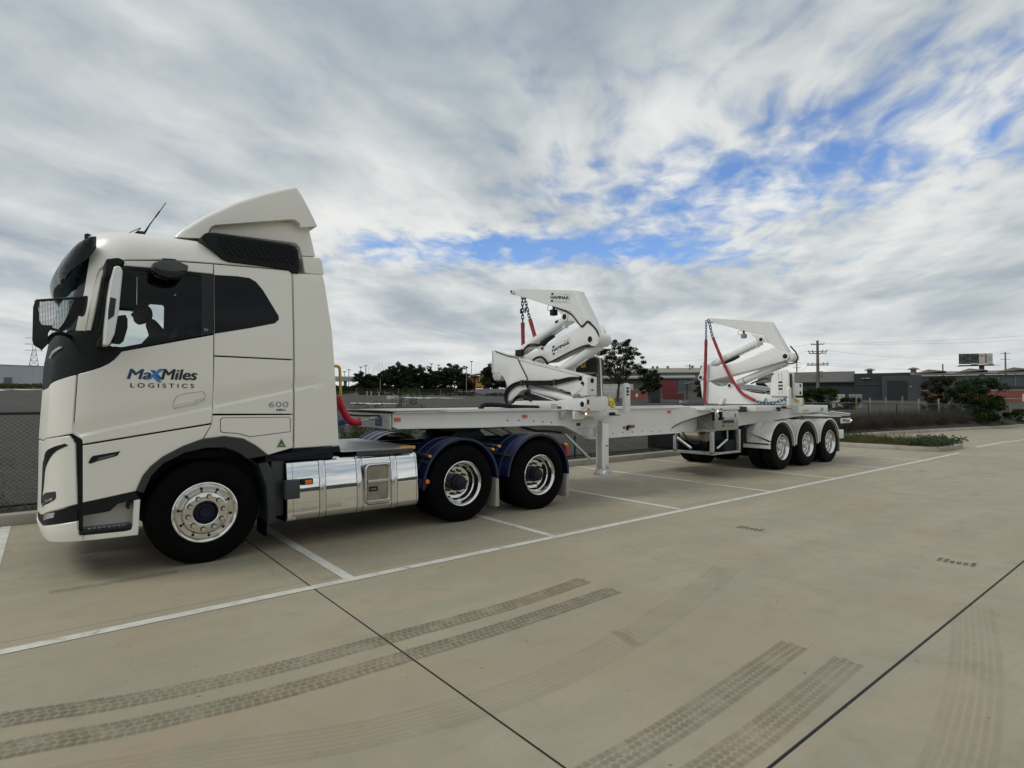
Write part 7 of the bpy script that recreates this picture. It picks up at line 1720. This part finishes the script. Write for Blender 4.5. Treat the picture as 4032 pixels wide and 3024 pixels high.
# ---- billboard
bl = empty('billboard', (184.6, 33.1, .8), 'two sided billboard on a dark pole above the factory roof', 'billboard', None, math.radians(11-90))
lob('pole', cyl((.5, 0, 0), (.5, 0, 9), .55, 14), pm('billboard_pole', (.03, .03, .05), .5), bl)
lob('back_panel', prism([(-4.1, 9.6), (0, 9.5), (0, 12.2), (-4.1, 12.3)], 'Y', -.05, .10), pm('board_back', (.030, .034, .036), .7), bl)
for (a, c) in (((-3.7, 10.0), (-.3, 11.8)), ((-.3, 10.0), (-3.7, 11.8)), ((-3.9, 11.9), (0, 11.9)), ((-3.9, 9.9), (0, 9.9)), ((-3.5, 9.8), (-3.5, 12.1)), ((-1.8, 9.8), (-1.8, 12.1))): lob('board_truss', tube([(a[0], -.2, a[1]), (c[0], -.2, c[1])], .07, 4, 1), pm('truss_grey', (.16, .17, .17), .5), bl)
fc = lob('poster_panel', prism([(0, 9.5), (2.7, 9.3), (2.7, 12.1), (0, 12.2)], 'Y', -.10, .10), pm('poster_ground', (.42, .40, .39), .5, var=.1, scale=1.5), bl)
lob('poster_block', box(.25, .9, -.13, -.101, 11.4, 11.8), pm('poster_red', (.40, .10, .09), .5), bl); lob('poster_block', box(1.15, 1.55, -.13, -.101, 9.8, 12.0), pm('poster_brown', (.20, .12, .09), .5, var=.3, scale=4), bl); lob('poster_block', box(1.75, 2.5, -.13, -.101, 10.3, 11.5), pm('poster_grey', (.30, .31, .32), .5, var=.2, scale=6), bl)
lob('catwalk', box(-4.2, 3.0, -.9, -.2, 8.95, 9.3), pm('catwalk_dark', (.03, .033, .035), .6), bl); lob('lamp_arm', cyl((-1.6, -1.3, 9.45), (-.3, -1.0, 9.45), .16, 8), pm('lamp_arm_white', (.6, .6, .58), .5), bl); lob('catwalk_rail', tube([(-4.6, -.9, 9.0), (4.0, -.9, 9.0)], .05, 5, 1), DSTEEL, bl)
# ---- bushes and scrub beyond the right fence
BUSHL = leaf_mat('bush_leaf', (.022, .040, .014), (.045, .070, .024)); BROL = leaf_mat('brown_olive_leaf', (.032, .034, .018), (.058, .056, .030))
def bush_meshes(seed, h, r, n, leaf, nl, m):
    rr = random.Random(seed); tb = bmesh.new(); cb_ = bmesh.new()
    for k in range(6):
        a = k*1.05+rr.random(); add(tb, tube([(0, 0, -.2), (.25*r*math.cos(a), .25*r*math.sin(a), h*.35), (.6*r*math.cos(a), .6*r*math.sin(a), h*.72)], [.06, .04, .015], 5, 3))
    for k in range(n):
        a = rr.random()*2*PI; t = rr.random()**.6; z = h*(.10+.90*rr.random()); w = r*math.sqrt(max(.05, 1-((z/h-.42)/.60)**2)); q = .24*r*rr.uniform(.6, 1.25)
        c = Vector((w*t*math.cos(a), w*t*math.sin(a), min(z, h-q*.4)))
        leaves(cb_, c, (q, q, q*.75), nl, leaf, rr)
    return mesh_of('trunk', tb, BARK), mesh_of('crown', cb_, m, 0)
BM1 = bush_meshes(51, 2.75, 1.75, 75, .075, 190, BUSHL); BM2 = bush_meshes(52, 3.0, 1.35, 55, .07, 170, BROL); BM3 = bush_meshes(53, 1.9, 1.5, 45, .07, 170, BUSHL)
tree('green_bush', 'large rounded green bush leaning over the fence in front of the factory', (44.1, 3.35, .05), BM1, None, None, 1.0, .5, None, 'bush')
tree('olive_bush', 'brownish olive bush beside the large green one behind the fence', (44.9, 5.35, .0), BM2, None, None, 1.0, 1.2, None, 'bush')
tree('low_green_shrub', 'low green shrub behind the rear crane below the power pole', (41.5, 11.6, .4), BM3, None, None, 1.0, .2, None, 'shrub')
tree('low_green_shrub', 'small green shrub behind the trailer tail, nearer the pallet stacks', (43.2, 10.4, .3), BM3, None, None, .7, 2.2, None, 'shrub')
tree('verge_shrub', 'green shrub by the last fence post at the right edge', (50.6, 2.6, -.1), BM3, None, None, .5, 1.1, None, 'shrub')
def twigs(name, label, cx, cy, z, rx, ry, h, n, m, seed, cat='shrub', group=None, tilt=.5, w=.006, kind=None):
    rr = random.Random(seed); bm = bmesh.new()
    for _ in range(n):
        x, y = cx+rx*rr.gauss(0, .5), cy+ry*rr.gauss(0, .5); p = Vector((x, y, z)); d = Vector((rr.gauss(0, tilt), rr.gauss(0, tilt), 1)).normalized(); L = h*rr.uniform(.45, 1.1); s = Vector((rr.gauss(0, 1), rr.gauss(0, 1), 0)).normalized()*w
        b = p+d*L*.5+Vector((rr.gauss(0, .06), rr.gauss(0, .06), 0))*h; c = p+d*L+Vector((d.x, d.y, -.1))*L*.3
        bm.faces.new([bm.verts.new(q) for q in (p-s, p+s, b+s*.8, b-s*.8)]); bm.faces.new([bm.verts.new(q) for q in (b-s*.8, b+s*.8, c)])
    o = ob(name, bm, m, smooth=0)
    tag(o, label, cat, group, kind); return o
for i, (x, y, rx, h, lab) in enumerate(((26.0, 4.55, 1.5, .95, 'dry brown scrub behind the fence beside the trailer tail plate'), (28.9, 4.5, 1.5, 1.0, 'dry brown scrub behind the fence just past the trailer tail plate'), (31.8, 4.4, 1.5, 1.1, 'dry brown scrub behind the second fence bay past the trailer'), (34.7, 4.3, 1.5, 1.15, 'dry brown scrub below the timber stakes behind the fence'), (37.6, 4.15, 1.5, 1.2, 'dry brown scrub in front of the roller door behind the fence'), (40.4, 4.05, 1.5, 1.25, 'dry brown scrub touching the dark side of the green bush'), (46.9, 3.75, 1.4, .9, 'dry brown scrub between the green bush and the last fence post'))):
    twigs('dry_scrub', lab, x, y, ground_z(x)+.12, rx, .55, h, 2600, DRYL, 60+i, 'scrub', 'dry scrub behind the fence', .6, .010)
twigs('dry_grass', None, 47.5, 2.9, -.15, 1.6, .35, .35, 1500, GRSL, 71, None, None, .5, .008, 'stuff')
TIMB = pm('raw_timber', (.22, .15, .085), .8, var=.15); STK = pm('pale_stake', (.22, .21, .19), .8, var=.1)
for i, (x, y, h, m, lab) in enumerate(((34.6, 6.8, 1.45, TIMB, 'raw timber stake, first past the pallet stacks behind the fence'), (34.9, 6.2, 1.45, STK, 'pale stake next to the first raw timber one behind the fence'), (35.2, 5.5, 1.48, TIMB, 'raw timber stake in line with the roller door edge'), (35.5, 4.8, 1.55, TIMB, 'tallest raw timber stake right of the roller door'), (37.5, 4.6, 1.42, STK, 'pale stake in front of the olive bush'), (40.0, 4.3, 1.45, STK, 'pale stake in front of the large green bush'))):
    tag(ob('timber_stake', box(-.04, .04, -.03, .03, -.1, h, .005), m, None, (x, y, land_z(x, y)-.05), (0, .03*(i % 3-1), .4)), lab, 'stake', 'stakes behind the fence')
for i, (x, y, lab) in enumerate(((68.2, 21.7, 'strapped stack of pale blocks on a pallet behind the fence, nearer the pole'), (68.9, 20.2, 'strapped stack of grey blue blocks on a pallet behind the fence'))):
    t = empty('pallet_stack', (x, y, .35), lab, 'pallet stack', 'pallet stacks behind the fence', math.radians(-72)); rr = random.Random(i)
    lob('pallet', box(0, 1.3, 0, 1, 0, .14), TIMB, t)
    for r_ in range(5):
        for c_ in range(4): lob('block', box(.02+.32*c_, .31+.32*c_, .0+rr.uniform(0, .03), 1, .15+.31*r_, .44+.31*r_, .01), [pm('pale_block', (.40, .38, .34), .8, var=.15), pm('blue_grey_block', (.22, .25, .29), .7, var=.15)][i], t)
    lob('strap', box(.5, .56, -.02, 1.02, .1, 1.72), pm('strap_orange', (.5, .28, .08), .6), t)
b, L = site('paling_fence', 'weathered timber paling fence at the far right past the last post', 'fence', (57.5, 4.6), (61.5, .2), -.3)
for k in range(40): lob('paling', box(L*k/40+.01, L*(k+1)/40-.01, 0, .02, 0, 1.35+.04*math.sin(k*2.3)), pm('paling_grey', (.17, .155, .135), .85, var=.2, scale=3), b)
b, L = site('low_grey_wall', 'low grey masonry wall behind the scrub and timber stakes', 'wall', (33.0, 8.3), (37.6, 5.2), .1)
lob('wall', box(0, L, 0, .2, -.1, .85, .01), pm('grey_block_wall', (.16, .155, .15), .85, var=.15, scale=3), b)
# weeds behind the near fence
WE = [('ragged_weed', 'ragged weed bush behind the fence just past the cab and air lines', 3.9, 5.3, 1.3, OLVL, 81), ('leafy_weed', 'leafy green weed rising above the fence over the trailer neck', 6.4, 7.7, 1.75, GRNL, 82), ('leafy_weed', 'smaller leafy weed beside the tall one above the fence rail', 5.3, 7.2, 1.45, OLVL, 83), ('pale_weed', 'pale silver leaved weed low behind the far mudguard', 5.5, 4.75, .95, SILL, 84), ('ragged_weed', 'low weed tangle behind the fence under the trailer neck', 4.7, 5.0, .95, GRNL, 85), ('ragged_weed', 'thin weed tangle behind the fence beside the landing leg', 8.2, 5.0, .6, OLVL, 86)]
for nm, lab, x, y, h, m, sd in WE:
    rr = random.Random(sd); t = empty(nm, (x, y, .14), lab, 'weed', 'weeds behind the near fence'); sb = bmesh.new(); cb_ = bmesh.new()
    for k in range(18):
        a = rr.random()*6.28; r0 = .5*rr.random(); e = Vector((math.cos(a)*r0*1.2, math.sin(a)*r0, h*rr.uniform(.45, 1.0)))
        add(sb, tube([(math.cos(a)*.1, math.sin(a)*.1, 0), tuple(e*.5+Vector((rr.gauss(0, .05), 0, .05))), tuple(e)], [.008, .006, .003], 4, 3))
        for q in range(4): leaves(cb_, e*(1-.18*q)+Vector((rr.gauss(0, .05), rr.gauss(0, .05), 0)), (.13, .13, .12), 34, .024, rr)
    lob('stems', sb, BARK, t); lob('foliage', cb_, m, t, smooth=0)
tag(ob('leaning_log', tube([(-1.4, 0, .05), (0, .1, .55), (1.3, 0, 1.05)], [.055, .045, .03], 7, 3), pm('bleached_wood', (.24, .22, .185), .85, var=.2), None, (28.6, 49, land_z(28.6, 49)), (0, 0, 2.4)), 'bleached bare log leaning in the vacant lot', 'log')
# ground cover: tufts on the island and weeds in the lot
rr = random.Random(5); bm = bmesh.new()
def tuft(bm, x, y, z, h, n, sp, w=.006):
    for _ in range(n):
        p = Vector((x+rr.gauss(0, sp), y+rr.gauss(0, sp), z)); d = Vector((rr.gauss(0, .5), rr.gauss(0, .5), 1)).normalized(); L = h*rr.uniform(.5, 1.2); s = Vector((rr.gauss(0, 1), rr.gauss(0, 1), 0)).normalized()*w; b = p+d*L*.6; c = b+Vector((d.x*1.6, d.y*1.6, d.z*.3))*L*.4
        bm.faces.new([bm.verts.new(q) for q in (p-s, p+s, b+s*.7, b-s*.7)]); bm.faces.new([bm.verts.new(q) for q in (b-s*.7, b+s*.7, c)])
for _ in range(640):
    x, y = rr.uniform(19.85, 22.35), rr.uniform(-.75, 3.3); tuft(bm, x, y, .15, rr.uniform(.08, .34), 16, .07, .0045)
tag(ob('island_grass', bm, GRSL, smooth=0), 'long green grass growing over the kerbed island behind trailer', 'grass', kind='stuff')
bm = bmesh.new()
for _ in range(120):
    x, y = rr.uniform(19.8, 22.6), rr.uniform(-.98, .2); leaves(bm, (x, y, .18+rr.random()*.14), (.16, .16, .10), 12, .05, rr)
tag(ob('island_creeper', bm, leaf_mat('creeper_leaf', (.048, .070, .040), (.085, .110, .062)), smooth=0), 'blue green creeper spilling over the island kerb', 'ground cover', kind='stuff')
bm = bmesh.new()
for _ in range(70): tuft(bm, rr.uniform(19.9, 22.3), rr.uniform(-.6, 3.2), .15, rr.uniform(.45, .75), 5, .04, .004)
tag(ob('island_seed_stalks', bm, DRYL, smooth=0), 'dry seed stalks standing out of the island grass', 'grass', kind='stuff')
bm = bmesh.new()
for _ in range(2600):
    x = rr.uniform(-14, 50); y = edge_y(x)+.5+abs(rr.gauss(0, 1))*8; tuft(bm, x, y, land_z(x, y), rr.uniform(.04, .16), 9, .09, .0035)
tag(ob('lot_grass', bm, GRSL, smooth=0), 'sparse grass tufts across the vacant lot', 'grass', kind='stuff')
bm = bmesh.new()
for _ in range(1500):
    x = rr.uniform(-10, 24); tuft(bm, x, 3.72+abs(rr.gauss(0, .35)), .14, rr.uniform(.03, .13), 14, .05, .003)
tag(ob('fence_foot_grass', bm, leaf_mat('dry_grass_blade', (.11, .095, .05), (.17, .14, .075), .1), smooth=0), 'dry grass along the foot of the fence', 'grass', kind='stuff')
# scrub band in front of the left warehouse
bm = bmesh.new()
for _ in range(240):
    x, y = rr.uniform(-40, 12), rr.uniform(150, 200); leaves(bm, (x, y, land_z(x, y)+.3), (rr.uniform(.8, 2.2), 1.2, rr.uniform(.3, .9)), 36, .32, rr)
tag(ob('far_scrub', bm, OLVL, smooth=0), 'low olive scrub in front of the left warehouse', 'scrub', kind='stuff')
bm = bmesh.new()
for _ in range(300):
    az = rr.uniform(46, 70); d = rr.uniform(135, 235); x, y = polar(az, d); leaves(bm, (x, y, land_z(x, y)+.25), (rr.uniform(.8, 2.4), 1.2, rr.uniform(.15, .45)), 30, .26, rr)
tag(ob('lot_scrub', bm, BROL, smooth=0), 'dark scrub at the far side of the vacant lot', 'scrub', kind='stuff')
bm = bmesh.new()
for _ in range(900):
    az = rr.choice((rr.uniform(57, 76), rr.uniform(38, 51.5), rr.uniform(57, 76))); d = rr.uniform(245, 285); x, y = polar(az, d); leaves(bm, (x, y, land_z(x, y)+rr.uniform(.1, 1.7)), (2.6, 2.0, 1.0), 34, .62, rr)
tag(ob('far_treeline', bm, DRKL, smooth=0), 'dark mass of distant low trees behind the gum trees', 'trees', kind='stuff')
# airliner high over the trailer
ap = empty('airliner', (2450, 2095, 745), 'tiny airliner in the sky above the crane nearer the cab', 'airplane', None, math.radians(10)); PLN = pm('airliner_grey', (.30, .31, .33), .4)
lob('fuselage', tube([(-10, 0, 0), (-8, 0, .2), (0, 0, .2), (7, 0, .5), (10, 0, 1.2)], [.4, 1.0, 1.1, .9, .2], 10, 3), PLN, ap)
for s_ in (-1, 1): lob('wing', prism([(-1.5, .8*s_), (1.5, .8*s_), (4.5, 9*s_), (3.3, 9*s_)], 'Z', -.1, .1), PLN, ap)
lob('tail_fin', prism([(6.5, .5), (9.5, .8), (10.6, 4.2), (9.4, 4.2)], 'Y', -.1, .1), PLN, ap)
